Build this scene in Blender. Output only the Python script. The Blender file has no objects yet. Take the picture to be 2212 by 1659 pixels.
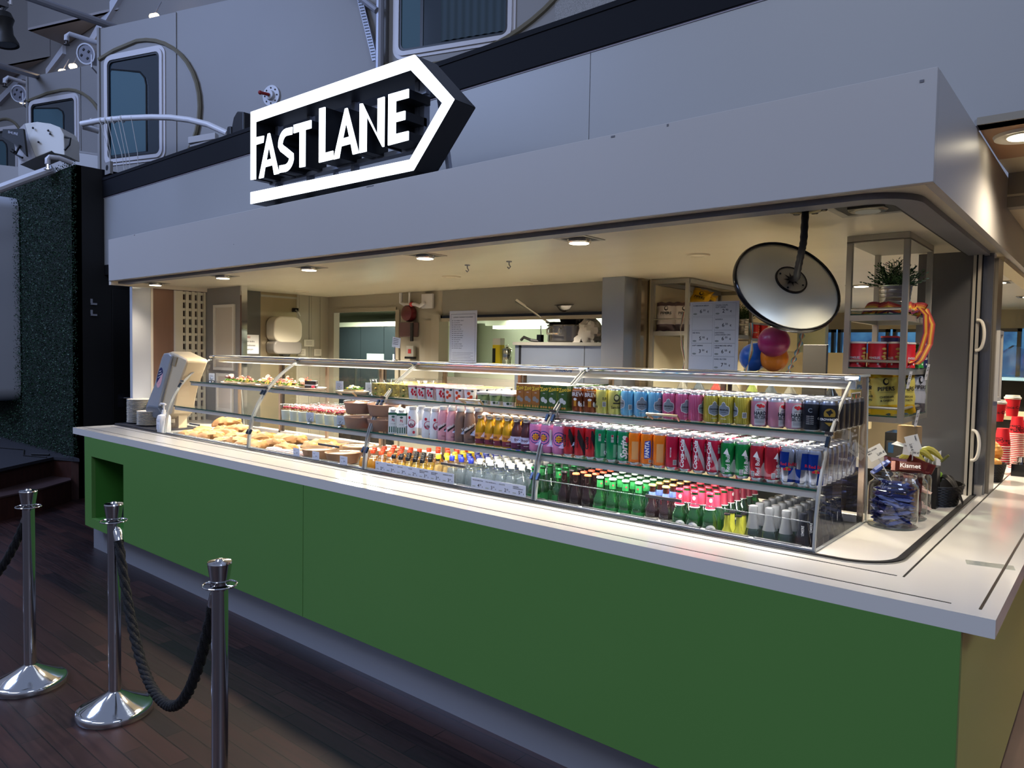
import bpy, bmesh, math, random
from mathutils import Vector, Matrix
R = random.Random(7)
PI = math.pi
sc = bpy.context.scene
col = sc.collection
# ---------------------------------------------------------------- camera
CAM = Vector((6.576, -2.253, 1.676))
yaw, pit, rol = math.radians(-39.974), math.radians(-2.484), math.radians(0.995)
fwd = Vector((math.sin(yaw) * math.cos(pit), math.cos(yaw) * math.cos(pit), math.sin(pit)))
rgt0 = Vector((math.cos(yaw), -math.sin(yaw), 0))
up0 = rgt0.cross(fwd)
rgt = rgt0 * math.cos(rol) + up0 * math.sin(rol)
upv = -rgt0 * math.sin(rol) + up0 * math.cos(rol)
cd = bpy.data.cameras.new('camera')
cd.sensor_fit = 'HORIZONTAL'; cd.sensor_width = 36.0
cd.lens = 1575.23 / 2212 * 36.0
cd.clip_start = 0.05; cd.clip_end = 200
cam = bpy.data.objects.new('camera', cd); col.objects.link(cam)
cam.matrix_world = Matrix(((rgt.x, upv.x, -fwd.x, CAM.x), (rgt.y, upv.y, -fwd.y, CAM.y), (rgt.z, upv.z, -fwd.z, CAM.z), (0, 0, 0, 1)))
sc.camera = cam
# ---------------------------------------------------------------- view
sc.view_settings.view_transform = 'Standard'
sc.view_settings.look = 'None'
sc.view_settings.exposure = 0.0
sc.view_settings.gamma = 1.0
sc.view_settings.use_curve_mapping = False
sc.cycles.use_denoising = True
sc.cycles.max_bounces = 10
sc.cycles.transparent_max_bounces = 48
sc.cycles.transmission_bounces = 8
sc.cycles.glossy_bounces = 4
sc.cycles.diffuse_bounces = 4
sc.cycles.sample_clamp_indirect = 6.0
sc.cycles.caustics_reflective = False
sc.cycles.caustics_refractive = False
# ---------------------------------------------------------------- world: the dim blue dusk light of the tall promenade hall
w = bpy.data.worlds.new('hall_dusk'); sc.world = w; w.use_nodes = True
nt = w.node_tree; nt.nodes.clear()
wo = nt.nodes.new('ShaderNodeOutputWorld'); bg = nt.nodes.new('ShaderNodeBackground')
tc = nt.nodes.new('ShaderNodeTexCoord'); sx = nt.nodes.new('ShaderNodeSeparateXYZ'); cr = nt.nodes.new('ShaderNodeValToRGB')
mr = nt.nodes.new('ShaderNodeMapRange'); mr.inputs['From Min'].default_value = -1; mr.inputs['From Max'].default_value = 1
nt.links.new(tc.outputs['Generated'], sx.inputs[0]); nt.links.new(sx.outputs['Z'], mr.inputs['Value'])
nt.links.new(mr.outputs[0], cr.inputs[0]); nt.links.new(cr.outputs[0], bg.inputs[0]); nt.links.new(bg.outputs[0], wo.inputs[0])
e = cr.color_ramp.elements
e[0].position = 0.0; e[0].color = (.022, .017, .020, 1)
e[1].position = 1.0; e[1].color = (.24, .30, .46, 1)
for p, c in ((.47, (.05, .045, .05, 1)), (.52, (.15, .17, .23, 1)), (.66, (.27, .31, .45, 1))):
    q = e.new(p); q.color = c
bg.inputs[1].default_value = 0.8
# ---------------------------------------------------------------- unseen area lights added to give the hall its bluish light
def area(name, loc, aim, size, power, color, size_y=None, spread=None):
    l = bpy.data.lights.new(name, 'AREA'); l.energy = power; l.color = color
    l.shape = 'RECTANGLE'; l.size = size; l.size_y = size_y or size
    if spread: l.spread = spread
    o = bpy.data.objects.new(name, l); col.objects.link(o); o.location = loc
    o.rotation_euler = (Vector(aim) - Vector(loc)).to_track_quat('-Z', 'Y').to_euler()
    return o
area('hall_fill_left', (-3.5, -5.5, 8.0), (-1.5, 1, 2.4), 4.0, 600, (.42, .57, 1.0), 3.0)
area('hall_fill_front', (3.5, -7.0, 7.5), (3.5, 0, 1.8), 5.0, 150, (.82, .88, 1.0), 2.0)
area('hall_fill_right', (11.5, -3.5, 6.5), (6.3, 1.0, 1.8), 3.0, 200, (.60, .72, 1.0), 2.0)
# ---------------------------------------------------------------- materials
def lin(h):
    if not isinstance(h, str): return tuple(h)
    h = h.lstrip('#'); o = []
    for i in (0, 2, 4):
        c = int(h[i:i + 2], 16) / 255
        o.append(c / 12.92 if c <= .04045 else ((c + .055) / 1.055) ** 2.4)
    return tuple(o)
MC = {}
def M(name, c='UNDEF', rough=.5, metal=0.0, spec=.5, emit=None, es=0.0, coat=0.0, bump=None, noise=None, trans=0.0, ior=1.45, alpha=1.0, aniso=None):
    if name in MC: return MC[name]
    if c == 'UNDEF': print('UNDEF material', name); c = '888888'
    m = bpy.data.materials.new(name); m.use_nodes = True; MC[name] = m
    n = m.node_tree; b = n.nodes['Principled BSDF']
    c = lin(c)
    b.inputs['Base Color'].default_value = (*c, 1)
    b.inputs['Roughness'].default_value = rough; b.inputs['Metallic'].default_value = metal
    b.inputs['Specular IOR Level'].default_value = spec
    b.inputs['Coat Weight'].default_value = coat; b.inputs['Coat Roughness'].default_value = .08
    b.inputs['Transmission Weight'].default_value = trans; b.inputs['IOR'].default_value = ior
    b.inputs['Alpha'].default_value = alpha
    if emit is not None:
        b.inputs['Emission Color'].default_value = (*lin(emit), 1); b.inputs['Emission Strength'].default_value = es
    if noise or bump:
        t = n.nodes.new('ShaderNodeTexCoord'); mp = n.nodes.new('ShaderNodeMapping'); nz = n.nodes.new('ShaderNodeTexNoise')
        n.links.new(t.outputs['Object'], mp.inputs[0]); n.links.new(mp.outputs[0], nz.inputs['Vector'])
        scale, stretch, amt = noise or bump
        mp.inputs['Scale'].default_value = stretch; nz.inputs['Scale'].default_value = scale; nz.inputs['Detail'].default_value = 3
        if noise:
            r = n.nodes.new('ShaderNodeValToRGB')
            r.color_ramp.elements[0].position = .3; r.color_ramp.elements[1].position = .7
            r.color_ramp.elements[0].color = (*[v * (1 - amt) for v in c], 1); r.color_ramp.elements[1].color = (*[min(1, v * (1 + amt)) for v in c], 1)
            n.links.new(nz.outputs[0], r.inputs[0]); n.links.new(r.outputs[0], b.inputs['Base Color'])
        if bump:
            bp = n.nodes.new('ShaderNodeBump'); bp.inputs['Strength'].default_value = bump[2]; bp.inputs['Distance'].default_value = .01
            n.links.new(nz.outputs[0], bp.inputs['Height']); n.links.new(bp.outputs[0], b.inputs['Normal'])
    return m
def thin(name, tint=(1, 1, 1), rough=.02, boost=1.0, haze=None):
    """clear sheet: see-through with a fresnel reflection; haze = (colour, amount) of the body colour"""
    if name in MC: return MC[name]
    m = bpy.data.materials.new(name); m.use_nodes = True; MC[name] = m
    n = m.node_tree; n.nodes.clear()
    o = n.nodes.new('ShaderNodeOutputMaterial'); tr = n.nodes.new('ShaderNodeBsdfTransparent'); gl = n.nodes.new('ShaderNodeBsdfGlossy')
    lw = n.nodes.new('ShaderNodeLayerWeight'); lw.inputs[0].default_value = .5; pw = n.nodes.new('ShaderNodeMath'); pw.operation = 'POWER'; pw.inputs[1].default_value = 5.0
    ma = n.nodes.new('ShaderNodeMath'); ma.operation = 'MULTIPLY_ADD'; ma.inputs[1].default_value = .93; ma.inputs[2].default_value = .05
    mu = n.nodes.new('ShaderNodeMath'); mu.operation = 'MULTIPLY'; mu.inputs[1].default_value = boost; mu.use_clamp = True; mx = n.nodes.new('ShaderNodeMixShader')
    tr.inputs[0].default_value = (*tint, 1); gl.inputs['Roughness'].default_value = rough; gl.inputs[0].default_value = (.95, .97, 1, 1)
    n.links.new(lw.outputs['Facing'], pw.inputs[0]); n.links.new(pw.outputs[0], ma.inputs[0]); n.links.new(ma.outputs[0], mu.inputs[0]); n.links.new(mu.outputs[0], mx.inputs[0])
    if haze:
        df = n.nodes.new('ShaderNodeBsdfPrincipled'); df.inputs['Base Color'].default_value = (*lin(haze[0]), 1); df.inputs['Roughness'].default_value = .12
        m2 = n.nodes.new('ShaderNodeMixShader'); m2.inputs[0].default_value = haze[1]
        n.links.new(tr.outputs[0], m2.inputs[1]); n.links.new(df.outputs[0], m2.inputs[2]); n.links.new(m2.outputs[0], mx.inputs[1])
    else:
        n.links.new(tr.outputs[0], mx.inputs[1])
    n.links.new(gl.outputs[0], mx.inputs[2]); n.links.new(mx.outputs[0], o.inputs[0])
    return m
def emis(name, c, s):
    if name in MC: return MC[name]
    m = bpy.data.materials.new(name); m.use_nodes = True; MC[name] = m
    n = m.node_tree; n.nodes.clear(); o = n.nodes.new('ShaderNodeOutputMaterial'); em = n.nodes.new('ShaderNodeEmission')
    em.inputs[0].default_value = (*lin(c), 1); em.inputs[1].default_value = s; n.links.new(em.outputs[0], o.inputs[0]); return m
def stripes(name, c1, c2, count, duty=0.0, rough=.3, metal=.3):
    """vertical stripes round a can (object space angle)"""
    m = M(name, c1, rough, metal); n = m.node_tree; b = n.nodes['Principled BSDF']
    t = n.nodes.new('ShaderNodeTexCoord'); s = n.nodes.new('ShaderNodeSeparateXYZ'); a = n.nodes.new('ShaderNodeMath'); a.operation = 'ARCTAN2'
    k = n.nodes.new('ShaderNodeMath'); k.operation = 'MULTIPLY'; k.inputs[1].default_value = count
    si = n.nodes.new('ShaderNodeMath'); si.operation = 'SINE'; g = n.nodes.new('ShaderNodeMath'); g.operation = 'GREATER_THAN'; g.inputs[1].default_value = duty
    mx = n.nodes.new('ShaderNodeMix'); mx.data_type = 'RGBA'; mx.inputs[6].default_value = (*lin(c1), 1); mx.inputs[7].default_value = (*lin(c2), 1)
    n.links.new(t.outputs['Object'], s.inputs[0]); n.links.new(s.outputs['Y'], a.inputs[0]); n.links.new(s.outputs['X'], a.inputs[1])
    n.links.new(a.outputs[0], k.inputs[0]); n.links.new(k.outputs[0], si.inputs[0]); n.links.new(si.outputs[0], g.inputs[0])
    n.links.new(g.outputs[0], mx.inputs[0]); n.links.new(mx.outputs[2], b.inputs['Base Color'])
    return m
steel = M('brushed_steel', 'b4b3b0', .32, 1.0, bump=(60, (1, 1, .03), .04))
steel_soft = M('satin_steel', 'a9a8a6', .42, 1.0)
chrome = M('chrome', 'd8d8da', .07, 1.0)
alu = M('aluminium', 'c0beb8', .38, .85)
white = M('white_paint', 'c4c0bd', .55)
white_gloss = M('white_gloss', 'e8e6e2', .2)
black = M('black_matte', '08080b', .6)
blackg = M('black_gloss', '0b0b0e', .15)
rubber = M('black_rubber', '15161a', .45)
paper = M('paper_white', 'e9e9ea', .7)
ink = M('print_ink', '17181c', .6)
glass = thin('clear_glass', (.985, .993, .988), .01, .42)
glass_edge = M('glass_edge_green', '1d4a3c', .1, 0, coat=.5)
acryl = thin('clear_acrylic', (.988, .988, .988), .03, .7)
acryl_edge = M('acrylic_edge', 'cfd2d0', .15, 0, trans=.55)
# ---------------------------------------------------------------- mesh helpers
class MB:
    def __init__(s): s.v = []; s.f = []; s.m = []; s.mats = []
    def mi(s, m):
        if m not in s.mats: s.mats.append(m)
        return s.mats.index(m)
    def add(s, vs, fs, m):
        k = len(s.v); s.v += [tuple(p) for p in vs]; s.f += [tuple(i + k for i in f) for f in fs]; s.m += [s.mi(m)] * len(fs); return s
    def box(s, x0, x1, y0, y1, z0, z1, m):
        vs = [(x, y, z) for x in (x0, x1) for y in (y0, y1) for z in (z0, z1)]
        return s.add(vs, [(0, 1, 3, 2), (4, 6, 7, 5), (0, 4, 5, 1), (2, 3, 7, 6), (0, 2, 6, 4), (1, 5, 7, 3)], m)
    def obox(s, c, ax, ay, az, hx, hy, hz, m):
        c = Vector(c); ax = Vector(ax).normalized() * hx; ay = Vector(ay).normalized() * hy; az = Vector(az).normalized() * hz
        vs = [c + ax * i + ay * j + az * k for i in (-1, 1) for j in (-1, 1) for k in (-1, 1)]
        return s.add(vs, [(0, 1, 3, 2), (4, 6, 7, 5), (0, 4, 5, 1), (2, 3, 7, 6), (0, 2, 6, 4), (1, 5, 7, 3)], m)
    def prism(s, poly, a, b, m, axis='y', cap=True):
        """poly: 2d points; axis: extrusion axis. axis y: (x,z); x: (y,z); z: (x,y)"""
        def P(p, t):
            return {'y': (p[0], t, p[1]), 'x': (t, p[0], p[1]), 'z': (p[0], p[1], t)}[axis]
        n = len(poly); vs = [P(p, a) for p in poly] + [P(p, b) for p in poly]
        fs = [(i, (i + 1) % n, n + (i + 1) % n, n + i) for i in range(n)]
        if cap: fs += [tuple(range(n - 1, -1, -1)), tuple(range(n, 2 * n))]
        return s.add(vs, fs, m)
    def lathe(s, prof, m, c=(0, 0, 0), seg=24, axis=None, mats=None, sq=None):
        """prof [(r,z)...]; mats optional list per segment"""
        c = Vector(c); q = Vector((0, 0, 1)).rotation_difference(Vector(axis)) if axis else None
        rings = []; k = len(s.v)
        for r, z in prof:
            ring = []
            if r < 1e-6:
                p = Vector((0, 0, z)); p = (q @ p if q else p) + c; ring = [len(s.v)]; s.v.append(tuple(p))
            else:
                for i in range(seg):
                    a = 2 * PI * i / seg + PI / seg; x, y = math.cos(a), math.sin(a)
                    if sq:
                        d = (abs(x) ** sq + abs(y) ** sq) ** (1 / sq); x /= d; y /= d
                    p = Vector((r * x, r * y, z)); p = (q @ p if q else p) + c
                    ring.append(len(s.v)); s.v.append(tuple(p))
            rings.append(ring)
        for j in range(len(rings) - 1):
            A, B = rings[j], rings[j + 1]; mm = s.mi(mats[j] if mats else m)
            for i in range(seg):
                i2 = (i + 1) % seg
                if len(A) == 1 and len(B) == 1: break
                if len(A) == 1: f = (A[0], B[i2], B[i])
                elif len(B) == 1: f = (A[i], A[i2], B[0])
                else: f = (A[i], A[i2], B[i2], B[i])
                s.f.append(f); s.m.append(mm)
        return s
    def cyl(s, p0, p1, r, m, seg=16, r2=None):
        p0 = Vector(p0); p1 = Vector(p1); d = p1 - p0; L = d.length; r2 = r if r2 is None else r2
        return s.lathe([(0, 0), (r, 0), (r2, L), (0, L)], m, p0, seg, axis=d / L)
    def tube(s, pts, r, m, seg=8, closed=False, rr=None):
        pts = [Vector(p) for p in pts]; n = len(pts); rings = []; prev = None
        for i in range(n):
            a = pts[(i - 1) % n] if closed or i > 0 else pts[i]; b = pts[(i + 1) % n] if closed or i < n - 1 else pts[i]
            t = (b - a).normalized()
            if prev is None:
                nn = t.orthogonal().normalized()
            else:
                nn = (prev - t * prev.dot(t)).normalized()
            prev = nn; bb = t.cross(nn); rad = rr[i] if rr else r; ring = []
            for k in range(seg):
                an = 2 * PI * k / seg; ring.append(len(s.v)); s.v.append(tuple(pts[i] + nn * math.cos(an) * rad + bb * math.sin(an) * rad))
            rings.append(ring)
        mi = s.mi(m)
        for j in range(n if closed else n - 1):
            A, B = rings[j], rings[(j + 1) % n]
            for k in range(seg):
                s.f.append((A[k], A[(k + 1) % seg], B[(k + 1) % seg], B[k])); s.m.append(mi)
        if not closed:
            s.f.append(tuple(rings[0][::-1])); s.m.append(mi); s.f.append(tuple(rings[-1])); s.m.append(mi)
        return s
    def ball(s, c, r, m, seg=20, rings=12, fn=None):
        rx, ry, rz = r if isinstance(r, tuple) else (r, r, r); k = len(s.v); vs = []; fs = []
        for j in range(rings + 1):
            th = PI * j / rings
            for i in range(seg):
                a = 2 * PI * i / seg; p = Vector((math.sin(th) * math.cos(a), math.sin(th) * math.sin(a), -math.cos(th)))
                if fn: p = p * fn(p)
                vs.append((c[0] + p.x * rx, c[1] + p.y * ry, c[2] + p.z * rz))
        for j in range(rings):
            for i in range(seg):
                fs.append((j * seg + i, j * seg + (i + 1) % seg, (j + 1) * seg + (i + 1) % seg, (j + 1) * seg + i))
        return s.add(vs, fs, m)
    def strip(s, A, B, m, th=None):
        """ribbon between point rows A and B (two-sided sheet); th gives thickness vector"""
        n = len(A)
        if th is None:
            return s.add(list(A) + list(B), [(i, i + 1, n + i + 1, n + i) for i in range(n - 1)], m)
        t = Vector(th); A = [Vector(a) for a in A]; B = [Vector(b) for b in B]
        vs = A + B + [a + t for a in A] + [b + t for b in B]; fs = []
        for i in range(n - 1):
            fs += [(i, i + 1, n + i + 1, n + i), (2 * n + i, 3 * n + i, 3 * n + i + 1, 2 * n + i + 1),
                   (i, 2 * n + i, 2 * n + i + 1, i + 1), (n + i, n + i + 1, 3 * n + i + 1, 3 * n + i)]
        fs += [(0, n, 3 * n, 2 * n), (n - 1, 3 * n - 1, 4 * n - 1, 2 * n - 1)]
        return s.add(vs, fs, m)
    def build(s, name, parent=None, loc=(0, 0, 0), rot=(0, 0, 0), smooth=35, bevel=0, weld=True):
        me = bpy.data.meshes.new(name); me.from_pydata(s.v, [], s.f)
        for m in s.mats: me.materials.append(m)
        me.polygons.foreach_set('material_index', s.m)
        if weld and len(s.v) < 60000:
            b = bmesh.new(); b.from_mesh(me); bmesh.ops.remove_doubles(b, verts=b.verts, dist=1e-6)
            bmesh.ops.recalc_face_normals(b, faces=b.faces); b.to_mesh(me); b.free()
        if smooth:
            me.polygons.foreach_set('use_smooth', [True] * len(me.polygons)); me.set_sharp_from_angle(angle=math.radians(smooth))
        me.update()
        o = bpy.data.objects.new(name, me); col.objects.link(o); o.location = loc; o.rotation_euler = rot
        if parent: o.parent = parent
        if bevel:
            md = o.modifiers.new('bevel', 'BEVEL'); md.width = bevel; md.segments = 2; md.limit_method = 'ANGLE'; md.angle_limit = math.radians(40)
        return o
def tag(o, label, cat, group=None, kind=None):
    o['label'] = label
    if cat: o['category'] = cat
    if group: o['group'] = group
    if kind: o['kind'] = kind
    return o
def thing(name, label, cat, loc=(0, 0, 0), rz=0, group=None):
    o = bpy.data.objects.new(name, None); o.empty_display_size = .1; col.objects.link(o)
    o.location = loc; o.rotation_euler = (0, 0, rz); tag(o, label, cat, group); return o
def struct(mb, name, label=None, **k):
    o = mb.build(name, **k); o['kind'] = 'structure'
    if label: o['label'] = label
    return o
def kids(o): return KID.get(o.name, [])
KID = {}
def dup(root, loc, rz=None, label=None, group=None, parent=None, rot=None):
    r = root.copy(); col.objects.link(r); r.location = loc
    if rz is not None: r.rotation_euler = (0, 0, rz)
    if rot is not None: r.rotation_euler = rot
    if label: r['label'] = label
    if group: r['group'] = group
    if parent: r.parent = parent
    stack = [(root, r)]
    while stack:
        a, b = stack.pop()
        for ch in list(a.children):
            c = ch.copy(); col.objects.link(c); c.parent = b; stack.append((ch, c))
    return r
# ---------------------------------------------------------------- lettering: text as flat polygons
TX = {}
def text2d(s, size=1.0, align='CENTER', bold=0.0, sx=1.0):
    key = (s, align, bold)
    if key not in TX:
        c = bpy.data.curves.new('t', 'FONT'); c.body = s; c.size = 1.0; c.align_x = align; c.align_y = 'CENTER'; c.resolution_u = 2; c.offset = bold
        c.space_line = .9
        o = bpy.data.objects.new('t', c); col.objects.link(o)
        dg = bpy.context.evaluated_depsgraph_get(); me = o.evaluated_get(dg).to_mesh()
        TX[key] = ([(v.co.x, v.co.y) for v in me.vertices], [tuple(p.vertices) for p in me.polygons])
        o.evaluated_get(dg).to_mesh_clear(); bpy.data.objects.remove(o); bpy.data.curves.remove(c)
    vs, fs = TX[key]
    return [(x * size * sx, y * size) for x, y in vs], fs
def xf(shape, dx=0, dy=0, rot=0, shear=0):
    vs, fs = shape; c, s = math.cos(rot), math.sin(rot)
    return [((x + shear * y) * c - y * s + dx, (x + shear * y) * s + y * c + dy) for x, y in vs], fs
def poly2(pts): return list(pts), [tuple(range(len(pts)))]
def disc2(r, ry=None, n=20, cx=0, cy=0): return poly2([(cx + r * math.cos(2 * PI * i / n), cy + (ry or r) * math.sin(2 * PI * i / n)) for i in range(n)])
def rect2(x0, x1, y0, y1): return poly2([(x0, y0), (x1, y0), (x1, y1), (x0, y1)])
def decal(mb, shape, m, fn, step=.006, stepv=None):
    vs, fs = shape
    if step:
        b = bmesh.new(); bv = [b.verts.new((x, y, 0)) for x, y in vs]
        for f in fs:
            try: b.faces.new([bv[i] for i in f])
            except Exception: pass
        for ax, st in ((0, step), (1, stepv)):
            if not st: continue
            lo = min(v[ax] for v in vs); hi = max(v[ax] for v in vs); k = math.ceil(lo / st)
            while k * st < hi:
                n = [0, 0, 0]; n[ax] = 1; p = [0, 0, 0]; p[ax] = k * st
                bmesh.ops.bisect_plane(b, geom=b.verts[:] + b.edges[:] + b.faces[:], plane_co=p, plane_no=n, dist=1e-7); k += 1
        b.verts.index_update(); vs = [(v.co.x, v.co.y) for v in b.verts]; fs = [tuple(v.index for v in f.verts) for f in b.faces]; b.free()
    mb.add([fn(x, y) for x, y in vs], fs, m)
def oncyl(r, z0=0.0, a0=0.0, off=.0006, taper=None):
    def fn(u, v):
        rr = (taper(v + z0) if taper else r); a = a0 + u / r
        return ((rr + off) * math.sin(a), -(rr + off) * math.cos(a), v + z0)
    return fn
def onplane(o, ux, uy):
    o = Vector(o); ux = Vector(ux); uy = Vector(uy)
    return lambda u, v: tuple(o + ux * u + uy * v)
# ================================================================ SETTING
def plank_mat():
    m = M('deck_planks', '35221e', .38, 0, .5); n = m.node_tree; b = n.nodes['Principled BSDF']
    t = n.nodes.new('ShaderNodeTexCoord'); mp = n.nodes.new('ShaderNodeMapping'); br = n.nodes.new('ShaderNodeTexBrick')
    n.links.new(t.outputs['Object'], mp.inputs[0]); n.links.new(mp.outputs[0], br.inputs['Vector'])
    br.inputs['Scale'].default_value = 1; br.inputs['Brick Width'].default_value = .62; br.inputs['Row Height'].default_value = .085
    br.inputs['Mortar Size'].default_value = .0022; br.inputs['Mortar Smooth'].default_value = .1; br.offset = .37; br.inputs['Bias'].default_value = -.1
    br.inputs['Color1'].default_value = (*lin('22171a'), 1); br.inputs['Color2'].default_value = (*lin('3f2826'), 1); br.inputs['Mortar'].default_value = (.002, .002, .002, 1)
    nz = n.nodes.new('ShaderNodeTexNoise'); m2 = n.nodes.new('ShaderNodeMapping'); m2.inputs['Scale'].default_value = (2.5, 40, 1)
    n.links.new(t.outputs['Object'], m2.inputs[0]); n.links.new(m2.outputs[0], nz.inputs['Vector']); nz.inputs['Scale'].default_value = 1.6; nz.inputs['Detail'].default_value = 5
    mx = n.nodes.new('ShaderNodeMix'); mx.data_type = 'RGBA'; mx.blend_type = 'MULTIPLY'; mx.inputs[0].default_value = .8
    r = n.nodes.new('ShaderNodeValToRGB'); r.color_ramp.elements[0].color = (.45, .42, .42, 1); r.color_ramp.elements[1].color = (1.25, 1.15, 1.1, 1)
    r.color_ramp.elements[0].position = .3; r.color_ramp.elements[1].position = .72
    n.links.new(nz.outputs[0], r.inputs[0]); n.links.new(br.outputs['Color'], mx.inputs[6]); n.links.new(r.outputs[0], mx.inputs[7]); n.links.new(mx.outputs[2], b.inputs['Base Color'])
    r2 = n.nodes.new('ShaderNodeMapRange'); r2.inputs['To Min'].default_value = .3; r2.inputs['To Max'].default_value = .5
    n.links.new(nz.outputs[0], r2.inputs[0]); n.links.new(r2.outputs[0], b.inputs['Roughness'])
    bp = n.nodes.new('ShaderNodeBump'); bp.inputs['Strength'].default_value = .5; bp.inputs['Distance'].default_value = .004; bp.invert = True
    n.links.new(br.outputs['Fac'], bp.inputs['Height']); n.links.new(bp.outputs[0], b.inputs['Normal'])
    return m
planks = plank_mat()
struct(MB().box(-14, 11, -8, 0.3, -.1, 0, planks).box(-14, .2, .3, 9, -.1, 0, planks), 'floor', 'dark red-brown plank floor in front of the counter', smooth=0)
struct(MB().box(6.25, 11, .3, 9, -.1, 0, M('galley_floor', '5a4038', .5, noise=(3, (1, 1, 1), .2))), 'floor', 'reddish floor beside the counter', smooth=0)
struct(MB().box(.2, 6.25, .3, 9, -.1, 0, M('staff_floor', 'b3ada2', .4, noise=(3, (1, 1, 1), .05))), 'floor', 'pale grey floor inside the kiosk', smooth=0)
wpaint = M('hall_paint', '868381', .5, noise=(.8, (1, 1, 1), .03))
fas = M('fascia_paint', 'b3b0ae', .42, noise=(.7, (1, 1, 1), .025)); fas2 = M('upper_wall_paint', '9c9c9c', .4, noise=(.7, (1, 1, 1), .03))
grime = M('scuffed_edge', '6a6a70', .7)
# canopy fascia
b = MB(); b.box(0, 6.108, .283, .313, 2.217, 2.562, fas)
struct(b, 'trim_1', 'long pale fascia board of the kiosk canopy under the lit sign', smooth=0, bevel=.002)
b = MB(); b.box(.03, 6.08, .313, 1.045, 2.545, 2.556, fas)
struct(b, 'trim_2', 'flat top of the canopy between fascia and upper wall', smooth=0)
beige = M('beige_laminate', 'c2b49a', .4)
b = MB(); b.box(6.080, 6.108, .313, 7, 2.217, 2.562, fas)
struct(b, 'wall_canopy_end', 'end face of the canopy turning the corner to the right', smooth=0)
b = MB()
for px, pz, w_, h_ in ((4.95, 2.555, .03, .010), (5.2, 2.556, .012, .012), (3.4, 2.557, .10, .006), (2.02, 2.36, .008, .004), (6.06, 2.53, .02, .012), (.5, 2.557, .02, .008)):
    b.box(px, px + w_ * .6, .2815, .2835, pz - h_ * .6, pz + .001, grime)
struct(b, 'trim_3', 'small chips and scuffs along the fascia edge', smooth=0)
# soffit
soff = M('soffit_satin', 'dcd3be', .3, 0, .5, noise=(2.0, (.5, 3, 1), .03))
def soffit_finish():
    n = soff.node_tree; bb = n.nodes['Principled BSDF']; bb.inputs['Metallic'].default_value = .12
soffit_finish()
struct(MB().box(0, 6.08, .313, 7.0, 2.217, 2.25, soff), 'ceiling', 'satin cream soffit inside the kiosk', smooth=0)
b = MB(); b.box(-.012, .03, .29, 1.15, 2.185, 2.217, M('rim_cream', 'cfc6b8', .5))
struct(b, 'trim_4', 'cream rim along the left end of the soffit', smooth=0)
def rounded_path(x0, y0, x1, y1, r, n=9):
    """from (x0,y0) along +x to x1 then turning to +y up to y1"""
    p = [(x0, y0), (x1 - r, y0)]
    for i in range(1, n): a = -PI / 2 + (PI / 2) * i / n; p.append((x1 - r + r * math.cos(a), y0 + r + r * math.sin(a)))
    p += [(x1, y0 + r), (x1, y1)]; return p
def band(mb, outer, width, z0, z1, m, r):
    """band between outer path and path inset by width"""
    x0, y0, x1, y1 = outer
    A = rounded_path(x0, y0, x1, y1, r); B = rounded_path(x0, y0 + width, x1 - width, y1, max(r - width, .01)); n = len(A)
    vs = [(p[0], p[1], z) for z in (z0, z1) for p in A] + [(p[0], p[1], z) for z in (z0, z1) for p in B]
    fs = []
    for i in range(n - 1):
        fs += [(i, i + 1, 2 * n + i + 1, 2 * n + i), (n + i, n + i + 1, 3 * n + i + 1, 3 * n + i), (i, i + 1, n + i + 1, n + i), (2 * n + i, 2 * n + i + 1, 3 * n + i + 1, 3 * n + i)]
    fs += [(0, n, 3 * n, 2 * n), (n - 1, 2 * n - 1, 4 * n - 1, 3 * n - 1)]
    mb.add(vs, fs, m)
b = MB(); band(b, (.06, .335, 6.045, 2.05), .085, 2.196, 2.2175, M('shutter_channel', '6e6f78', .45, .4), .17)
struct(b, 'trim_5', 'grey shutter channel curving round the edge of the soffit', smooth=40)
b = MB(); band(b, (.06, .420, 5.96, 2.05), .012, 2.200, 2.2165, black, .09)
struct(b, 'trim_6', 'black gasket inside the shutter channel', smooth=40)
# upper wall over the canopy and the black band
b = MB(); b.box(-2.085, 4.318, 1.045, 1.12, 2.557, 3.295, fas2); b.box(4.322, 9, 1.045, 1.12, 2.572, 3.295, fas2); b.box(4.318, 4.322, 1.052, 1.11, 2.56, 3.295, grime)
b.box(-2.085, 9, 1.0405, 1.045, 3.286, 3.295, M('lilac_edge', 'a9a4b4', .5))
struct(b, 'wall_upper', 'pale upper wall panels set back behind the lit sign', smooth=0)
navy = M('navy_band', '080a12', .75, spec=.25)
b = MB(); b.box(-2.085, 9, 1.03, 1.16, 3.296, 3.49, navy); b.box(-2.085, 9, 1.024, 1.16, 3.475, 3.505, navy)
struct(b, 'trim_7', 'dark navy band running along the top of the upper wall', smooth=0)
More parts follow.
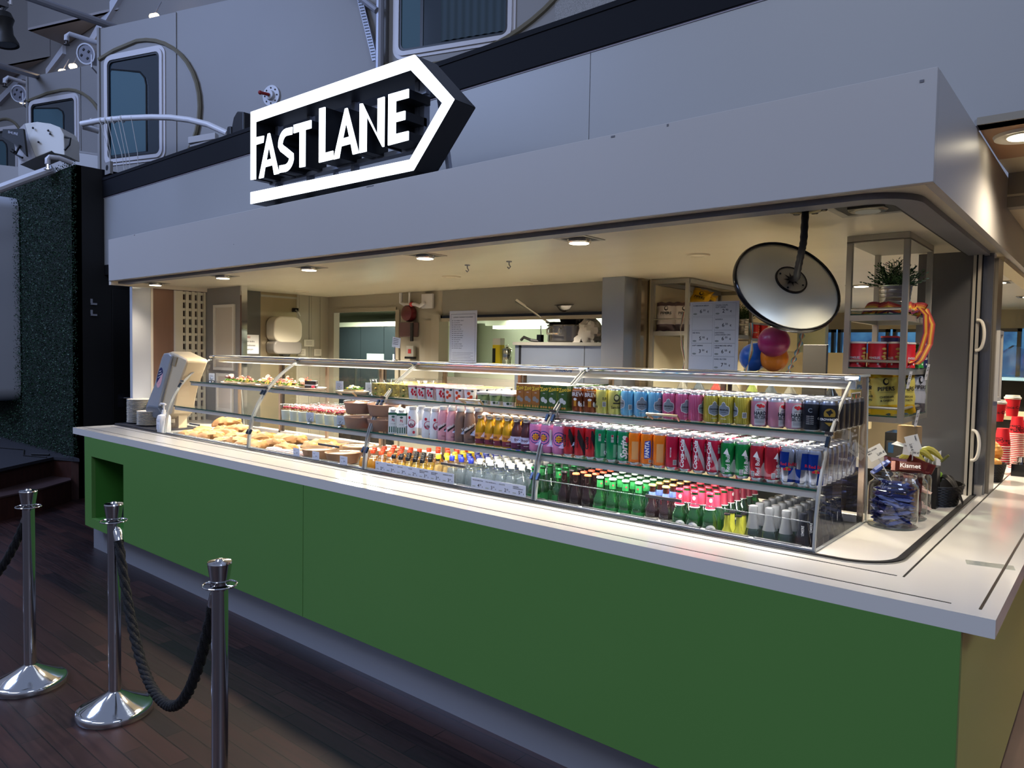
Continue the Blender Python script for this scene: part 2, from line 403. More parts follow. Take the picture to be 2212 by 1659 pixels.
# black side wall with the hidden door, green wall backing
struct(MB().box(-2.2, -2.09, .76, 3.2, 0, 3.60, black), 'wall_black', 'black side wall left of the kiosk', smooth=0)
struct(MB().box(-2.2, -2.085, 1.03, 1.2, 3.3, 3.6, navy), 'trim_8', smooth=0)
struct(MB().box(-2.09, -.05, 1.045, 1.12, 2.45, 2.56, black), 'trim_9', 'black lintel over the passage left of the kiosk', smooth=0)
struct(MB().box(-2.09, -.06, 2.28, 2.34, 0, 3.4, black), 'wall_passage', 'dark end of the passage left of the kiosk', smooth=0)
b = MB(); b.box(-2.09, -2.072, 1.12, 1.96, .02, 2.3, M('black_door', '0b0b0d', .4))
d1 = b.build('door_1', smooth=0, bevel=.003); d1['kind'] = 'structure'; d1['label'] = 'flush black door in the black side wall'
b = MB(); b.box(-2.072, -2.062, 1.17, 1.235, .98, 1.13, M('door_plate', '2a2b32', .35, .6)); b.cyl((-2.064, 1.22, 1.085), (-2.02, 1.22, 1.085), .011, chrome, 12); b.cyl((-2.02, 1.21, 1.085), (-2.02, 1.34, 1.085), .010, chrome, 12)
o = b.build('door_handle', parent=d1); o['label'] = 'chrome lever handle'
ba = MB(); ba.box(-9, -2.09, .76, .82, .0, 3.60, M('plant_backing', '0c1c14', .8)); struct(ba, 'wall_green', 'backing wall behind the artificial hedge', smooth=0)
for i, (y, z) in enumerate(((.93, 2.15), (.93, 2.03))):
    bb = MB(); bb.box(-2.09, -2.078, y - .03, y - .01, z - .03, z + .03, M('hook_grey', '8c8e98', .5)); bb.box(-2.09, -2.065, y - .03, y + .03, z - .035, z - .015, M('hook_grey'))
    tag(bb.build('wall_hook', smooth=0), 'small grey angle hook on the black wall, ' + ('upper one' if i == 0 else 'lower one'), 'hook', 'hooks on the black wall')
# stage with steps in front of the hedge
st = M('stage_carpet', '26262c', .9, noise=(60, (1, 1, 1), .25)); stw = M('stage_riser', '3a201a', .5, noise=(6, (1, 8, 1), .25))
b = MB(); b.prism([(-9, .76), (-2.06, .76), (-1.98, .74), (-2.32, .60), (-1.80, -.05), (-1.5, -1.4), (-9, -4.2)], .42, .45, st, 'z'); b.prism([(-9, .76), (-2.06, .76), (-2.1, .70), (-2.38, .60), (-1.86, -.05), (-1.56, -1.38), (-9, -4.1)], 0, .42, stw, 'z')
o = struct(b, 'floor', 'raised stage floor with a wooden riser in front of the hedge', smooth=0)
b = MB(); b.prism([(-9, .7), (-2.3, .75), (-2.0, .66), (-1.7, .30), (-1.45, -.2), (-1.2, -1.6), (-9, -4.6)], 0, .22, stw, 'z'); b.prism([(-9, .7), (-2.3, .75), (-1.985, .66), (-1.685, .30), (-1.435, -.2), (-1.185, -1.6), (-9, -4.63)], .22, .235, M('step_nosing', '4a3a3a', .35), 'z')
struct(b, 'floor', 'lower wooden step of the stage', smooth=0)
b = MB(); b.tube([(-1.75, .45, .30), (-1.55, .1, .26), (-1.35, -.3, .26), (-1.1, -1.4, .26)], .008, steel, 8)
# ================================================================ left wall of the kiosk (x = 0)
wood = M('oak_laminate_dark', '6e5244', .45, noise=(8, (1, 1, .12), .12))
bl = M('gloss_white_panel', 'b9bcc4', .12, coat=.3)
b = MB(); b.box(-.05, 0, .473, .628, 1.0, 2.185, bl); struct(b, 'wall_left', 'narrow glossy white end panel at the left of the opening', smooth=0)
b = MB(); b.box(-.05, .004, .628, .648, 1.0, 2.185, M('rim_cream')); struct(b, 'trim_10', smooth=0)
b = MB(); b.box(-.05, 0, .648, .83, 1.0, 2.185, wood); struct(b, 'wall_left', 'brown wood grain panel inside the opening', smooth=0)
b = MB(); b.box(-.05, -.02, .83, 1.14, 1.0, 2.2, M('slot_dark', '3a2a24', .7)); b.box(-.02, .012, .83, .845, 1.0, 2.18, white); struct(b, 'wall_left', smooth=0)
upm = M('upright_cream', 'c6c2b2', .4)
up = thing('slotted_upright_panel', 'cream slotted shelf upright panel left of the grey partition', 'shelf upright', (0, .985, 1.6))
b = MB()
for (y0, y1) in ((-.14, -.075), (-.048, -.020), (.008, .036), (.062, .092), (.118, .14)):
    b.box(-.018, .012, y0, y1, -.6, .58, upm)
for k in range(16):
    z = -.56 + k * .075
    b.box(-.018, .004, -.14, .14, z - .012, z + .012, upm)
b.build('upright', parent=up, smooth=0)
b = MB(); b.box(.012, .02, -.13, -.09, -.6, -.05, white); b.build('cover_strip', parent=up, smooth=0)
gp = M('partition_grey', '7f7f83', .35, .15); 
b = MB(); b.box(-.04, .63, 1.13, 1.16, .95, 2.217, gp); struct(b, 'wall_partition', 'grey partition panel behind the left end of the display', smooth=0)
b = MB(); b.box(.63, .655, 1.118, 1.172, .95, 2.217, chrome); struct(b, 'trim_11', 'polished corner strip of the grey partition', smooth=0)
b = MB(); b.box(.1, .2, 1.16, 1.573, 0, 2.217, M('panel_charcoal', '474541', .5)); struct(b, 'wall_left', 'charcoal wall panel behind the partition', smooth=0)
b = MB(); b.box(.1, .2, 1.573, 1.972, 0, 2.217, M('stain_steel_panel', 'a0927a', .32, .8, bump=(3, (1, 1, 1), .35))); b.box(.1, .206, 1.573, 1.972, 2.17, 2.19, steel); struct(b, 'wall_left', 'crinkled stainless panel behind the towel dispenser', smooth=0)
pil = M('pilaster_beige', '8f887b', .5)
b = MB()
for (y0, y1) in ((1.972, 2.00), (2.003, 2.115), (2.120, 2.14), (2.145, 2.25), (2.253, 2.35)): b.box(.1, .2 + R.uniform(0, .004), y0, y1, 0, 2.217, pil)
b.box(.1, .197, 1.97, 2.35, 0, 2.217, grime); struct(b, 'wall_left', 'beige ribbed wall panels beside the kitchen door', smooth=0)
# back wall (y = 2.35) with kitchen door and serving hatch
b = MB()
b.box(.1, .30, 2.35, 2.42, 0, 2.06, pil); b.box(1.263, 1.89, 2.35, 2.42, 0, 2.06, pil); b.box(.1, 1.89, 2.35, 2.42, 2.06, 2.217, pil)
b.box(.30, 1.28, 2.335, 2.36, 2.05, 2.09, M('lintel_cream', '8b8375', .4)); b.box(1.28, 1.33, 2.33, 2.36, 0, 2.06, M('lintel_cream'))
struct(b, 'wall_back', 'beige back wall round the kitchen doorway', smooth=0)
b = MB(); b.box(1.89, 3.70, 2.35, 2.40, 1.985, 2.217, M('hatch_header', '74716a', .45)); b.box(1.89, 3.7, 2.35, 2.40, 0, 1.45, M('hatch_header')); struct(b, 'wall_back', 'grey header wall over the serving hatch', smooth=0)
b = MB(); b.box(1.89, 3.70, 2.32, 2.345, 1.968, 1.990, blackg); b.box(1.89, 3.7, 2.325, 2.345, 1.94, 1.968, M('lintel_cream')); struct(b, 'trim_12', 'black rail along the top of the serving hatch', smooth=0)
b = MB(); b.box(1.80, 1.90, 2.30, 2.42, 1.3, 2.0, pil); b.box(1.70, 1.80, 2.32, 2.42, 1.3, 1.95, M('lintel_cream')); struct(b, 'trim_13', 'boxed pipe casing left of the hatch', smooth=0)
b = MB(); b.box(3.72, 3.905, 2.13, 2.40, 0, 2.217, M('column_steel', '9aa0ac', .3, .95, bump=(2.5, (1, 1, .6), .25))); struct(b, 'wall_column', 'stainless steel clad column beside the drinks rack', smooth=0, bevel=.004)
b = MB(); b.box(3.905, 3.94, 2.30, 2.42, 0, 2.217, M('column_side', 'a8977c', .22, .95, bump=(2.0, (1, 1, .6), .3))); b.box(3.70, 3.95, 2.42, 5.5, 0, 2.217, M('cream_wall', 'c9bfa2', .6)); struct(b, 'wall_cream', 'cream wall behind the metal shelf rack', smooth=0)
# kitchen room behind
kw = M('kitchen_wall', 'a8ad9c', .35, .3)
b = MB(); b.box(-5, 4.2, 5.6, 5.7, 0, 2.4, kw); struct(b, 'wall_kitchen', 'metallic kitchen wall seen through doorway and hatch', smooth=0)
b = MB(); b.box(-5.1, -5, 2.42, 5.7, 0, 2.4, kw); struct(b, 'wall_kitchen', smooth=0)
b = MB(); b.box(-5, .1, 2.36, 2.42, 0, 2.4, kw); struct(b, 'wall_kitchen', smooth=0)
b = MB(); b.box(-5, 3.7, 2.42, 5.7, 2.25, 2.3, kw); struct(b, 'ceiling', 'kitchen ceiling', smooth=0)
# right hand side: beyond the corner
cream = M('cream_ceiling', 'd3c6a6', .45)
b = MB(); b.box(6.108, 9.5, 1.045, 1.655, 2.572, 2.60, M('oak_ceiling', 'a5784f', .4, noise=(5, (.15, 1, 1), .12))); struct(b, 'ceiling', 'oak veneer ceiling strip with a round downlight', smooth=0)
b = MB(); b.box(6.108, 9.5, 1.035, 1.047, 2.572, 2.60, M('lintel_cream')); struct(b, 'trim_14', smooth=0)
b = MB(); b.prism([(1.655, 2.60), (1.655, 2.572), (2.02, 2.585), (2.02, 2.60)], 6.108, 9.5, cream, 'x'); b.box(6.108, 9.5, 2.02, 2.10, 2.42, 2.6, M('beam_taupe', '8f8577', .5)); b.box(6.108, 9.5, 2.01, 2.03, 2.47, 2.48, cream); struct(b, 'ceiling', smooth=0)
b = MB(); b.box(6.108, 9.5, 2.10, 8, 2.42, 2.46, cream); struct(b, 'ceiling', 'cream ceiling of the restaurant beyond', smooth=0)
b = MB(); b.box(6.0, 6.078, 2.3, 7, 2.19, 2.216, cream); struct(b, 'trim_15', smooth=0)
wallfar = M('far_wall', '9b8f78', .5)
b = MB(); b.box(3.9, 9.5, 7.0, 7.1, 0, 1.30, wallfar); b.box(3.2, 9.5, 7.0, 7.1, 2.02, 2.5, wallfar); struct(b, 'wall_far', 'far restaurant wall with a row of windows', smooth=0)
sea = M('dusk_outside', '2f6fb0', .6)
def dusk():
    n = sea.node_tree; n.nodes.clear(); o = n.nodes.new('ShaderNodeOutputMaterial'); em = n.nodes.new('ShaderNodeEmission'); t = n.nodes.new('ShaderNodeTexCoord'); nz = n.nodes.new('ShaderNodeTexNoise'); r = n.nodes.new('ShaderNodeValToRGB')
    nz.inputs['Scale'].default_value = 2.5; nz.inputs['Detail'].default_value = 5
    r.color_ramp.elements[0].position = .35; r.color_ramp.elements[0].color = (*lin('2b4a78'), 1); r.color_ramp.elements[1].position = .65; r.color_ramp.elements[1].color = (*lin('5d97c0'), 1)
    n.links.new(t.outputs['Object'], nz.inputs['Vector']); n.links.new(nz.outputs[0], r.inputs[0]); n.links.new(r.outputs[0], em.inputs[0]); em.inputs[1].default_value = .9; n.links.new(em.outputs[0], o.inputs[0])
dusk()
struct(MB().box(2, 10, 8.2, 8.25, .5, 3, sea), 'wall_outside', 'blue dusk water and sky outside the far windows', smooth=0)
xs_ = [3.25, 3.90, 4.5, 5.1, 5.47, 5.76, 6.4, 7.0]
for i in range(len(xs_) - 1):
    b = MB(); a, c = xs_[i] + .02, xs_[i + 1] - .02
    for q in ((a, a + .035, 1.30, 2.02), (c - .035, c, 1.30, 2.02), (a, c, 1.30, 1.335), (a, c, 1.985, 2.02)): b.box(q[0], q[1], 7.0, 7.08, q[2], q[3], M('mullion', '54524e', .4, .6))
    o = struct(b, 'window_%d' % (i + 1), smooth=0)
    MB().box(a + .035, c - .035, 7.03, 7.035, 1.33, 1.99, glass).build('pane', parent=o, smooth=0)
struct(MB().box(9.5, 9.6, 1.05, 8, 0, 2.6, wallfar), 'wall_right', smooth=0)
# pocket panel, shutter rails and column at the right end
b = MB(); b.box(5.74, 5.985, 2.0, 2.03, .95, 2.217, M('panel_grey', '59595c', .36, .45)); struct(b, 'wall_right', 'dark grey metallic panel at the right end of the kiosk', smooth=0)
b = MB(); b.box(5.985, 5.998, 1.985, 2.05, 1.0, 2.2, M('rail_light', 'b9b2a6', .35, .5)); b.box(5.998, 6.006, 1.99, 2.05, 1.0, 2.2, blackg); b.box(6.006, 6.02, 1.98, 2.04, 1.0, 2.2, M('rail_light')); b.box(6.02, 6.026, 2.0, 2.1, 1.0, 2.2, blackg); struct(b, 'trim_16', 'shutter guide rails at the right end', smooth=0)
b = MB(); b.box(6.026, 6.062, 2.06, 2.14, 1.0, 2.21, M('post_steel', '8e8f93', .25, .9)); b.box(6.012, 6.055, 2.02, 2.07, 1.0, 1.05, M('rail_light')); struct(b, 'trim_17', 'steel post at the corner of the kiosk', smooth=0)
b = MB(); b.box(6.062, 6.075, 2.12, 2.30, 1.0, 2.19, M('panel_taupe', '8a8070', .3, .4)); struct(b, 'wall_right', 'taupe side panel behind the steel post', smooth=0)
# ================================================================ CABIN FACADE of the hall (angled 17 degrees)
FD = Vector((.954, .299, 0)).normalized(); FN = Vector((-.299, .954, 0)).normalized()
FO = Vector((-1.0, 2.6, 0))
def FP(s, z, n=0): return FO + FD * s + FN * n + Vector((0, 0, z))
FROT = math.atan2(FD.y, FD.x)
seam = M('seam_grey', '6d6b74', .6)
def rrect(x0, x1, z0, z1, r, n=6):
    p = []
    for cx, cz, a0 in ((x1 - r, z1 - r, 0), (x0 + r, z1 - r, PI / 2), (x0 + r, z0 + r, PI), (x1 - r, z0 + r, 1.5 * PI)):
        for i in range(n + 1): a = a0 + PI / 2 * i / n; p.append((cx + r * math.cos(a), cz + r * math.sin(a)))
    return p
def ring(mb, P, Q, y0, y1, m):
    n = len(P); vs = [(p[0], y, p[1]) for y in (y0, y1) for p in P] + [(p[0], y, p[1]) for y in (y0, y1) for p in Q]; fs = []
    for i in range(n):
        j = (i + 1) % n
        fs += [(i, j, 2 * n + j, 2 * n + i), (n + i, n + j, 3 * n + j, 3 * n + i), (i, j, n + j, n + i), (2 * n + i, 2 * n + j, 3 * n + j, 3 * n + i)]
    mb.add(vs, fs, m)
def fbuild(mb, name, label=None, kind='structure', **k):
    o = mb.build(name, loc=tuple(FO), rot=(0, 0, FROT), **k)
    if kind: o['kind'] = kind
    if label: o['label'] = label
    return o
# block A
b = MB(); b.box(-3.04, -1.69, 0, .12, 3.3, 5.82, wpaint); b.box(-1.70, -.366, .012, .12, 3.3, 5.835, wpaint); b.box(-.362, 1.36, 0, .12, 3.3, 5.85, wpaint); b.box(-3.0, 1.36, .05, .1, 3.3, 5.8, seam)
b.box(1.40, 4.4, 0, .12, 3.3, 5.9, wpaint); b.box(1.30, 1.45, .04, .12, 3.3, 5.9, wpaint)
fbuild(b, 'wall_facade', 'white cabin wall with a tall window above the black wall', smooth=0)
b = MB(); b.box(-3.06, -3.02, -.02, 1.3, 3.3, 5.83, wpaint); fbuild(b, 'wall_facade', smooth=0)
fr = M('window_frame_white', 'c2bec0', .35); seal = M('window_seal', '0e1216', .4); brass = M('oval_band_olive', '6b6350', .5)
gl_dark = M('tinted_pane', '22303a', .06, 0, .8, coat=.4)
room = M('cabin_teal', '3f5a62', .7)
def cabin_window(nm, s0, s1, z0, z1, n0, label, inner=True, curt=False):
    b = MB(); r = .10
    ring(b, rrect(s0, s1, z0, z1, r), rrect(s0 + .045, s1 - .045, z0 + .045, z1 - .045, r * .7), n0 - .03, n0 + .02, fr)
    ring(b, rrect(s0 - .035, s1 + .035, z0 - .035, z1 + .035, r * 1.2), rrect(s0, s1, z0, z1, r), n0 - .012, n0 + .01, fr)
    o = fbuild(b, nm, label)
    b = MB(); ring(b, rrect(s0 + .045, s1 - .045, z0 + .045, z1 - .045, r * .7), rrect(s0 + .07, s1 - .07, z0 + .07, z1 - .07, r * .6), -.02 + n0, n0 + .0, seal); b.build('seal', parent=o)
    b = MB(); b.prism(rrect(s0 + .06, s1 - .06, z0 + .06, z1 - .06, r * .6), n0 - .004, n0 + .002, gl_dark, 'y'); b.build('pane', parent=o, smooth=0)
    if inner:
        w_ = s1 - s0; h_ = z1 - z0; b = MB()
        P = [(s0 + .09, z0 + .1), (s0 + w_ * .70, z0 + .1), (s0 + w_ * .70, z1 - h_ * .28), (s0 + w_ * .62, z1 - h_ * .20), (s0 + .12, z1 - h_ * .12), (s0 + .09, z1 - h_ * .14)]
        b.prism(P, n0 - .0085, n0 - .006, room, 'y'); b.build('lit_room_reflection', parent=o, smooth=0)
        b = MB(); b.tube([(s0 + .1, n0 - .009, z1 - h_ * .115), (s0 + w_ * .60, n0 - .009, z1 - h_ * .185), (s0 + w_ * .69, n0 - .009, z1 - h_ * .25), (s0 + w_ * .715, n0 - .009, z1 - h_ * .32), (s0 + w_ * .715, n0 - .009, z0 + .1)], .011, seal, 6); b.build('inner_gasket', parent=o)
    if curt:
        b = MB(); b.box(s0 + .30, s0 + .335, n0 - .012, n0 - .005, z0 + .06, z1 - .06, seal); b.box(s0 + .07, s0 + .30, n0 - .010, n0 - .006, z0 + .07, z1 - .07, room); b.build('mullion', parent=o, smooth=0)
        b = MB(); A = []; B = []
        for i in range(60):
            u = s0 + .55 + (s1 - s0 - .62) * i / 59; n_ = n0 - .014 + .006 * math.sin(i * .9)
            A.append((u, n_, z0 + .09)); B.append((u, n_, z1 - .07))
        b.strip(A, B, M('curtain_teal', '38464c', .8)); b.build('curtain', parent=o)
    return o
cabin_window('window_11', -2.91, -1.90, 4.06, 5.42, 0, 'tall tinted cabin window with rounded corners above the black wall')
cabin_window('window_12', 1.49, 2.85, 4.83, 6.3, 0, 'cabin window with drawn curtains above the lit sign', inner=False, curt=True)
cabin_window('window_13', -6.17, -5.06, 4.72, 5.60, 1.2, 'second cabin window, half hidden by the white loudspeaker')
cabin_window('window_14', -9.4, -8.3, 4.6, 5.78, 2.4, 'third cabin window at the left edge')
def oval(s0, s1, z0, z1, n0, full=False):
    cx = (s0 + s1) / 2; cz = (z0 + z1) / 2
    return cx, cz
def band_path(mb, pts, n0, wd=.035):
    A = [(p[0], n0, p[1]) for p in pts]; mb.tube(A, wd, brass, 6)
b = MB()
pts = [(-3.03, 5.42), (-2.75, 5.50), (-2.35, 5.56)] + [(-2.35 + 1.06 * math.sin(a), 4.62 + .94 * math.cos(a)) for a in [PI * i / 20 for i in range(1, 20)]] + [(-2.5, 3.70), (-3.03, 3.62)]
band_path(b, pts, -.012, .026); fbuild(b, 'trim_18', 'olive band curving round the tall cabin window')
b = MB(); pts = [(-6.23, 5.63), (-5.75, 5.70)] + [(-5.4 + 1.0 * math.sin(a), 4.75 + .96 * math.cos(a)) for a in [PI * i / 20 for i in range(0, 14)]]
band_path(b, pts, 1.19, .026); fbuild(b, 'trim_19', 'olive band round the second cabin window')
b = MB(); pts = [(-9.5, 5.9), (-8.9, 5.95)] + [(-8.7 + .6 * math.sin(a), 5.3 + .66 * math.cos(a)) for a in [PI * i / 20 for i in range(0, 12)]]
band_path(b, pts, 2.39, .026); fbuild(b, 'trim_20', smooth=0)
b = MB(); pts = [(1.95 + 1.75 * math.sin(a), 5.95 - 1.26 * math.cos(a)) for a in [-.35 + 1.9 * i / 20 for i in range(0, 18)]]
band_path(b, pts, -.012, .028); fbuild(b, 'trim_21', 'olive band curving under the curtained window')
# perforated sheet right of the band
b = MB(); b.box(3.3, 5.2, -.006, .01, 4.3, 6, M('perforated_sheet', '8e8c8a', .5, noise=(220, (1, 1, 1), .5))); fbuild(b, 'wall_facade', 'perforated grey sheet right of the curtained window', smooth=0)
# blocks B, C further back
b = MB(); b.box(-6.23, -5.0, 1.2, 1.3, 3.0, 6.02, wpaint); b.box(-5.0, -3.0, 1.212, 1.3, 3.0, 6.03, wpaint); fbuild(b, 'wall_facade', 'second cabin block further down the hall', smooth=0)
b = MB(); b.box(-6.25, -6.21, 1.18, 2.6, 3.0, 6.02, wpaint); fbuild(b, 'wall_facade', smooth=0)
b = MB(); b.box(-10.5, -6.3, 2.4, 2.5, 2.5, 6.13, wpaint); fbuild(b, 'wall_facade', 'third cabin block at the left edge', smooth=0)
# low parapet in front of the second window
b = MB(); b.prism([(-5.2, 3.2), (-3.06, 3.2), (-3.06, 4.22), (-5.2, 4.62)], .35, .42, fas, 'y'); b.tube([(-5.2, .385, 4.63), (-3.06, .385, 4.23)], .03, wpaint, 8); fbuild(b, 'wall_parapet', 'plain grey parapet behind the white loudspeaker', smooth=0)
b = MB(); b.prism([(-9.2, 3.0), (-6.4, 3.0), (-6.4, 4.62), (-9.2, 5.05)], 1.5, 1.57, fas, 'y'); fbuild(b, 'wall_parapet', smooth=0)
# deck soffit wall behind the block tops and overhanging upper blocks
zU = 7.337
sl = M('soffit_lilac', 'a59f9f', .5)
b = MB(); b.prism([(-8.84, 2.35), (-6.66, 3.03), (-9.04, 3.02)], zU, zU + .04, sl, 'z'); struct(b, 'ceiling', 'triangular underside of the overhanging cabin block', smooth=0)
b = MB(); b.prism([(-12.5, 2.16), (-11.28, 2.57), (-9.86, 3.03), (-11.24, 2.97), (-12.5, 3.0)], zU, zU + .04, sl, 'z'); struct(b, 'ceiling', 'underside of the second overhanging block', smooth=0)
def vwall(x0, y0, x1, y1, z0, z1, m, th=.06):
    d = Vector((x1 - x0, y1 - y0, 0)).normalized(); n = Vector((-d.y, d.x, 0)) * th
    b = MB(); b.prism([(x0, y0), (x1, y1), (x1 + n.x, y1 + n.y), (x0 + n.x, y0 + n.y)], z0, z1, m, 'z'); return b
struct(vwall(-8.84, 2.35, -3.5, 4.02, zU, 10.5, wpaint), 'wall_facade', 'overhanging upper cabin block', smooth=0)
struct(vwall(-12.8, 2.07, -9.86, 3.03, zU, 10.5, wpaint), 'wall_facade', 'second overhanging cabin block', smooth=0)
struct(MB().box(-16, -1.6, 3.04, 3.12, 4.6, 10.5, wpaint), 'wall_facade', 'pale deck wall behind the cabin blocks', smooth=0)
pale = M('pale_steelwork', 'd3d6e0', .5)
b = MB(); b.prism([(-9.95, 6.98), (-9.95, 7.1), (-9.05, 7.335), (-9.05, 7.18)], 2.98, 3.04, pale, 'y'); b.prism([(-7.6, 7.0), (-7.75, 7.12), (-5.9, 7.9), (-5.6, 7.8)], 2.97, 3.04, pale, 'y'); b.prism([(-13.0, 7.0), (-13.0, 7.16), (-11.2, 7.335), (-11.3, 7.2)], 2.97, 3.04, pale, 'y')
struct(b, 'trim_22', 'pale stringers under the overhanging decks', smooth=0)
# ---- hall fittings
pipe = M('pipe_grey', '8f9099', .4, .3); pvc = M('pvc_white', 'b9b8bd', .4)
def tubething(name, pts, r, m, label, cat, group=None, seg=10):
    o = Vector(pts[0]); b = MB(); b.tube([Vector(p) - o for p in pts], r, m, seg); q = b.build(name, loc=tuple(o)); return tag(q, label, cat, group)
tubething('hall_pipe', [(-4.01, .871, 5.972), (-4.097, 1.974, 5.984)], .05, pipe, 'thick grey pipe sloping down to the top of the tall-window block', 'pipe', 'sloping grey pipes')
tubething('hall_pipe', [(-6.049, 1.104, 5.689), (-7.169, 2.014, 6.033)], .045, pipe, 'grey pipe sloping down to the top of the second cabin block', 'pipe', 'sloping grey pipes')
for pts, lb in (([(-4.535, 1.993, 5.873), (-4.688, 1.607, 5.934), (-4.715, 1.582, 5.902), (-4.713, 1.58, 5.838)], 'white elbow pipe with a sprinkler head beside the tall-window block'),
                ([(-7.745, 2.054, 6.044), (-7.687, 1.712, 6.053), (-7.72, 1.681, 6.014), (-7.718, 1.68, 5.953)], 'white elbow pipe with a sprinkler head above the second cabin block')):
    t = thing('sprinkler_pipe', lb, 'sprinkler', pts[0], group='sprinklers on elbow pipes'); o = Vector(pts[0]); q = [Vector(p) - o for p in pts]
    MB().tube(q, .032, pvc, 10).build('pipe', parent=t)
    e_ = q[-1]; b = MB(); b.cyl(e_, e_ - Vector((0, 0, .05)), .014, M('dark_brass', '3a3430', .4, .6), 8); b.cyl(e_ - Vector((0, 0, .05)), e_ - Vector((0, 0, .056)), .04, M('dark_brass'), 10); b.build('sprinkler_head', parent=t)
def floodlight(loc, aim, lb):
    t = thing('ship_floodlight', lb, 'floodlight', loc, group='round white floodlights'); d = (Vector(aim) - Vector(loc)).normalized(); b = MB()
    b.lathe([(0, -.16), (.08, -.15), (.125, -.06), (.13, .10), (.14, .11), (.14, .13), (.12, .13)], pvc, (0, 0, 0), 20, axis=tuple(d)); b.build('housing', parent=t)
    b = MB(); b.lathe([(0, .12), (.12, .12)], M('lamp_front', '77757c', .3), (0, 0, 0), 20, axis=tuple(d))
    n = d.orthogonal().normalized(); q = d.cross(n)
    for i, (u, v) in enumerate(((.03, .05), (-.05, .01), (.06, -.04), (-.02, -.06))): c = d * .125 + n * u + q * v; b.obox(c, d, n, q, .004, .018, .010, black)
    b.build('front', parent=t)
    b = MB(); b.tube([Vector((.12, -.05, .0)), Vector((.12, -.05, -.20)), Vector((-.02, .10, -.24))], .012, pvc, 6); b.build('bracket', parent=t)
floodlight((-4.60, 1.86, 5.70), (-3.3, -.2, 5.2), 'round white floodlight left of the tall cabin window')
floodlight((-7.75, 1.96, 5.85), (-6.2, -.2, 5.4), 'round white floodlight at the second cabin block')
lamp_e = emis('deck_lamp', 'ffe0b0', 7)
for loc, lb in (((-4.345, 2.6, 6.42), 'small glowing deck lamp above the tall-window block'), ((-7.50, 2.62, 6.46), 'upper glowing lamp of the pair above the second block'), ((-7.62, 2.5, 6.36), 'lower glowing lamp of the pair above the second block'), ((-10.1, 2.62, 6.40), 'glowing deck lamp at the far left edge')):
    t = thing('deck_lamp', lb, 'lamp', loc, group='small glowing deck lamps'); b = MB(); b.cyl((-.07, 0, .02), (.07, 0, -.01), .045, lamp_e, 12); b.build('bulb', parent=t)
    b = MB(); b.cyl((.0, 0, .03), (0, .1, .25), .008, pipe, 6); b.box(-.05, .05, -.03, .03, -.012, .012, pipe); b.build('fitting', parent=t)
# curved white handrail with strings
rp = [(-3.127, 1.385, 4.287), (-3.158, 1.231, 4.305), (-3.10, 1.19, 4.319), (-2.914, 1.306, 4.349), (-2.568, 1.466, 4.356), (-2.214, 1.631, 4.342), (-1.947, 1.722, 4.309), (-1.684, 1.81, 4.255), (-1.422, 1.894, 4.176), (-1.156, 1.98, 4.051)]
t = thing('curved_handrail', 'curved white tube rail in front of the tall cabin window', 'rail', rp[0]); o = Vector(rp[0])
MB().tube([Vector(p) - o for p in rp], .034, M('rail_white', 'cfcdd0', .35), 12).build('tube', parent=t)
b = MB()
for i, (x, dx, l) in enumerate(((-2.86, .08, .75), (-2.80, -.10, .68), (-2.76, .05, .85), (-2.70, .13, .82), (-2.62, .0, .86), (-2.58, .02, .84), (-2.45, -.06, .80))):
    y = 1.306 + (x + 2.914) * .46; b.tube([Vector((x, y - .035, 4.36)) - o, Vector((x + dx * .5, y + .05, 4.36 - l * .5)) - o, Vector((x + dx, y + .08, 4.36 - l)) - o], .004, M('string', 'c8c6c4', .8), 5)
for x in (-3.0, -2.87, -2.80, -2.72, -2.6): y = 1.306 + (x + 2.914) * .46; b.lathe([(.038, -.01), (.044, 0), (.038, .01)], M('string'), Vector((x, y, 4.345 + (x + 2.9) * .01)) - o, 12, axis=(.9, .42, 0))
b.build('tied_strings', parent=t)
# white loudspeaker
t = thing('white_loudspeaker', 'big white stage loudspeaker mounted above the hedge wall', 'loudspeaker', (-2.48, .58, 3.72)); o = Vector((-2.48, .58, 3.72)); spk = M('speaker_white', 'cfccc6', .45)
fp = [(-2.652, .462, 4.06), (-2.552, .549, 4.082), (-2.44, .64, 4.065), (-2.357, .709, 4.026), (-2.325, .735, 3.95), (-2.307, .735, 3.727), (-2.393, .665, 3.745), (-2.42, .645, 3.77), (-2.56, .535, 3.70), (-2.63, .49, 3.90)]
bk = Vector((-.12, -.13, -.06))
P0 = [Vector(p) - o for p in fp]
b = MB(); n = len(P0); dback = Vector((-.20, .22, 0)); b.add([tuple(p) for p in P0] + [tuple(p + dback) for p in P0], [tuple(range(n))] + [tuple(range(2 * n - 1, n - 1, -1))] + [(i, (i + 1) % n, n + (i + 1) % n, n + i) for i in range(n)], spk); b.build('cabinet', parent=t, smooth=0, bevel=.006)
fr3 = [Vector((-2.652, .462, 4.06)) - o, Vector((-2.63, .49, 3.90)) - o, Vector((-2.56, .535, 3.70)) - o, Vector((-2.60, .40, 3.60)) - o, Vector((-2.70, .39, 3.75)) - o, Vector((-2.735, .37, 3.93)) - o]
b = MB(); b.add([tuple(p) for p in fr3] + [tuple(p + dback) for p in fr3], [(0, 1, 2, 3, 4, 5), (11, 10, 9, 8, 7, 6)] + [(i, (i + 1) % 6, 6 + (i + 1) % 6, 6 + i) for i in range(6)], M('speaker_grille', 'a9a7ac', .5)); b.build('grille', parent=t, smooth=0)
b = MB()
for p in ((-2.575, .526, 4.01), (-2.53, .563, 3.86), (-2.45, .632, 3.985), (-2.435, .645, 3.95)): b.ball(Vector(p) - o + Vector((.012, -.012, 0)), .012, M('screw', '4a4a4e', .3, .8), 8, 6)
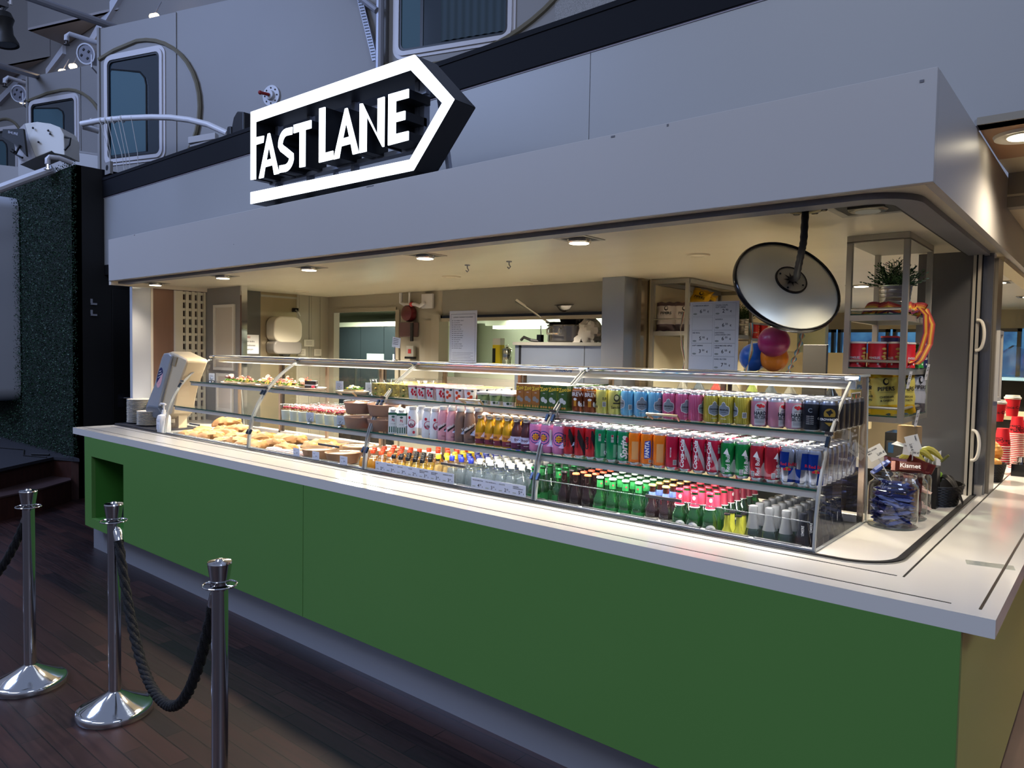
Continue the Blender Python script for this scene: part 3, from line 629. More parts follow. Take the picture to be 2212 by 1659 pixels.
b.tube([Vector((-2.31, .735, 3.92)) - o, Vector((-2.27, .78, 3.91)) - o, Vector((-2.275, .77, 3.84)) - o, Vector((-2.31, .735, 3.78)) - o], .012, black, 6); b.build('bolts_and_strap', parent=t)
# black paddle antenna
t = thing('paddle_antenna', 'black paddle shaped antenna panel left of the white loudspeaker', 'antenna', (-2.62, .35, 3.72)); o = Vector((-2.62, .35, 3.72))
ap = [(-2.714, .277, 3.966), (-2.547, .417, 3.975), (-2.509, .433, 3.68), (-2.586, .375, 3.790), (-2.72, .270, 3.887)]; b = MB(); q = [Vector(p) - o for p in ap]; dn = Vector((-.02, .025, 0))
b.add([tuple(p) for p in q] + [tuple(p + dn) for p in q], [tuple(range(5)), tuple(range(9, 4, -1))] + [(i, (i + 1) % 5, 5 + (i + 1) % 5, 5 + i) for i in range(5)], black)
decal(b, text2d('SHURE', .036, bold=.02), M('antenna_text', 'a9abb6', .5), onplane(Vector((-2.632, .352, 3.925)) - o + Vector((.006, -.007, 0)), (.755, .632, -.22), (.1, .08, 1)), step=0); b.build('panel', parent=t, smooth=0)
b = MB(); b.tube([Vector(p) - o for p in ((-2.56, .39, 3.80), (-2.6, .36, 3.70), (-2.52, .40, 3.66))], .012, black, 6); b.cyl(Vector((-2.62, .33, 3.74)) - o, Vector((-2.60, .35, 3.72)) - o, .02, black, 8); b.build('clamp', parent=t)
tubething('truss_tube', [(-3.2, -.75, 2.83), (-2.509, .149, 3.269), (-2.314, .386, 3.412), (-2.17, .578, 3.526)], .045, pvc, 'thick white tube running along the top of the hedge wall', 'pipe')
t = thing('elbow_pipe', 'white elbow pipe with tee fittings under the loudspeaker', 'pipe', (-2.078, .724, 3.605)); o = Vector((-2.078, .724, 3.605))
MB().tube([Vector(p) - o for p in ((-2.103, .505, 3.55), (-2.105, .506, 3.605), (-2.09, .52, 3.627), (-2.07, .60, 3.63), (-2.078, .724, 3.605))], .026, pvc, 10).build('pipe', parent=t)
b = MB(); b.cyl(Vector((-2.103, .505, 3.56)) - o, Vector((-2.103, .505, 3.50)) - o, .016, chrome, 10); b.cyl(Vector((-2.103, .505, 3.50)) - o, Vector((-2.103, .505, 3.494)) - o, .035, chrome, 10); b.build('valve', parent=t)
# black moving-head light, top left
t = thing('stage_light', 'black stage lamp hanging in at the top left corner', 'stage light', (-.60, -.30, 4.45)); b = MB()
dd = (Vector((-.575, -.27, 4.13)) - Vector((-.60, -.30, 4.36))).normalized(); b.lathe([(0, 0), (.07, .01), (.085, .06), (.062, .11), (.058, .18), (.085, .25), (.085, .27), (.07, .265)], black, (0, 0, -.06), 20, axis=tuple(dd)); b.build('lamp_head', parent=t)
b = MB(); b.lathe([(0, .262), (.078, .262)], M('lens_grey', '4c5160', .2), (0, 0, -.06), 20, axis=tuple(dd)); b.build('lens', parent=t)
b = MB(); b.tube([(0, 0, -.05), (.03, .03, .05), (.0, .0, .12), (-.05, -.03, .2)], .018, M('clamp_metal', '6b6a6e', .35, .7), 8); b.box(-.04, .05, -.04, .04, -.02, .03, M('clamp_metal')); b.tube([(.05, .04, .02), (.07, .05, .0), (.06, .05, .08), (.03, .03, .12)], .01, pvc, 6); b.build('clamp', parent=t)
# flange with red valve, vertical pipe, brace, black lamp, white box
t = thing('valve_flange', 'round white flange with a red valve on the cabin wall', 'valve', tuple(FP(-.19, 4.62))); b = MB()
b.lathe([(0, 0), (.12, 0), (.12, .02), (.06, .02), (.05, .05), (0, .05)], pvc, (0, 0, 0), 24, axis=tuple(-FN))
for k in range(8): a = PI / 4 * k; b.ball(FD * .088 * math.cos(a) + Vector((0, 0, .088 * math.sin(a))) - FN * .022, .010, M('screw'), 8, 5)
b.build('flange', parent=t); b = MB(); b.cyl(-FN * .05 , -FN * .14 - FD * .05, .018, M('valve_red', '8e1f22', .4), 10); b.ball(-FN * .14 - FD * .05, .024, M('valve_red'), 10, 8); b.build('valve', parent=t)
tubething('vertical_pipe', [(.30, 2.92, 6.6), (.30, 2.92, 3.4)], .045, pipe, 'vertical grey pipe left of the curtained window', 'pipe')
t = thing('wall_brace', 'diagonal tube and perforated tray left of the vertical pipe', 'bracket', (.1, 2.86, 5.6)); b = MB(); b.tube([(-.30, -.06, .1), (.2, .02, -.30)], .035, pipe, 8); b.build('brace', parent=t)
b = MB(); dz = Vector((.20, .03, -.62)).normalized(); b.obox((.02, .03, -.42), dz, FD, FN, .40, .035, .01, pipe)
for k in range(22): b.obox(Vector((.02, .03, -.42)) + dz * (-.37 + k * .035) - FN * .011, dz, FD, FN, .006, .026, .002, seal)
b.build('perforated_tray', parent=t, smooth=0)
t = thing('black_floodlight', 'black lamp housing behind the sign on the dark band', 'floodlight', (-.20, 1.60, 3.72)); b = MB()
b.prism([(-.08, 0), (.14, 0), (.14, .24), (.02, .27), (-.05, .22), (-.08, .14)], -.06, .1, M('lamp_black', '0c0f18', .4), 'y'); b.build('housing', parent=t, smooth=0, bevel=.015)
b = MB(); b.prism([(-.16, 0), (-.08, 0), (-.08, .14), (-.14, .15), (-.16, .12)], -.07, .05, M('lamp_black'), 'y'); b.build('driver_box', parent=t, smooth=0, bevel=.01)
t = thing('cable_box', 'small white equipment box on the band beside the handrail', 'box', (-1.25, 1.75, 3.85)); b = MB(); b.obox((0, 0, .10), (.76, .64, .18), (-.64, .76, 0), (0, 0, 1), .15, .05, .035, pvc); b.obox((.0, 0, .05), (.76, .64, .28), (-.64, .76, 0), (0, 0, 1), .14, .04, .012, M('box_grey', '9c9ba2', .5)); b.build('box_body', parent=t, smooth=0, bevel=.004)
b = MB(); b.box(-2.02, -1.88, 1.03, 1.06, 3.53, 3.66, wpaint); b.cyl((-1.96, 1.028, 3.60), (-1.96, 1.03, 3.60), .03, black, 12); struct(b, 'trim_24', 'small white corner plate with a dark hole above the navy band', smooth=0)
# ================================================================ COUNTER, WORKTOP
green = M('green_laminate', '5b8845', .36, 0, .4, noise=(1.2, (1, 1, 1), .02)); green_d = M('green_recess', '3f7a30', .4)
ct = thing('service_counter', 'long bright green service counter with a steel kick plate', 'counter', (3.2, .2, 0))
def loc_(x, y, z=0): return (x - 3.2, y - .2, z)
b = MB()
def fbx(mb, x0, x1, z0, z1, m, y0=.0, y1=.03): mb.box(x0 - 3.2, x1 - 3.2, y0 - .2, y1 - .2, z0, z1, m)
g0 = .243; zb, zt = .234, .949
fbx(b, g0, .38, zb, zt, green); fbx(b, .975, 3.243, zb, zt, green); fbx(b, .38, .975, zb, .31, green); fbx(b, .38, .975, .80, zt, green)
b.build('front_panel', parent=ct, smooth=0, bevel=.001)
b = MB(); fbx(b, 3.247, 6.271, zb, zt, green); b.build('front_panel', parent=ct, smooth=0, bevel=.001)
b = MB(); fbx(b, 3.2435, 3.2465, zb, zt, black, .004, .02); b.build('panel_joint', parent=ct, smooth=0)
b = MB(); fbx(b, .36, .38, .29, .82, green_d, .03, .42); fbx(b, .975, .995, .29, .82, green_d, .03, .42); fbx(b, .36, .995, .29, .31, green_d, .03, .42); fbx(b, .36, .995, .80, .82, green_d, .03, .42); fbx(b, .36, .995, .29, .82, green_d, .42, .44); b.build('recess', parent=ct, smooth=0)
b = MB(); fbx(b, .1685 - .075, 6.20, 0, zb, M('kick_steel', 'b4b6bd', .32, .55, bump=(20, (.2, 1, 1), .05)), .118, .13)
b2 = MB(); b2.box(.17 - 3.2, .18 - 3.2, -.08, 3.0, 0, zb, M('kick_steel')); 
b.build('kick_plate', parent=ct, smooth=0); b2.build('kick_plate', parent=ct, smooth=0)
MB().box(.243 - 3.2, .26 - 3.2, -.17, .80, zb, zt, green).build('side_panel', parent=ct, smooth=0); b = MB(); b.box(6.245 - 3.2, 6.271 - 3.2, -.17, 4.2, .10, zt, M('green_side_warm_lit', 'b0b05c', .35)); b.build('side_panel', parent=ct, smooth=0); MB().box(6.2 - 3.2, 6.24 - 3.2, -.1, 4.2, 0, .10, M('kick_steel')).build('kick_plate', parent=ct, smooth=0)  # right side is the same green with yellowish light mixed into its colour
b = MB(); fbx(b, .26, 6.2, .0, .40, black, .14, .16); b.build('inner_frame', parent=ct, smooth=0)
b = MB(); b.box(-.11, .11, -.07, .07, 0, .05, M('dark_tray', '12100f', .6)); b.box(-.09, .09, -.05, .05, .05, .09, M('dark_tray')); tag(b.build('dark_box', loc=(.80, .22, .312), smooth=0, bevel=.004), 'small dark box lying in the recess of the green counter', 'box')
top = M('solid_surface', 'd6d2cb', .16, 0, .5, coat=.25); line = M('inlay_dark', '3b3936', .35, .5)
wt = MB()
ZT = 1.0; ZB = .949
wt.box(0, 6.347, 0, .355, ZB, ZT, top); wt.box(0, .90, .355, 1.13, ZB, ZT, top); wt.box(5.785, 6.347, .355, 4.4, ZB, ZT, top); wt.box(.90, 5.785, .96, 1.16, ZB, ZT, top)
wto = wt.build('worktop', smooth=0); tag(wto, 'white solid worktop running the whole length of the counter', 'worktop')
b = MB()
for (x0, x1, y0, y1) in ((.1, 6.235, .068, .073), (.12, 6.06, .246, .251), (6.075, 6.081, .25, 4.38), (6.300, 6.307, .068, 4.38), (0.02, .1, .068, .073)): b.box(x0, x1, y0, y1, ZT - .001, ZT + .0012, line)
b.build('inlay_line', parent=wto, smooth=0)
b = MB(); band(b, (.06, .302, 6.035, 2.03), .020, ZT - .002, ZT + .006, rubber, .17); b.build('gasket', parent=wto)
b = MB(); band(b, (.06, .296, 6.043, 2.03), .004, ZT - .002, ZT + .004, steel, .178); b.build('gasket_trim', parent=wto)
b = MB(); b.box(-.075, .06, -.03, .03, 0, .0008, thin('clear_sticker', (.93, .95, .94), .1)); b.build('sticker', parent=wto, loc=(6.27, .60, ZT + .0003), rot=(0, 0, .2), smooth=0)
# ================================================================ SIGN
sign_e = emis('sign_face', 'eaf4ff', 3.2); dk = M('sign_side', '10131c', .4); kerf = M('sign_kerf', '6a86b0', .4)
sg = thing('illuminated_sign', 'glowing white arrow shaped sign reading FAST LANE on the canopy', 'sign', (2.23, .28, 2.60)); SO = Vector((2.23, .28, 2.60)); D = .155
def sgpart(name, poly, depth=D, rnd=0):
    P = [(x - 2.23, z - 2.60) for x, z in poly]; b = MB(); b.prism(P, .006, depth, dk, 'y'); vs = [(p[0], 0.0, p[1]) for p in P] + [(p[0], .006, p[1]) for p in P]; n = len(P)
    b.add(vs, [tuple(range(n))] + [(i, (i + 1) % n, n + (i + 1) % n, n + i) for i in range(n)], sign_e); return b.build(name, parent=sg, smooth=0, weld=False)
sgpart('frame_top', [(2.232, 3.110), (2.232, 3.182), (3.772, 3.166), (3.742, 3.098)])
sgpart('frame_bottom', [(2.232, 2.600), (2.232, 2.674), (3.745, 2.648), (3.770, 2.590)])
sgpart('frame_arrow_upper', [(3.775, 3.165), (3.745, 3.097), (3.975, 2.886), (4.056, 2.888)])
sgpart('frame_arrow_lower', [(3.975, 2.884), (4.056, 2.886), (3.773, 2.591), (3.748, 2.649)])
sgpart('letter_f', [(2.232, 2.753), (2.232, 3.108), (2.290, 3.108), (2.290, 3.012), (2.384, 3.006), (2.376, 2.966), (2.290, 2.966), (2.290, 2.750)])
def letterA(x0, x1, z0, z1):
    w_ = x1 - x0; c = (x0 + x1) / 2; t = .050
    O = [(x0, z0), (x0 + t, z0), (x0 + t + .018, z0 + .062), (x1 - t - .018, z0 + .062), (x1 - t, z0), (x1, z0), (c + .010, z1), (c - .010, z1)]
    return O, [(c - .030, z0 + .102), (c + .030, z0 + .102), (c, z0 + .19)]
def a_parts(name, x0, x1):
    O, I = letterA(x0, x1, 2.748, 3.010); c = (x0 + x1) / 2
    L = [O[0], O[1], O[2], I[0], I[2], O[6 + 0] if False else (c, 3.01), (c - .010, 3.01)]
    Rr = [O[5], O[4], O[3], I[1], I[2], (c, 3.01), (c + .010, 3.01)][::-1]
    b = MB()
    for P0 in (L, Rr, [O[2], O[3], I[1], I[0]]):
        P = [(x - 2.23, z - 2.60) for x, z in P0]; n = len(P)
        b.prism(P, .006, D, dk, 'y'); b.add([(p[0], 0.0, p[1]) for p in P] + [(p[0], .006, p[1]) for p in P], [tuple(range(n))] + [(i, (i + 1) % n, n + (i + 1) % n, n + i) for i in range(n)], sign_e)
    return b.build(name, parent=sg, smooth=0, weld=False)
a_parts('letter_a', 2.330, 2.553)
# S as a thick stroked path
def stroke(name, pts, t):
    L = []; Rr = []
    for i, p in enumerate(pts):
        a = Vector(pts[max(i - 1, 0)]); c = Vector(pts[min(i + 1, len(pts) - 1)]); d = (c - a).normalized(); n = Vector((-d.y, d.x)) * t / 2
        L.append((p[0] + n.x, p[1] + n.y)); Rr.append((p[0] - n.x, p[1] - n.y))
    b = MB()
    for i in range(len(pts) - 1):
        P = [(x - 2.23, z - 2.60) for x, z in (L[i], L[i + 1], Rr[i + 1], Rr[i])]
        b.prism(P, .006, D, dk, 'y'); b.add([(p[0], 0.0, p[1]) for p in P] + [(p[0], .006, p[1]) for p in P], [(0, 1, 2, 3)] + [(i_, (i_ + 1) % 4, 4 + (i_ + 1) % 4, 4 + i_) for i_ in range(4)], sign_e)
    return b.build(name, parent=sg, smooth=0, weld=False)
S = [(2.694, 2.982)] + [(2.632 + .064 * math.cos(a), 2.915 + .070 * math.sin(a)) for a in [PI * .5 + PI * .5 * i / 6 for i in range(0, 7)]]
S += [(2.585, 2.895), (2.625, 2.872), (2.660, 2.850)] + [(2.625 + .066 * math.cos(a), 2.832 + .062 * math.sin(a) - .0) for a in [0 - PI * .5 * i / 6 for i in range(0, 7)]] + [(2.560, 2.773)]
stroke('letter_s', S, .043)
sgpart('letter_t', [(2.712, 2.964), (2.712, 3.012), (2.888, 3.008), (2.888, 2.962), (2.829, 2.963), (2.829, 2.750), (2.774, 2.752), (2.774, 2.964)])
sgpart('letter_l', [(2.968, 2.751), (2.968, 3.058), (3.023, 3.056), (3.023, 2.797), (3.100, 2.797), (3.100, 2.750)])
a_parts('letter_a', 3.106, 3.330)
sgpart('letter_n', [(3.338, 2.747), (3.338, 3.010), (3.360, 3.008), (3.489, 2.815), (3.489, 3.006), (3.542, 3.006), (3.542, 2.748), (3.530, 2.748), (3.396, 2.935), (3.396, 2.746)])
sgpart('letter_e', [(3.575, 2.748), (3.575, 3.010), (3.730, 3.006), (3.730, 2.962), (3.632, 2.965), (3.632, 2.902), (3.705, 2.901), (3.705, 2.857), (3.632, 2.858), (3.632, 2.796), (3.732, 2.794), (3.732, 2.749)])
b = MB(); b.box(0.02, 1.55, D - .03, D + .02, .14, .165, M('bracket_grey', '8e94a5', .4, .5)); b.box(.02, 1.5, D - .03, D + .0, .42, .44, M('bracket_grey'))
for x in (.07, .42, .86, 1.40): b.box(x, x + .03, D - .02, D + .02, -.04, .52, M('bracket_grey'))
b.box(1.44, 1.475, D - .02, D + .02, -.04, .52, M('bracket_grey')); b.build('support_frame', parent=sg, smooth=0)
b = MB(); b.obox((1.52, D + .10, .18), (.2, 0, -1), (0, 1, 0), (1, 0, .2), .30, .012, .012, M('bracket_grey')); b.build('brace', parent=sg, smooth=0); MB().obox((.62, D + .08, .04), (.2, .1, -1), (0, 1, 0), (1, 0, .2), .15, .012, .012, M('bracket_grey')).build('brace', parent=sg, smooth=0)
# ================================================================ downlights in the soffit
lampw = emis('downlight_lens', 'fff0cf', 14); grille = M('downlight_black', '090909', .5)
POS = [(4.583, .60, 'above the black bottles'), (3.528, .60, 'above the juice bottles'), (2.412, .60, 'above the brown bowls'), (1.332, .58, 'above the paper bags'), (.202, .58, 'above the plate stacks')]
def downlight(x, y, lb, tilt=0, cold=False):
    t = thing('square_downlight', lb, 'downlight', (x, y, 2.217), group='square tilted downlights in the soffit')
    b = MB(); s_ = .088; i_ = .070
    P = [(-s_, -s_), (s_, -s_), (s_, s_), (-s_, s_)]; Q = [(-i_, -i_), (i_, -i_), (i_, i_), (-i_, i_)]
    vs = [(p[0], p[1], -.004) for p in P] + [(p[0], p[1], -.004) for p in Q] + [(p[0], p[1], .0) for p in P] + [(p[0], p[1], .0) for p in Q]
    b.add(vs, [(i, (i + 1) % 4, 4 + (i + 1) % 4, 4 + i) for i in range(4)] + [(i, (i + 1) % 4, 8 + (i + 1) % 4, 8 + i) for i in range(4)], M('downlight_rim', 'aaa69c', .4, .6)); b.box(-i_, i_, -i_, i_, -.0025, -.0005, grille); b.build('frame', parent=t, smooth=0)
    b = MB(); b.lathe([(0, 0), (.050, 0), (.056, .006), (.058, .018), (.052, .02), (0, .02)], M('lamp_ring', 'd0ccc0', .25, .8), (0, 0, -.022), 24); b.build('lamp_ring', parent=t)
    b = MB(); b.lathe([(0, -.0235), (.046, -.0235), (.046, -.021)], lampw, (0, 0, 0), 24); b.build('lamp', parent=t)
    l = bpy.data.lights.new('downlight_beam', 'SPOT'); l.energy = 105 if x > 3 else (92 if x > 2 else (66 if x > 1 else 26)); l.color = (1, .84, .60); l.spot_size = math.radians(98); l.spot_blend = 1.0; l.shadow_soft_size = .045
    lo = bpy.data.objects.new('downlight_beam', l); col.objects.link(lo); lo.location = (x, y - .04, 2.185); lo.rotation_euler = (math.radians(-15), 0, 0)
    return t
for x, y, lb in POS: downlight(x, y, 'square downlight glowing in the soffit ' + lb)
t = thing('recessed_lamp', 'open square lamp housing in the soffit beside the hanging mirror', 'downlight', (5.845, .60, 2.217)); b = MB(); s_ = .12; i_ = .092
vs = [(x * q, y * q, -.004) for q in (s_, i_) for x, y in ((-1, -1), (1, -1), (1, 1), (-1, 1))] + [(x * i_, y * i_, .09) for x, y in ((-1, -1), (1, -1), (1, 1), (-1, 1))]
b.add(vs, [(i, (i + 1) % 4, 4 + (i + 1) % 4, 4 + i) for i in range(4)], M('downlight_rim')); b.box(-i_, i_, -i_, i_, -.0034, -.0005, grille); b.build('frame', parent=t, smooth=0)
b = MB(); b.lathe([(0, -.012), (.058, -.012), (.066, -.006), (.066, -.003)], M('reflector', '8a8678', .25, .8), (0, 0, 0), 28); b.box(-.05, .07, -.075, -.055, -.012, -.004, M('reflector')); b.build('reflector', parent=t)
l = bpy.data.lights.new('recessed_beam', 'SPOT'); l.energy = 55; l.color = (1, .86, .62); l.spot_size = math.radians(90); l.spot_blend = 1.0; l.shadow_soft_size = .04
lo = bpy.data.objects.new('recessed_beam', l); col.objects.link(lo); lo.location = (5.845, .60, 2.195)
b = MB(); b.lathe([(0, -.0135), (.042, -.0135), (.042, -.012)], emis('dim_lens', 'fff3d8', .12), (0, 0, 0), 24); b.build('lens', parent=t)
for (x, y, r, lb) in ((4.80, 1.40, .065, 'round ceiling speaker grille behind the mirror'), (2.95, 2.2, .07, 'flat round disc on the soffit above the hatch'), (2.823, 1.519, .07, 'flat round disc in the middle of the soffit'), (.62, 1.75, .07, 'round vent near the grey partition')):
    b = MB(); b.lathe([(0, -.004), (r * .5, -.006), (r * .55, -.010), (r * .95, -.008), (r, 0)], M('disc_cream', 'c9bfa8', .4), (0, 0, 0), 28); tag(b.build('ceiling_disc', loc=(x, y, 2.217)), lb, 'ceiling disc', 'round discs in the soffit')
for (x, y, lb) in ((3.41, 1.07, 'small hook on the soffit, left one'), (3.752, 1.069, 'small hook on the soffit, right one')):
    b = MB(); b.lathe([(0, 0), (.018, 0), (.016, -.006), (0, -.006)], M('hook_grey'), (0, 0, 0), 12); b.tube([(0, 0, -.004), (0, 0, -.02), (.012, 0, -.034), (.0, 0, -.044), (-.012, 0, -.034)], .0035, M('hook_grey'), 6); tag(b.build('ceiling_hook', loc=(x, y, 2.217)), lb, 'hook', 'small hooks on the soffit')
for (x, y) in ((5.2, 2.8), (4.9, 4.4), (1.1, 1.45), (3.0, 1.65), (4.5, 1.85), (5.1, 1.6)):  # spots without fixtures, added to brighten the kiosk interior
    l = bpy.data.lights.new('inner_fill_spot', 'SPOT'); l.energy = 390 if x < 3.5 else (110 if y < 2 else 240); l.color = (1, .90, .72); l.spot_size = math.radians(140); l.spot_blend = .8; l.shadow_soft_size = .06
    lo = bpy.data.objects.new('inner_fill_spot', l); col.objects.link(lo); lo.location = (x, y, 2.16)
def rl(name, x, y, z, e_, c_=(1, .84, .62), s_=150):
    l = bpy.data.lights.new(name, 'SPOT'); l.energy = e_; l.color = c_; l.spot_size = math.radians(s_); l.spot_blend = .6; l.shadow_soft_size = .05
    lo = bpy.data.objects.new(name, l); col.objects.link(lo); lo.location = (x, y, z)
rl('oak_ceiling_lamp', 6.42, 1.35, 2.54, 40); rl('restaurant_lamp', 6.6, 3.6, 2.38, 130); rl('restaurant_lamp', 5.6, 5.6, 2.16, 110, (1, .84, .62)); rl('restaurant_lamp', 7.4, 5.5, 2.38, 120)
b = MB(); b.lathe([(0, -.01), (.06, -.01), (.062, -.004), (.1, -.012), (.105, 0)], M('ring_white', 'e2dccb', .3), (0, 0, 0), 28); o = b.build('round_downlight', loc=(6.235, 1.28, 2.572)); tag(o, 'round white downlight in the oak ceiling strip', 'downlight')
b = MB(); b.lathe([(0, -.0125), (.055, -.0125), (.055, -.01)], lampw, (0, 0, 0), 24); b.build('lens', parent=o)
for (x, y, lb) in ((5.885, 3.75, 'tilted downlight beyond the steel post, nearer one'), (5.95, 5.2, 'square downlight further back in the restaurant'), (5.05, 3.6, 'small downlight seen through the hanging rack')):
    t = thing('square_downlight', lb, 'downlight', (x, y, 2.217), group='downlights of the restaurant'); b = MB(); b.box(-.09, .09, -.09, .09, -.005, -.001, M('downlight_rim')); b.box(-.07, .07, -.07, .07, -.0065, -.005, grille); b.build('frame', parent=t, smooth=0)
    b = MB(); b.lathe([(0, -.009), (.05, -.009), (.05, -.006)], emis('far_lens', 'fff0cf', 9), (0, 0, 0), 20); b.build('lamp', parent=t)
# kitchen light tubes
area('kitchen_light', (-1.6, 4.2, 2.2), (-1.6, 4.2, 0), 2.0, 160, (.93, 1, .80), .6)
area('hatch_light', (1.6, 4.9, 2.1), (1.6, 4.4, 0), 2.2, 160, (.95, 1, .82), .5)
# ================================================================ CURVED GLASS DISPLAY CASE
CX0, CX1 = .905, 5.779
clipd = M('clip_dark', '1c2a3c', .25, .6)
DIV = [.905, 2.11, 3.33, 4.545, 5.779]
PR = [(.338, 1.006), (.342, 1.06), (.349, 1.12), (.361, 1.18), (.381, 1.24), (.410, 1.30), (.448, 1.36), (.495, 1.415), (.548, 1.467), (.605, 1.515), (.665, 1.556), (.722, 1.592)]
dc = thing('display_case', 'long curved glass display case full of drinks and food on the worktop', 'display case', (3.342, .65, 1.0)); DO = Vector((3.342, .65, 1.0))
def D3(x, y, z): return (x - DO.x, y - DO.y, z - DO.z)
def dbox(b, x0, x1, y0, y1, z0, z1, m): b.box(x0 - DO.x, x1 - DO.x, y0 - DO.y, y1 - DO.y, z0 - DO.z, z1 - DO.z, m)
rail = M('case_rail', 'd6d3cd', .38, .55); frost = M('case_frame_champagne', 'b09a86', .35, .7)
# glazing: one curved pane per section
for i in range(4):
    a, c = DIV[i] + .012, DIV[i + 1] - .012
    b = MB(); A = [D3(a, y, z) for y, z in PR]; B = [D3(c, y, z) for y, z in PR]; b.strip(A, B, glass); 
    PANES = globals().setdefault('PANES', []); PANES.append(b.build('front_pane', parent=dc, smooth=60, weld=False))
# curved clear dividers (edge strips), with dark clips
for i, x in enumerate(DIV):
    b = MB(); n = len(PR); Z = PR
    for dx in ((-.011, -.005), (.005, .011)) if 0 < i < 4 else ((-.004, .004),):
        vs = []; 
        for y, z in Z:
            for xx in (x + dx[0], x + dx[1]): vs += [D3(xx, y - .006, z + .002), D3(xx, y + .010, z - .004)]
        fs = []
        for k in range(n - 1):
            q = 4 * k; fs += [(q, q + 4, q + 6, q + 2), (q + 1, q + 3, q + 7, q + 5), (q, q + 1, q + 5, q + 4), (q + 2, q + 6, q + 7, q + 3)]
        fs += [(0, 2, 3, 1), (4 * n - 4, 4 * n - 3, 4 * n - 1, 4 * n - 2)]; b.add(vs, fs, acryl_edge)
    DIVO = b.build('divider_edge', parent=dc, smooth=60)
    divo = bpy.context.view_layer.objects.active if False else DIVO
    def clip(mb): mb.build('clip', parent=divo)
    for (y, z) in ((.452, 1.375), (.348, 1.115)):
        if 0 < i < 4:
            for dx in (-.022, .012): clip(MB().obox(D3(x + dx + .005, y - .004, z), (1, 0, 0), (0, .5, .8), (0, .8, -.5), .006, .017, .006, M('clip_dark')))
        elif z > 1.2: clip(MB().obox(D3(x, y, z), (1, 0, 0), (0, .5, .8), (0, .8, -.5), .006, .02, .007, M('clip_dark')))
    clip(MB().cyl(D3(x - .02, .715, 1.60), D3(x + .03, .715, 1.60), .012, chrome, 10)); clip(MB().cyl(D3(x - .015, .47, 1.405), D3(x + .015, .47, 1.405), .008, chrome, 8))
# end panels
for x, nm in ((CX0, 'end_panel'), (CX1, 'end_panel')):
    poly = [(y - DO.y, z - DO.z) for y, z in PR] + [(.76 - DO.y, 1.608 - 1), (.945 - DO.y, 1.608 - 1), (1.0 - DO.y, 1.002 - 1)]
    b = MB(); b.add([(x - DO.x, p[0], p[1]) for p in poly], [tuple(range(len(poly)))], acryl); b.build(nm, parent=dc, smooth=0, weld=False)
    b = MB(); dbox(b, x - .006, x + .006, .338, 1.0, 1.0005, 1.006, acryl_edge); b.tube([D3(x, .945, 1.605), D3(x, 1.0, 1.006)], .006, acryl_edge, 6); dbox(b, x - .008, x + .008, .72, .96, 1.603, 1.612, acryl_edge); b.build('panel_edge', parent=dc, smooth=0)
# top canopy
b = MB(); dbox(b, CX0, CX1, .74, .95, 1.600, 1.609, rail); dbox(b, CX0, CX1, .725, .745, 1.580, 1.606, rail); dbox(b, CX0, CX1, .775, .79, 1.555, 1.60, rail); b.cyl(D3(CX0, .722, 1.602), D3(CX1, .722, 1.602), .009, chrome, 10)
ctop = b.build('top', parent=dc, smooth=40)
b = MB(); decal(b, text2d('metos', .034, bold=.02, sx=1.2), M('logo_navy', '27406a', .5), onplane(D3(4.42, .7215, 1.593), (1, 0, 0), (0, .0, 1)), step=0); b.build('logo', parent=ctop, smooth=0)
# glass shelves with steel lips
for (z, y0) in ((1.217, .372), (1.405, .500)):
    for i in range(4):
        a, c = DIV[i] + .008, DIV[i + 1] - .008; yb = .93
        if i == 0: y0_ = y0 + .03
        else: y0_ = y0
        b = MB(); dbox(b, a, c, y0_, yb, z - .008, z - .0005, glass); shf = b.build('shelf', parent=dc, smooth=0)
        b = MB(); dbox(b, a, c, y0_ - .002, y0_ + .0005, z - .008, z - .0005, glass_edge); b.build('shelf_edge', parent=shf, smooth=0)
        b = MB(); dbox(b, a, c, y0_ + .006, y0_ + .024, z - .034, z - .0085, rail); b.build('shelf_rail', parent=shf, smooth=0, bevel=.001)
# back frame with sliding glass
b = MB(); dbox(b, CX0, CX1, .945, .965, 1.0, 1.03, rail); dbox(b, CX0, CX1, .95, .96, 1.585, 1.605, frost)
for i in range(9):
    x = CX0 + .01 + (CX1 - CX0 - .02) * i / 8
    dbox(b, x - .011, x + .011, .945, .962, 1.0, 1.60, frost)
    if i % 2: dbox(b, x + .02, x + .035, .955, .97, 1.0, 1.60, M('case_dark_strip', '4a423c', .4, .5))
b.build('back_frame', parent=dc, smooth=0)
b = MB(); dbox(b, CX0, CX1, .958, .960, 1.03, 1.59, glass); b.build('back_pane', parent=dc, smooth=0)
# well
b = MB(); dbox(b, .905, 5.78, .36, .955, .905, .913, steel_soft); dbox(b, .905, 5.78, .356, .362, .905, .999, steel_soft); dbox(b, .905, 5.78, .95, .957, .905, 1.0, steel_soft); dbox(b, .903, .908, .36, .955, .905, 1.0, steel_soft); dbox(b, 5.777, 5.782, .36, .955, .905, 1.0, steel_soft)
for i in range(1, 4): dbox(b, DIV[i] - .002, DIV[i] + .002, .37, .95, .913, .985, steel_soft)
b.build('well', parent=dc, smooth=0)
b = MB(); dbox(b, .91, 5.775, .342, .372, .998, 1.010, M('well_rim', 'b4b4b6', .4, .5)); dbox(b, .91, 5.775, .332, .342, 1.0, 1.004, rubber)
x = 1.0
while x < 5.6: dbox(b, x, x + .17, .352, .368, 1.010, 1.0135, steel); x += .19
dbox(b, .91, 5.775, .372, .392, .985, .990, steel_soft); b.build('front_rim', parent=dc, smooth=0)
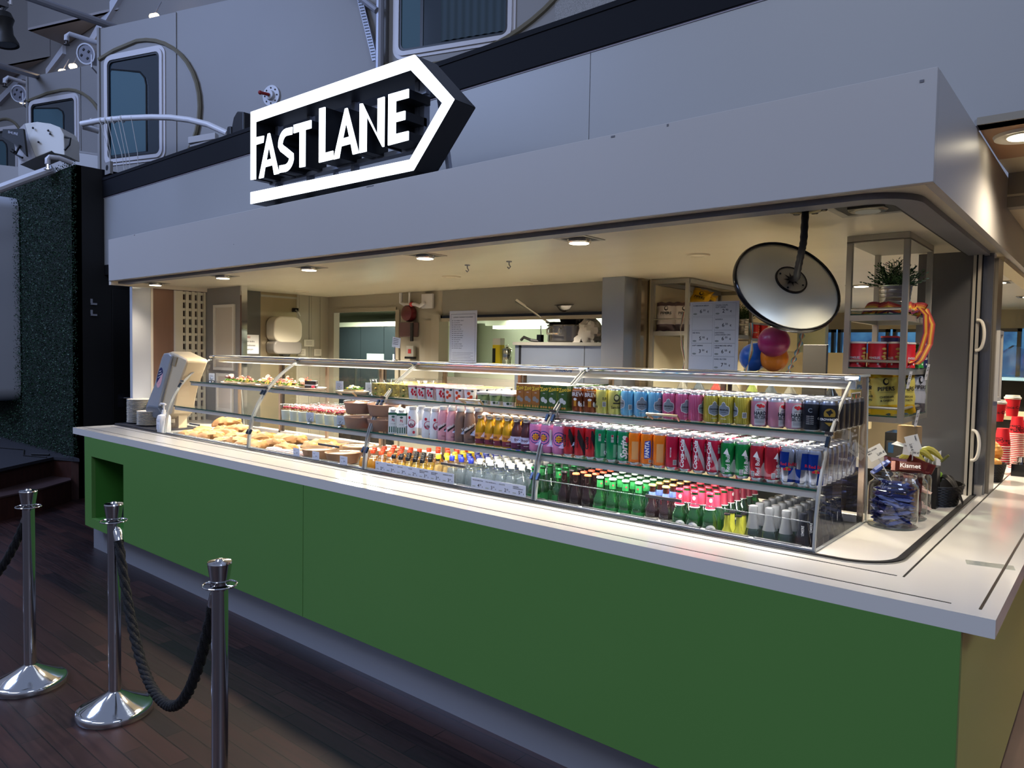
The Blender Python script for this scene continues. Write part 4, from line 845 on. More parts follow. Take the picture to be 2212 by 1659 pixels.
# pull handles on two sections
for (x0, x1, y, z) in ((2.93, 3.09, .47, 1.40), (3.97, 4.11, .47, 1.41), (5.06, 5.20, .462, 1.41)):
    b = MB(); b.tube([D3(x0 + .01, y + .005, z + .0), D3(x0, y - .03, z + .02), D3(x1, y - .03, z + .02), D3(x1 - .01, y + .005, z + .0)], .006, M('handle_champagne', 'c9b897', .3, .8), 8); b.build('pull_handle', parent=PANES[max(i for i in range(4) if DIV[i] < x0)])
for (x0, x1) in ((1.27, 1.42), (2.88, 3.08), (3.93, 4.10), (5.11, 5.27)):
    b = MB(); b.obox(D3((x0 + x1) / 2, .352, 1.105), (1, 0, 0), (0, 1, .1), (0, -.1, 1), (x1 - x0) / 2, .003, .006, M('pull_dark', '5c5b5e', .35, .8)); b.build('pull_handle', parent=PANES[max(i for i in range(4) if DIV[i] < x0)])
# the case's own lighting strips
for i in range(4):
    xm = (DIV[i] + DIV[i + 1]) / 2
    o = area('case_strip_light', (xm, .735, 1.572), (xm, .66, 1.2), 1.1, 6.5, (1, .95, .84), .02)
    o = area('case_strip_light', (xm, .515 if i else .545, 1.366), (xm, .52, 1.0), 1.1, 4.5, (1, .95, .84), .014)
    o = area('case_strip_light', (xm, .385 if i else .41, 1.178), (xm, .50, .9), 1.1, (2.6, 3.6, 4.5, 8.0)[i], (1, .95, .86), .014)
fence = thin('clear_fence', (.99, .99, .99), .03, .15)
# ---- inner clear fence panels behind the front glass, lower level
b = MB(); dbox(b, DIV[3] + .02, DIV[4] - .02, .352, .354, 1.012, 1.10, fence); dbox(b, DIV[3] + .02, DIV[4] - .02, .351, .355, 1.10, 1.103, acryl_edge); b.build('clear_fence', parent=dc, smooth=0, weld=False)
b = MB(); dbox(b, DIV[1] + .02, DIV[3] - .02, .352, .354, 1.012, 1.095, fence); b.build('clear_fence', parent=dc, smooth=0, weld=False)
# ================================================================ price strips and cards
def price_card(b, x, z, y, name, euro, cents, s=1.0, line2=None, dx=0):
    f = onplane((x, y, z), (1, 0, 0), (0, 0, 1)); g = M('tag_smudge', '9da29c', .6)
    decal(b, xf(text2d(name, .0085 * s, 'LEFT', .02), -.045 * s, .014 * s), ink, f, step=0)
    if line2: decal(b, xf(text2d(line2, .0085 * s, 'LEFT', .02), -.045 * s, .005 * s), ink, f, step=0)
    decal(b, xf(text2d(euro, .026 * s, 'CENTER', .015), .0, -.014 * s), ink, f, step=0)
    decal(b, xf(text2d(cents, .012 * s, 'LEFT', .01), .009 * s, -.009 * s), ink, f, step=0)
    decal(b, xf(text2d('\u20ac', .010 * s, 'LEFT', .01), .026 * s, -.019 * s), ink, f, step=0)
    decal(b, xf(rect2(-.012 * s, .012 * s, -.003 * s, .003 * s), -.034 * s, -.020 * s), g, f, step=0)
tagm = M('price_strip_paper', 'c3c6d2', .45)
def strip_obj(x0, x1, z0, z1, lb, items):
    t = thing('price_strip', lb, 'price strip', ((x0 + x1) / 2, .318, z0)); h = z1 - z0; w_ = x1 - x0
    b = MB(); b.box(-w_ / 2, w_ / 2, 0, .0015, 0, h, tagm); b.build('strip', parent=t, smooth=0, rot=(-.0, 0, 0))
    b = MB(); n = len(items)
    for i, (nm, l2, e_, c_) in enumerate(items): price_card(b, -w_ / 2 + w_ * (i + .5) / n + .006, h * .54, -.0008, nm, e_, c_, .86, l2)
    b.build('print', parent=t, smooth=0); return t
strip_obj(3.453, 4.055, 1.017, 1.069, 'left price strip with seven prices on the case front', [('MILK', None, '2', '30'), ('ORANGE JUICE', None, '3', '90'), ('CAPPY JUICE', None, '3', '90'), ('YOGURT', None, '2', '50'), ('MANGO & PASSION', 'MILKSHAKE', '3', '90'), ('ACTIV LEMON', 'SPARKLING', '3', '90'), ('SPARKLING WATER', None, '3', '90')])
strip_obj(4.173, 4.512, 1.017, 1.069, 'right price strip with four prices on the case front', [('FROOSH SMOOTHIE', None, '4', '90'), ('STILL WATER 50 CL', None, '3', '90'), ('ZOO JUICE', None, '2', '30'), ('HEINEKEN', 'NON ALCOHOLIC', '5', '00')])
for i, (x, lb) in enumerate(((2.70, 'small blue-lit price tag below the salad bowls, leftmost'), (2.90, 'small price tag below the salad bowls, middle one'), (3.17, 'small price tag below the orange juice, rightmost of three'))):
    t = thing('price_tag', lb, 'price tag', (x, .318, 1.016), group='single price tags on the case front'); b = MB(); b.box(-.034, .034, 0, .0015, 0, .048, tagm); b.build('card', parent=t, smooth=0)
    b = MB(); price_card(b, .004, .026, -.0008, ('WRAP', 'SALAD', 'SALAD BOWL')[i], ('9', '9', '9')[i], '90', .62); b.build('print', parent=t, smooth=0)
# A4 papers standing on the case
def stand_paper(x0, x1, y, z0, z1, lb, nm, th=.004):
    t = thing(nm, lb, 'notice', ((x0 + x1) / 2, y, z0)); w_ = x1 - x0; h = z1 - z0
    b = MB(); b.box(-w_ / 2, w_ / 2, 0, .0015, 0.004, h, paper); b.build('sheet', parent=t, smooth=0)
    b = MB(); b.box(-w_ / 2 - .004, w_ / 2 + .004, -.002, -.0015, 0, h + .004, acryl); b.box(-w_ / 2 - .004, w_ / 2 + .004, -.004, .03, 0, .003, acryl_edge); b.build('holder', parent=t, smooth=0, weld=False)
    return t, w_, h
t, w_, h = stand_paper(3.480, 3.702, .85, 1.6095, 1.915, 'framed allergen list in a clear holder on the case top', 'allergen_notice')
b = MB(); f = onplane((0, -.0004, 0), (1, 0, 0), (0, 0, 1))
for q in (rect2(-.099, .099, .285, .2865), rect2(-.099, .099, .012, .0135), rect2(-.099, -.0975, .012, .286), rect2(.0975, .099, .012, .286)): decal(b, q, ink, f, step=0)
decal(b, xf(text2d('ALLERGEENIT / ALLERGENER / FOOD ALLERGENS', .0072, 'CENTER', .02), 0, .268), ink, f, step=0)
al = ['VILJA / SPANNMAL / CEREALS', 'KALA / FISK / FISH', 'AYRIAINEN / KRAFTDJUR', 'MUNA / AGG / EGG', 'MAITO / MJOLK / MILK', 'PAHKINA / NOTTER / NUTS', 'SELLERI / SELLERI / CELERY', 'SINAPPI / SENAP / MUSTARD', 'SEESAMI / SESAM / SESAME', 'SOIJA / SOJA / SOYA', 'LUPIINI / LUPIN', 'NILVIAINEN / BLOTDJUR', 'RIKKIDIOKSIDI / SULPHITES', 'MAAPAHKINA / PEANUT']
for i, s in enumerate(al):
    decal(b, xf(text2d(s, .0062, 'LEFT', .01), -.075, .248 - i * .0125), ink, f, step=0); decal(b, xf(disc2(.003, n=6), -.085, .248 - i * .0125), ink, f, step=0)
for i in range(5): decal(b, rect2(-.085, .085 - .02 * (i % 2), .022 + i * .009, .0235 + i * .009), M('faint_ink', '7d7d80', .6), f, step=0)
b.build('print', parent=t, smooth=0)
t, w_, h = stand_paper(5.036, 5.270, .85, 1.6095, 1.920, 'large two column price sheet in a clear sleeve on the case top', 'price_sheet')
b = MB(); li = M('box_line', 'a3a5a8', .6); txi = M('text_blue', '2a3648', .6)
cards = [(-.055, .275, 'KOMANDOR BREW', None, '6', '50'), (-.055, .212, None, None, None, None), (-.055, .152, 'RED BULL', None, '5', '00'), (-.055, .094, 'SOFT DRINKS', None, '3', '50'),
         (.053, .275, 'CHUPA CHUPS', 'SOFT DRINK', '2', '90'), (.053, .212, 'SANDELS', None, '6', '50'), (.053, .152, 'HARTWALL', 'LONG DRINK CAN', '6', '50'), (.053, .094, 'CROWMOORE APPLE', 'CIDER', '6', '50'), (.053, .034, 'HARD SELTZER', None, '7', '90')]
for cx_, cz_, n1, n2, e_, c_ in cards:
    for q in (rect2(cx_ - .05, cx_ + .05, cz_ - .029, cz_ - .0282), rect2(cx_ - .05, cx_ + .05, cz_ + .028, cz_ + .0288), rect2(cx_ - .05, cx_ - .0492, cz_ - .029, cz_ + .0288), rect2(cx_ + .0492, cx_ + .05, cz_ - .029, cz_ + .0288)): decal(b, q, li, f, step=0)
    if n1:
        decal(b, xf(text2d(n1, .0085, 'LEFT', .02), cx_ - .046, cz_ + .018), txi, f, step=0)
        if n2: decal(b, xf(text2d(n2, .0085, 'LEFT', .02), cx_ - .046, cz_ + .009), txi, f, step=0)
        decal(b, xf(text2d(e_, .023, 'CENTER', .015), cx_ - .008, cz_ - .008), ink, f, step=0); decal(b, xf(text2d(c_, .012, 'LEFT', .015), cx_ + .002, cz_ - .003), ink, f, step=0); decal(b, xf(text2d('\u20ac', .012, 'LEFT', .015), cx_ + .023, cz_ - .010), ink, f, step=0)
        decal(b, xf(disc2(.010, .004, 10), cx_ - .036, cz_ - .019), M('tag_smudge'), f, step=0)
b.build('print', parent=t, smooth=0)
# poster inside the right end panel
t = thing('hot_dog_poster', 'narrow poster with sausages on black inside the right end glass', 'poster', (5.770, .822, 1.28)); b = MB(); b.box(-.0015, 0, -.062, .062, 0, .262, blackg); b.box(.0, .0006, -.062, .062, 0, .262, M('poster_white', 'd8d8d4', .5)); b.box(.0006, .0009, -.058, .058, .004, .258, blackg); b.build('board', parent=t, smooth=0)
b = MB()
for i in range(26): b.ball((.002, R.uniform(-.05, .05), R.uniform(.16, .245)), (.0012, R.uniform(.008, .013), R.uniform(.012, .028)), (M('sausage', 'c8643c', .5), M('bun', 'e0a874', .6), M('leaf_green', '3f6a2c', .6))[R.choice((0, 0, 1, 1, 2))], 8, 5)
fn = onplane((.0012, 0, .14), (0, 1, 0), (0, 0, 1))
for i, s in enumerate(('SERVED WITH', 'FRIES', 'AND SAUCES', 'AHVENA')): decal(b, xf(text2d(s, .012, 'CENTER', .01), 0, -.02 * i - .01), white_gloss, fn, step=0)
b.build('picture', parent=t, smooth=0)
# ================================================================ DRINKS
silver = M('can_silver', 'c9cacc', .22, 1.0); lidm = M('can_lid', 'd7d8da', .28, .9)
NUM = ['first', 'second', 'third', 'fourth', 'fifth', 'sixth', 'seventh', 'eighth', 'ninth', 'tenth', 'eleventh', 'twelfth', 'thirteenth', 'fourteenth', 'fifteenth', 'sixteenth', 'seventeenth', 'eighteenth', 'nineteenth', 'twentieth']
ORD = ['front', 'second', 'third', 'fourth', 'fifth', 'sixth', 'seventh', 'eighth', 'ninth', 'tenth']
def pos_words(i, n):
    if n == 1: return 'only'
    if n == 2: return ('left', 'right')[i]
    if n == 3: return ('left', 'middle', 'right')[i]
    return ('leftmost', 'second', 'third', 'fourth', 'fifth', 'sixth', 'seventh')[i] if i < n - 1 else 'rightmost'
def can_proto(name, r, h, body, decals=None, top='silver', neck=None):
    """returns (detailed root with parts, simple mesh for the rows behind)"""
    nk = neck or body
    prof = [(0, .003), (r * .78, .0), (r * .82, .003), (r, .011), (r, h - .016), (r * .90, h - .005), (r * .88, h - .003)]
    b = MB(); b.lathe(prof, body, seg=26, mats=[silver, silver, silver if r < .03 else body, body, nk, silver])
    if decals: decals(b, r, h)
    root = bpy.data.objects.new(name, None); root.empty_display_size = .05; col.objects.link(root)
    bo = b.build('can_body', parent=root, weld=False, smooth=50)
    l = MB(); l.lathe([(r * .88, h - .003), (r * .90, h), (r * .86, h), (r * .84, h - .005), (0, h - .005)], lidm, seg=24); lo_ = l.build('can_lid', parent=root, smooth=50); MB().prism([(-.006, -.009), (.006, -.009), (.007, .004), (0, .009), (-.007, .004)], h - .005, h - .0035, silver, 'z').build('pull_tab', parent=lo_, smooth=0)
    s = MB(); s.lathe(prof + [(r * .90, h), (r * .86, h), (r * .84, h - .005), (0, h - .005)], body, seg=18, mats=[silver, silver, body, body, nk, silver, lidm, lidm, lidm, lidm])
    so = s.build(name, smooth=50); return root, so
def place_rows(protos, xs, y0, dy, nrow, z, desc, cat, where, colour, group, zr=None, jitter=.0, xskew=0.0, simple_first=False, rots=None):
    root, simple = protos; n = len(xs)
    for i, x in enumerate(xs):
        for k in range(nrow):
            y = y0 + dy * k; xx = x + R.uniform(-jitter, jitter)
            ang = math.atan2(CAM.x - xx, -(CAM.y - y)) if zr is None else zr
            if k == 0:
                rz = ang + (rots[i % len(rots)] if rots else R.uniform(-.5, .5))
                o = dup(root, (xx, y, z), rz)
                lab = '%s, %s one of the front row' % (desc, pos_words(i, n)) if n > 1 else '%s, at the front' % desc
            else:
                o = dup(simple, (xx, y, z), R.uniform(0, 6.28)); o.name = root.name
                lab = '%s, %s row back' % (colour, ORD[k])
                if n > 1: lab += ', %s file' % pos_words(i, n)
                lab += ', ' + where.replace('of the ', '').replace('in the ', '')
            tag(o, lab, cat, group if n * nrow > 1 else None)
    wipe(root); wipe(simple)
def wipe(o):
    for c in list(o.children): wipe(c)
    bpy.data.objects.remove(o)
def V(b, s, size, m, r, z0, a0=0.0, bold=.02, sx=1.0, rot=0, shear=0, off=.0007, step=.006, dx=0):
    decal(b, xf(text2d(s, size, 'CENTER', bold, sx), dx, 0, rot, shear), m, oncyl(r, z0, a0, off), step, .02 if rot else None)
cw = M('can_white_ink', 'e9e6e2', .35); ck = M('can_black_ink', '16161a', .4)
def barcode(b, r, z0, a0, w_=.016, h=.022):
    decal(b, rect2(-w_ / 2, w_ / 2, -h / 2, h / 2), cw, oncyl(r, z0, a0, .0005), .006)
    for k in range(7): decal(b, rect2(-w_ * .4 + k * w_ * .12, -w_ * .4 + k * w_ * .12 + w_ * .06, -h * .42, h * .42), ck, oncyl(r, z0, a0, .0009), 0)
# --- upper shelf cans (z 1.405) r .033 h .115
UZ = 1.405; UY = .545; UN = 6; UD = .068
gold = M('logo_gold', 'b89540', .35, .5)
def d_brew(b, r, h):
    V(b, 'BREW', .026, cw, r, .082); V(b, 'Komandor', .010, cw, r, .099, bold=0); decal(b, rect2(-.015, -.001, .028, .058), M('beer_amber', 'c98a2a', .4), oncyl(r, 0), .005); decal(b, disc2(.009, .006, 14, -.008, .060), cw, oncyl(r, 0), .005)
    decal(b, disc2(.005, .012, 12, .012, .04), cw, oncyl(r, 0), .005); V(b, '&', .024, cw, r, .034, .62); V(b, 'BREW', .018, cw, r, .08, 2.2); barcode(b, r, .04, -1.4)
p = can_proto('beer_can', .033, .115, M('can_copper', '7e4426', .3, .6), d_brew, neck=M('can_copper_neck', 'a2602c', .3, .7))
place_rows(p, [4.639, 4.704], UY, UD, UN, UZ, 'copper brown beer can with white glass drawing', 'can', 'of the upper shelf', 'copper brown beer can', 'copper brown beer cans on the upper shelf', rots=[-.35, .1])
def d_sand(b, r, h):
    dk_ = M('sand_ink', '3c3a28', .5); decal(b, disc2(.013, .017, 18, 0, .076), dk_, oncyl(r, 0), .005); decal(b, disc2(.009, .010, 14, 0, .078), M('sand_face', 'd8cf90', .5), oncyl(r, 0, 0, .001), .005); V(b, 'Sandels', .017, dk_, r, .034, bold=.01); decal(b, rect2(-.015, .015, .05, .056), dk_, oncyl(r, 0), .005); V(b, '5,0', .015, dk_, r, .07, 1.7); barcode(b, r, .045, 1.7)
p = can_proto('beer_can', .033, .115, M('can_pale_yellow', 'd8cf6c', .3, .35), d_sand)
place_rows(p, [4.772, 4.837], UY, UD, UN, UZ, 'pale yellow beer can with a dark portrait badge', 'can', 'of the upper shelf', 'pale yellow beer can', 'pale yellow beer cans on the upper shelf', rots=[-1.55, .15])
def d_orig(b, r, h):
    bd = M('badge_grey', '8f979e', .3, .3); bo = M('badge_line', '20262c', .5)
    P = [(-.020, .030), (0, .022), (.020, .030), (.023, .045), (.020, .058), (.009, .063), (.006, .072), (0, .076), (-.006, .072), (-.009, .063), (-.020, .058), (-.023, .045)]
    decal(b, poly2([(x * 1.1, (z - .047) * 1.1 + .047) for x, z in P]), cw, oncyl(r, .01), .005, .01); decal(b, poly2(P), bd, oncyl(r, .01, 0, .001), .005, .01); V(b, 'ORIGINAL', .0088, bo, r, .056, off=.0015, bold=.03); V(b, 'LONG DRINK', .0035, bo, r, .047, off=.0015); barcode(b, r, .04, 1.5)
    V(b, 'LONG DRINK', .004, cw, r, .02)
for nm, c1, c2, xs, lb, rt in (('blue', '4da3cf', '9fd0e6', [4.902, 4.970, 5.040], 'light blue', [-1.2, .05, .5]), ('pink', 'c43f72', 'e08aa8', [5.108, 5.168, 5.228], 'pink', [-.25, .45, .95]), ('olive', 'a8982a', 'd6c95c', [5.295, 5.361, 5.426], 'yellow-olive', [.35, -.45, -1.3])):
    p = can_proto('long_drink_can', .033, .115, stripes('can_stripe_' + nm, c1, c2, 30, .35, .3, .35), d_orig)
    place_rows(p, xs, UY, UD, UN, UZ, lb + ' striped long drink can with grey shield', 'can', 'of the upper shelf', lb + ' striped can', lb + ' striped long drink cans on the upper shelf', rots=rt)
def d_seltz(b, r, h):
    decal(b, poly2([(-.021, .004), (.021, .004), (.021, .07)] + [(.021 * math.cos(a), .072 + .020 * math.sin(a)) for a in [PI * i / 10 for i in range(1, 10)]] + [(-.021, .07)]), M('seltzer_panel', 'd9d6d6', .3, .3), oncyl(r, .003), .005, .02)
    dr = M('seltzer_text', '2c3137', .5); V(b, 'HARD', .020, dr, r, .052, bold=.04, off=.0012, sx=.85); V(b, 'SELTZER', .0155, dr, r, .037, bold=.035, off=.0012, sx=.72); V(b, 'HARTWALL', .005, dr, r, .066, off=.0012)
    for x, z in ((-.008, .083), (.002, .084), (.011, .080), (-.001, .078)): decal(b, disc2(.006, .005, 12, x, z), M('cranberry', 'c2323a', .3), oncyl(r, 0, 0, .0012 + abs(x) * .02), .005)
    for k in range(4): decal(b, rect2(-.017, .017, .016 + k * .004, .0172 + k * .004), M('small_print', '77797c', .6), oncyl(r, 0, 0, .0012), .005)
    barcode(b, r, .04, 1.8); decal(b, disc2(.006, n=12), M('seal_red', 'a8243a', .4), oncyl(r, .03, 1.05), .005)
p = can_proto('hard_seltzer_can', .033, .115, M('can_rose', 'cf8a9c', .28, .4), d_seltz, neck=M('can_rose_neck', 'c9c4c8', .25, .8))
place_rows(p, [5.494, 5.561, 5.627], UY, UD, UN, UZ, 'rose and white hard seltzer can with red berries', 'can', 'of the upper shelf', 'rose coloured seltzer can', 'rose hard seltzer cans on the upper shelf', rots=[.05, .85, .4])
def d_dark(b, r, h):
    decal(b, disc2(.021, .021, 24, 0, .066), gold, oncyl(r, 0), .005); decal(b, poly2([(-.014, .075), (-.004, .078), (.003, .084), (.006, .078), (.012, .070), (.004, .068), (.0, .058), (-.006, .066)]), ck, oncyl(r, 0, 0, .0012), .005)
    decal(b, rect2(-.026, .026, .036, .056), M('can_navy', '23252d', .3, .4), oncyl(r, 0, 0, .0014), .005); V(b, 'CROWMOOR', .0115, cw, r, .046, off=.002, bold=.03); decal(b, poly2([(-.018, .036), (.018, .036), (0, .022)]), gold, oncyl(r, 0), .005); barcode(b, r, .05, 1.35)
    V(b, 'C', .022, M('badge_grey'), r, .075, -1.9); 
    for k in range(5): V(b, 'CIDER APPLE', .0045, cw, r, .054 - k * .007, -1.9, bold=0)
p = can_proto('cider_can', .033, .115, M('can_navy', '23252d', .3, .4), d_dark, neck=M('can_navy_neck', '8a8f9c', .25, .9))
place_rows(p, [5.690, 5.752], UY, UD, UN, UZ, 'dark navy cider can with gold bird badge', 'can', 'of the upper shelf', 'dark navy cider can', 'dark navy cider cans on the upper shelf', rots=[1.75, .1])
# --- middle shelf (z 1.217)
LZ = 1.217; LY = .412; 
def d_chupa(b, r, h):
    for a0 in (-.1, 2.1, 4.2):
        decal(b, disc2(.031, n=28), M('chupa_navy', '27358a', .35), oncyl(r, .072, a0, .0004), .005, .012); decal(b, disc2(.027, n=28), M('chupa_pink', 'd77fae', .35), oncyl(r, .072, a0, .0008), .005, .012); decal(b, disc2(.019, n=24), M('chupa_navy'), oncyl(r, .072, a0, .0012), .005)
        fl = poly2([((.0145 + .0025 * math.cos(8 * a)) * math.cos(a), (.0145 + .0025 * math.cos(8 * a)) * math.sin(a)) for a in [2 * PI * i / 48 for i in range(48)]])
        decal(b, fl, M('chupa_yellow', 'f0b62a', .35), oncyl(r, .072, a0, .0016), .005); V(b, 'Chupa', .0095, M('chupa_red', 'c0263a', .4), r, .077, a0, off=.0022, bold=.03); V(b, 'Chups', .0095, M('chupa_red'), r, .067, a0, off=.0022, bold=.03)
    decal(b, rect2(-.006, .006, -.035, .035), cw, oncyl(r, .075, .95, .002), .005)
p = can_proto('soda_can', .033, .135, M('chupa_pink', 'd77fae', .35), d_chupa)
place_rows(p, [4.492, 4.559, 4.626], LY + .004, .068, 6, LZ, 'pink soda can with yellow flower in navy ring', 'can', 'of the middle shelf', 'pink soda can', 'pink soda cans on the middle shelf', rots=[0, -.55, .0])
slim = (.0285, .138)
def logo_script(b, s, m, r, z0, a0, size=.030): decal(b, xf(text2d(s, size, 'CENTER', .035, 1.0), 0, 0, PI / 2, .25), m, oncyl(r, z0, a0), .006, .02)
def curve_band(b, m, r, a0, w_=.007, dirn=1):
    pts = []; 
    for i in range(15): t_ = i / 14; pts.append((dirn * .016 * math.sin((t_ - .5) * 2.6), .012 + t_ * .112, w_ * (.35 + 1.0 * math.sin(PI * t_))))
    P = [(x - w2 / 2, z) for x, z, w2 in pts] + [(x + w2 / 2, z) for x, z, w2 in pts[::-1]]
    n = len(pts); decal(b, (P, [(i, i + 1, 2 * n - 2 - i, 2 * n - 1 - i) for i in range(n - 1)]), m, oncyl(r, 0, a0), .006)
def d_zero(b, r, h):
    curve_band(b, ck, r, .25, .018, -1); curve_band(b, ck, r, 2.6, .018); V(b, 'ZERO SUGAR', .009, ck, r, .07, -.45, rot=PI / 2, bold=.02); logo_script(b, 'Cola', ck, r, .07, -1.2); decal(b, rect2(-.004, .004, -.014, .014), ck, oncyl(r, .095, .95), .004)
p = can_proto('cola_can', *slim, M('can_red_zero', 'b5202a', .3, .35), d_zero)
place_rows(p, [4.686, 4.745, 4.803], LY, .060, 8, LZ, 'slim red and black sugar free cola can', 'can', 'of the middle shelf', 'red and black cola can', 'red and black cola cans on the middle shelf', rots=[.2, -.1, .35])
def recyc(b, r, a0):
    decal(b, rect2(-.0055, .0055, -.016, .016), M('recycle_panel', 'a9aaa6', .5), oncyl(r, .10, a0), .004); decal(b, disc2(.0045, n=12), M('seal_red'), oncyl(r, .111, a0, .0012), .004); V(b, 'PANT', .005, ck, r, .098, a0, off=.0014)
def d_spr(b, r, h): logo_script(b, 'Sprite', cw, r, .07, 1.15, .040); logo_script(b, 'Sprite', cw, r, .07, -1.9, .040); recyc(b, r, -.1); decal(b, rect2(-.010, .010, -.035, .02), M('sprite_pale', '6fa382', .5), oncyl(r, .055, .42, .0004), .005); decal(b, disc2(.007, .012, 14), M('seal_red'), oncyl(r, .10, 1.55, .001), .005)
p = can_proto('lemonade_can', *slim, M('can_green_spr', '0f8354', .3, .35), d_spr)
place_rows(p, [4.853, 4.912, 4.968], LY, .060, 8, LZ, 'slim green lemonade can with white lettering', 'can', 'of the middle shelf', 'green lemonade can', 'green lemonade cans on the middle shelf', rots=[-.15, .0, -1.15])
def d_fan(b, r, h):
    decal(b, poly2([(-.013, -.038), (.012, -.034), (.014, .0), (.011, .038), (-.012, .033), (-.014, 0)]), M('fanta_blue', '1f3fa8', .35), oncyl(r, .07, 0), .005, .02); decal(b, xf(text2d('FANTA', .022, 'CENTER', .05, .95), 0, 0, PI / 2), cw, oncyl(r, .07, -.05, .0013), .006, .02)
    decal(b, rect2(-.014, .014, -.045, .03), M('fanta_pale', 'd59a5c', .5), oncyl(r, .068, 1.75, .0005), .006); decal(b, rect2(-.014, .014, -.045, .03), M('fanta_pale'), oncyl(r, .068, -1.75, .0005), .006); barcode(b, r, .022, .4, .012, .012)
p = can_proto('orangeade_can', *slim, M('can_orange', 'f07c12', .3, .3), d_fan)
place_rows(p, [5.022, 5.080, 5.137], LY, .060, 8, LZ, 'slim orange soda can with blue and white lettering', 'can', 'of the middle shelf', 'orange soda can', 'orange soda cans on the middle shelf', rots=[1.7, .0, -1.75])
def d_coke(b, r, h):
    curve_band(b, M('coke_silver', 'c6bfc0', .3, .4), r, .15, .012, -1); logo_script(b, 'Coca-Cola', cw, r, .072, -.62, .026); recyc(b, r, .85); V(b, 'ORIGINAL TASTE', .006, cw, r, .07, -.15, rot=PI / 2, bold=0); logo_script(b, 'Coca-Cola', cw, r, .072, 2.6, .026); barcode(b, r, .03, -1.6, .014, .02); V(b, 'RECYCLE ME', .007, cw, r, .07, -2.2, rot=PI / 2)
p = can_proto('cola_can', *slim, M('can_red_coke', 'b3173c', .3, .3), d_coke)
place_rows(p, [5.195, 5.253, 5.312, 5.370], LY, .060, 8, LZ, 'slim crimson cola can with a silver wave', 'can', 'of the middle shelf', 'crimson cola can', 'crimson cola cans on the middle shelf', rots=[1.9, .05, .0, -.1])
eb = (.0275, .134)
def d_en(b, r, h):
    decal(b, xf(text2d('Red Bull', .020, 'CENTER', .02), 0, 0, PI / 2), cw, oncyl(r, .052, .75), .006, .02); barcode(b, r, .025, .1, .013, .02); decal(b, poly2([(-.010, .0), (.012, -.004), (.004, .022)]), cw, oncyl(r, .088, .45), .005); decal(b, xf(text2d('Red Bull', .020, 'CENTER', .02), 0, 0, PI / 2), cw, oncyl(r, .052, -2.2), .006, .02)
p = can_proto('energy_drink_can', *eb, M('can_green_en', '17803e', .28, .45), d_en)
place_rows(p, [5.428, 5.486], LY, .060, 8, LZ, 'green energy drink can with vertical white lettering', 'can', 'of the middle shelf', 'green energy drink can', 'green energy drink cans', rots=[-.75, -.25])
p = can_proto('energy_drink_can', *eb, M('can_red_en', 'b32a38', .28, .45), d_en)
place_rows(p, [5.543, 5.598], LY, .060, 8, LZ, 'red energy drink can with vertical white lettering', 'can', 'of the middle shelf', 'red energy drink can', 'red energy drink cans', rots=[-.7, .1])
def d_rb(b, r, h):
    bl_ = M('rb_blue', '1c3f9c', .25, .6); rd = M('rb_red', 'c01f38', .35)
    def quad(a0, a1, z0, z1, sk): return ([(a0 * r, z0), (a1 * r, z0), (a1 * r + sk, z1), (a0 * r + sk, z1)], [(0, 1, 2, 3)])
    decal(b, quad(-1.55, 0, .060, .118, .004), bl_, oncyl(r, 0, 0), .005); decal(b, quad(0, 1.5, .010, .060, .004), bl_, oncyl(r, 0, 0), .005); decal(b, quad(1.6, 3.1, .060, .118, .004), bl_, oncyl(r, 0, 0), .005); decal(b, quad(-3.1, -1.6, .010, .060, .004), bl_, oncyl(r, 0, 0), .005)
    for a in (-.1, 3.0):
        V(b, 'Red Bull', .0155, rd, r, .074, a, off=.0012, bold=.02); decal(b, disc2(.007, n=14), gold, oncyl(r, .058, a, .0012), .004)
        decal(b, poly2([(-.014, .056), (-.006, .062), (-.001, .057), (-.004, .052), (-.011, .052)]), rd, oncyl(r, 0, a, .0016), .004); decal(b, poly2([(.014, .056), (.006, .062), (.001, .057), (.004, .052), (.011, .052)]), rd, oncyl(r, 0, a, .0016), .004)
p = can_proto('energy_drink_can', *eb, M('can_rb_silver', 'b9bdc8', .2, .9), d_rb)
place_rows(p, [5.655, 5.7105, 5.752], LY, .0585, 8, LZ, 'blue and silver energy drink can with red lettering', 'can', 'of the middle shelf', 'blue and silver energy drink can', 'blue and silver energy drink cans', rots=[.0, 1.2, .2])
# --- bottles on the middle shelf
def proto_parts(name, parts):
    root = bpy.data.objects.new(name, None); root.empty_display_size = .05; col.objects.link(root)
    for nm, mb in parts: mb.build(nm, parent=root, smooth=50, weld=False)
    s = MB()
    for nm, mb in parts:
        if nm == 'label_print': continue
        k = len(s.v); s.v += mb.v; s.f += [tuple(i + k for i in f) for f in mb.f]; s.m += [s.mi(mb.mats[i]) for i in mb.m]
    so = s.build(name, smooth=50); return root, so
def shaker(c, dec, r=.031, h=.165, cap='d9d6cf'):
    b = MB(); b.lathe([(0, 0), (r * .92, 0), (r, .008), (r, h * .55), (r * .90, h * .72), (r * .62, h * .87), (r * .60, h * .90)], c, seg=24)
    if dec: dec(b, r)
    k = MB(); k.lathe([(r * .66, h * .885), (r * .68, h * .89), (r * .68, h * .985), (r * .62, h), (0, h)], M('cap_' + cap, cap, .4), seg=20)
    return [('bottle_body', b), ('cap', k)]
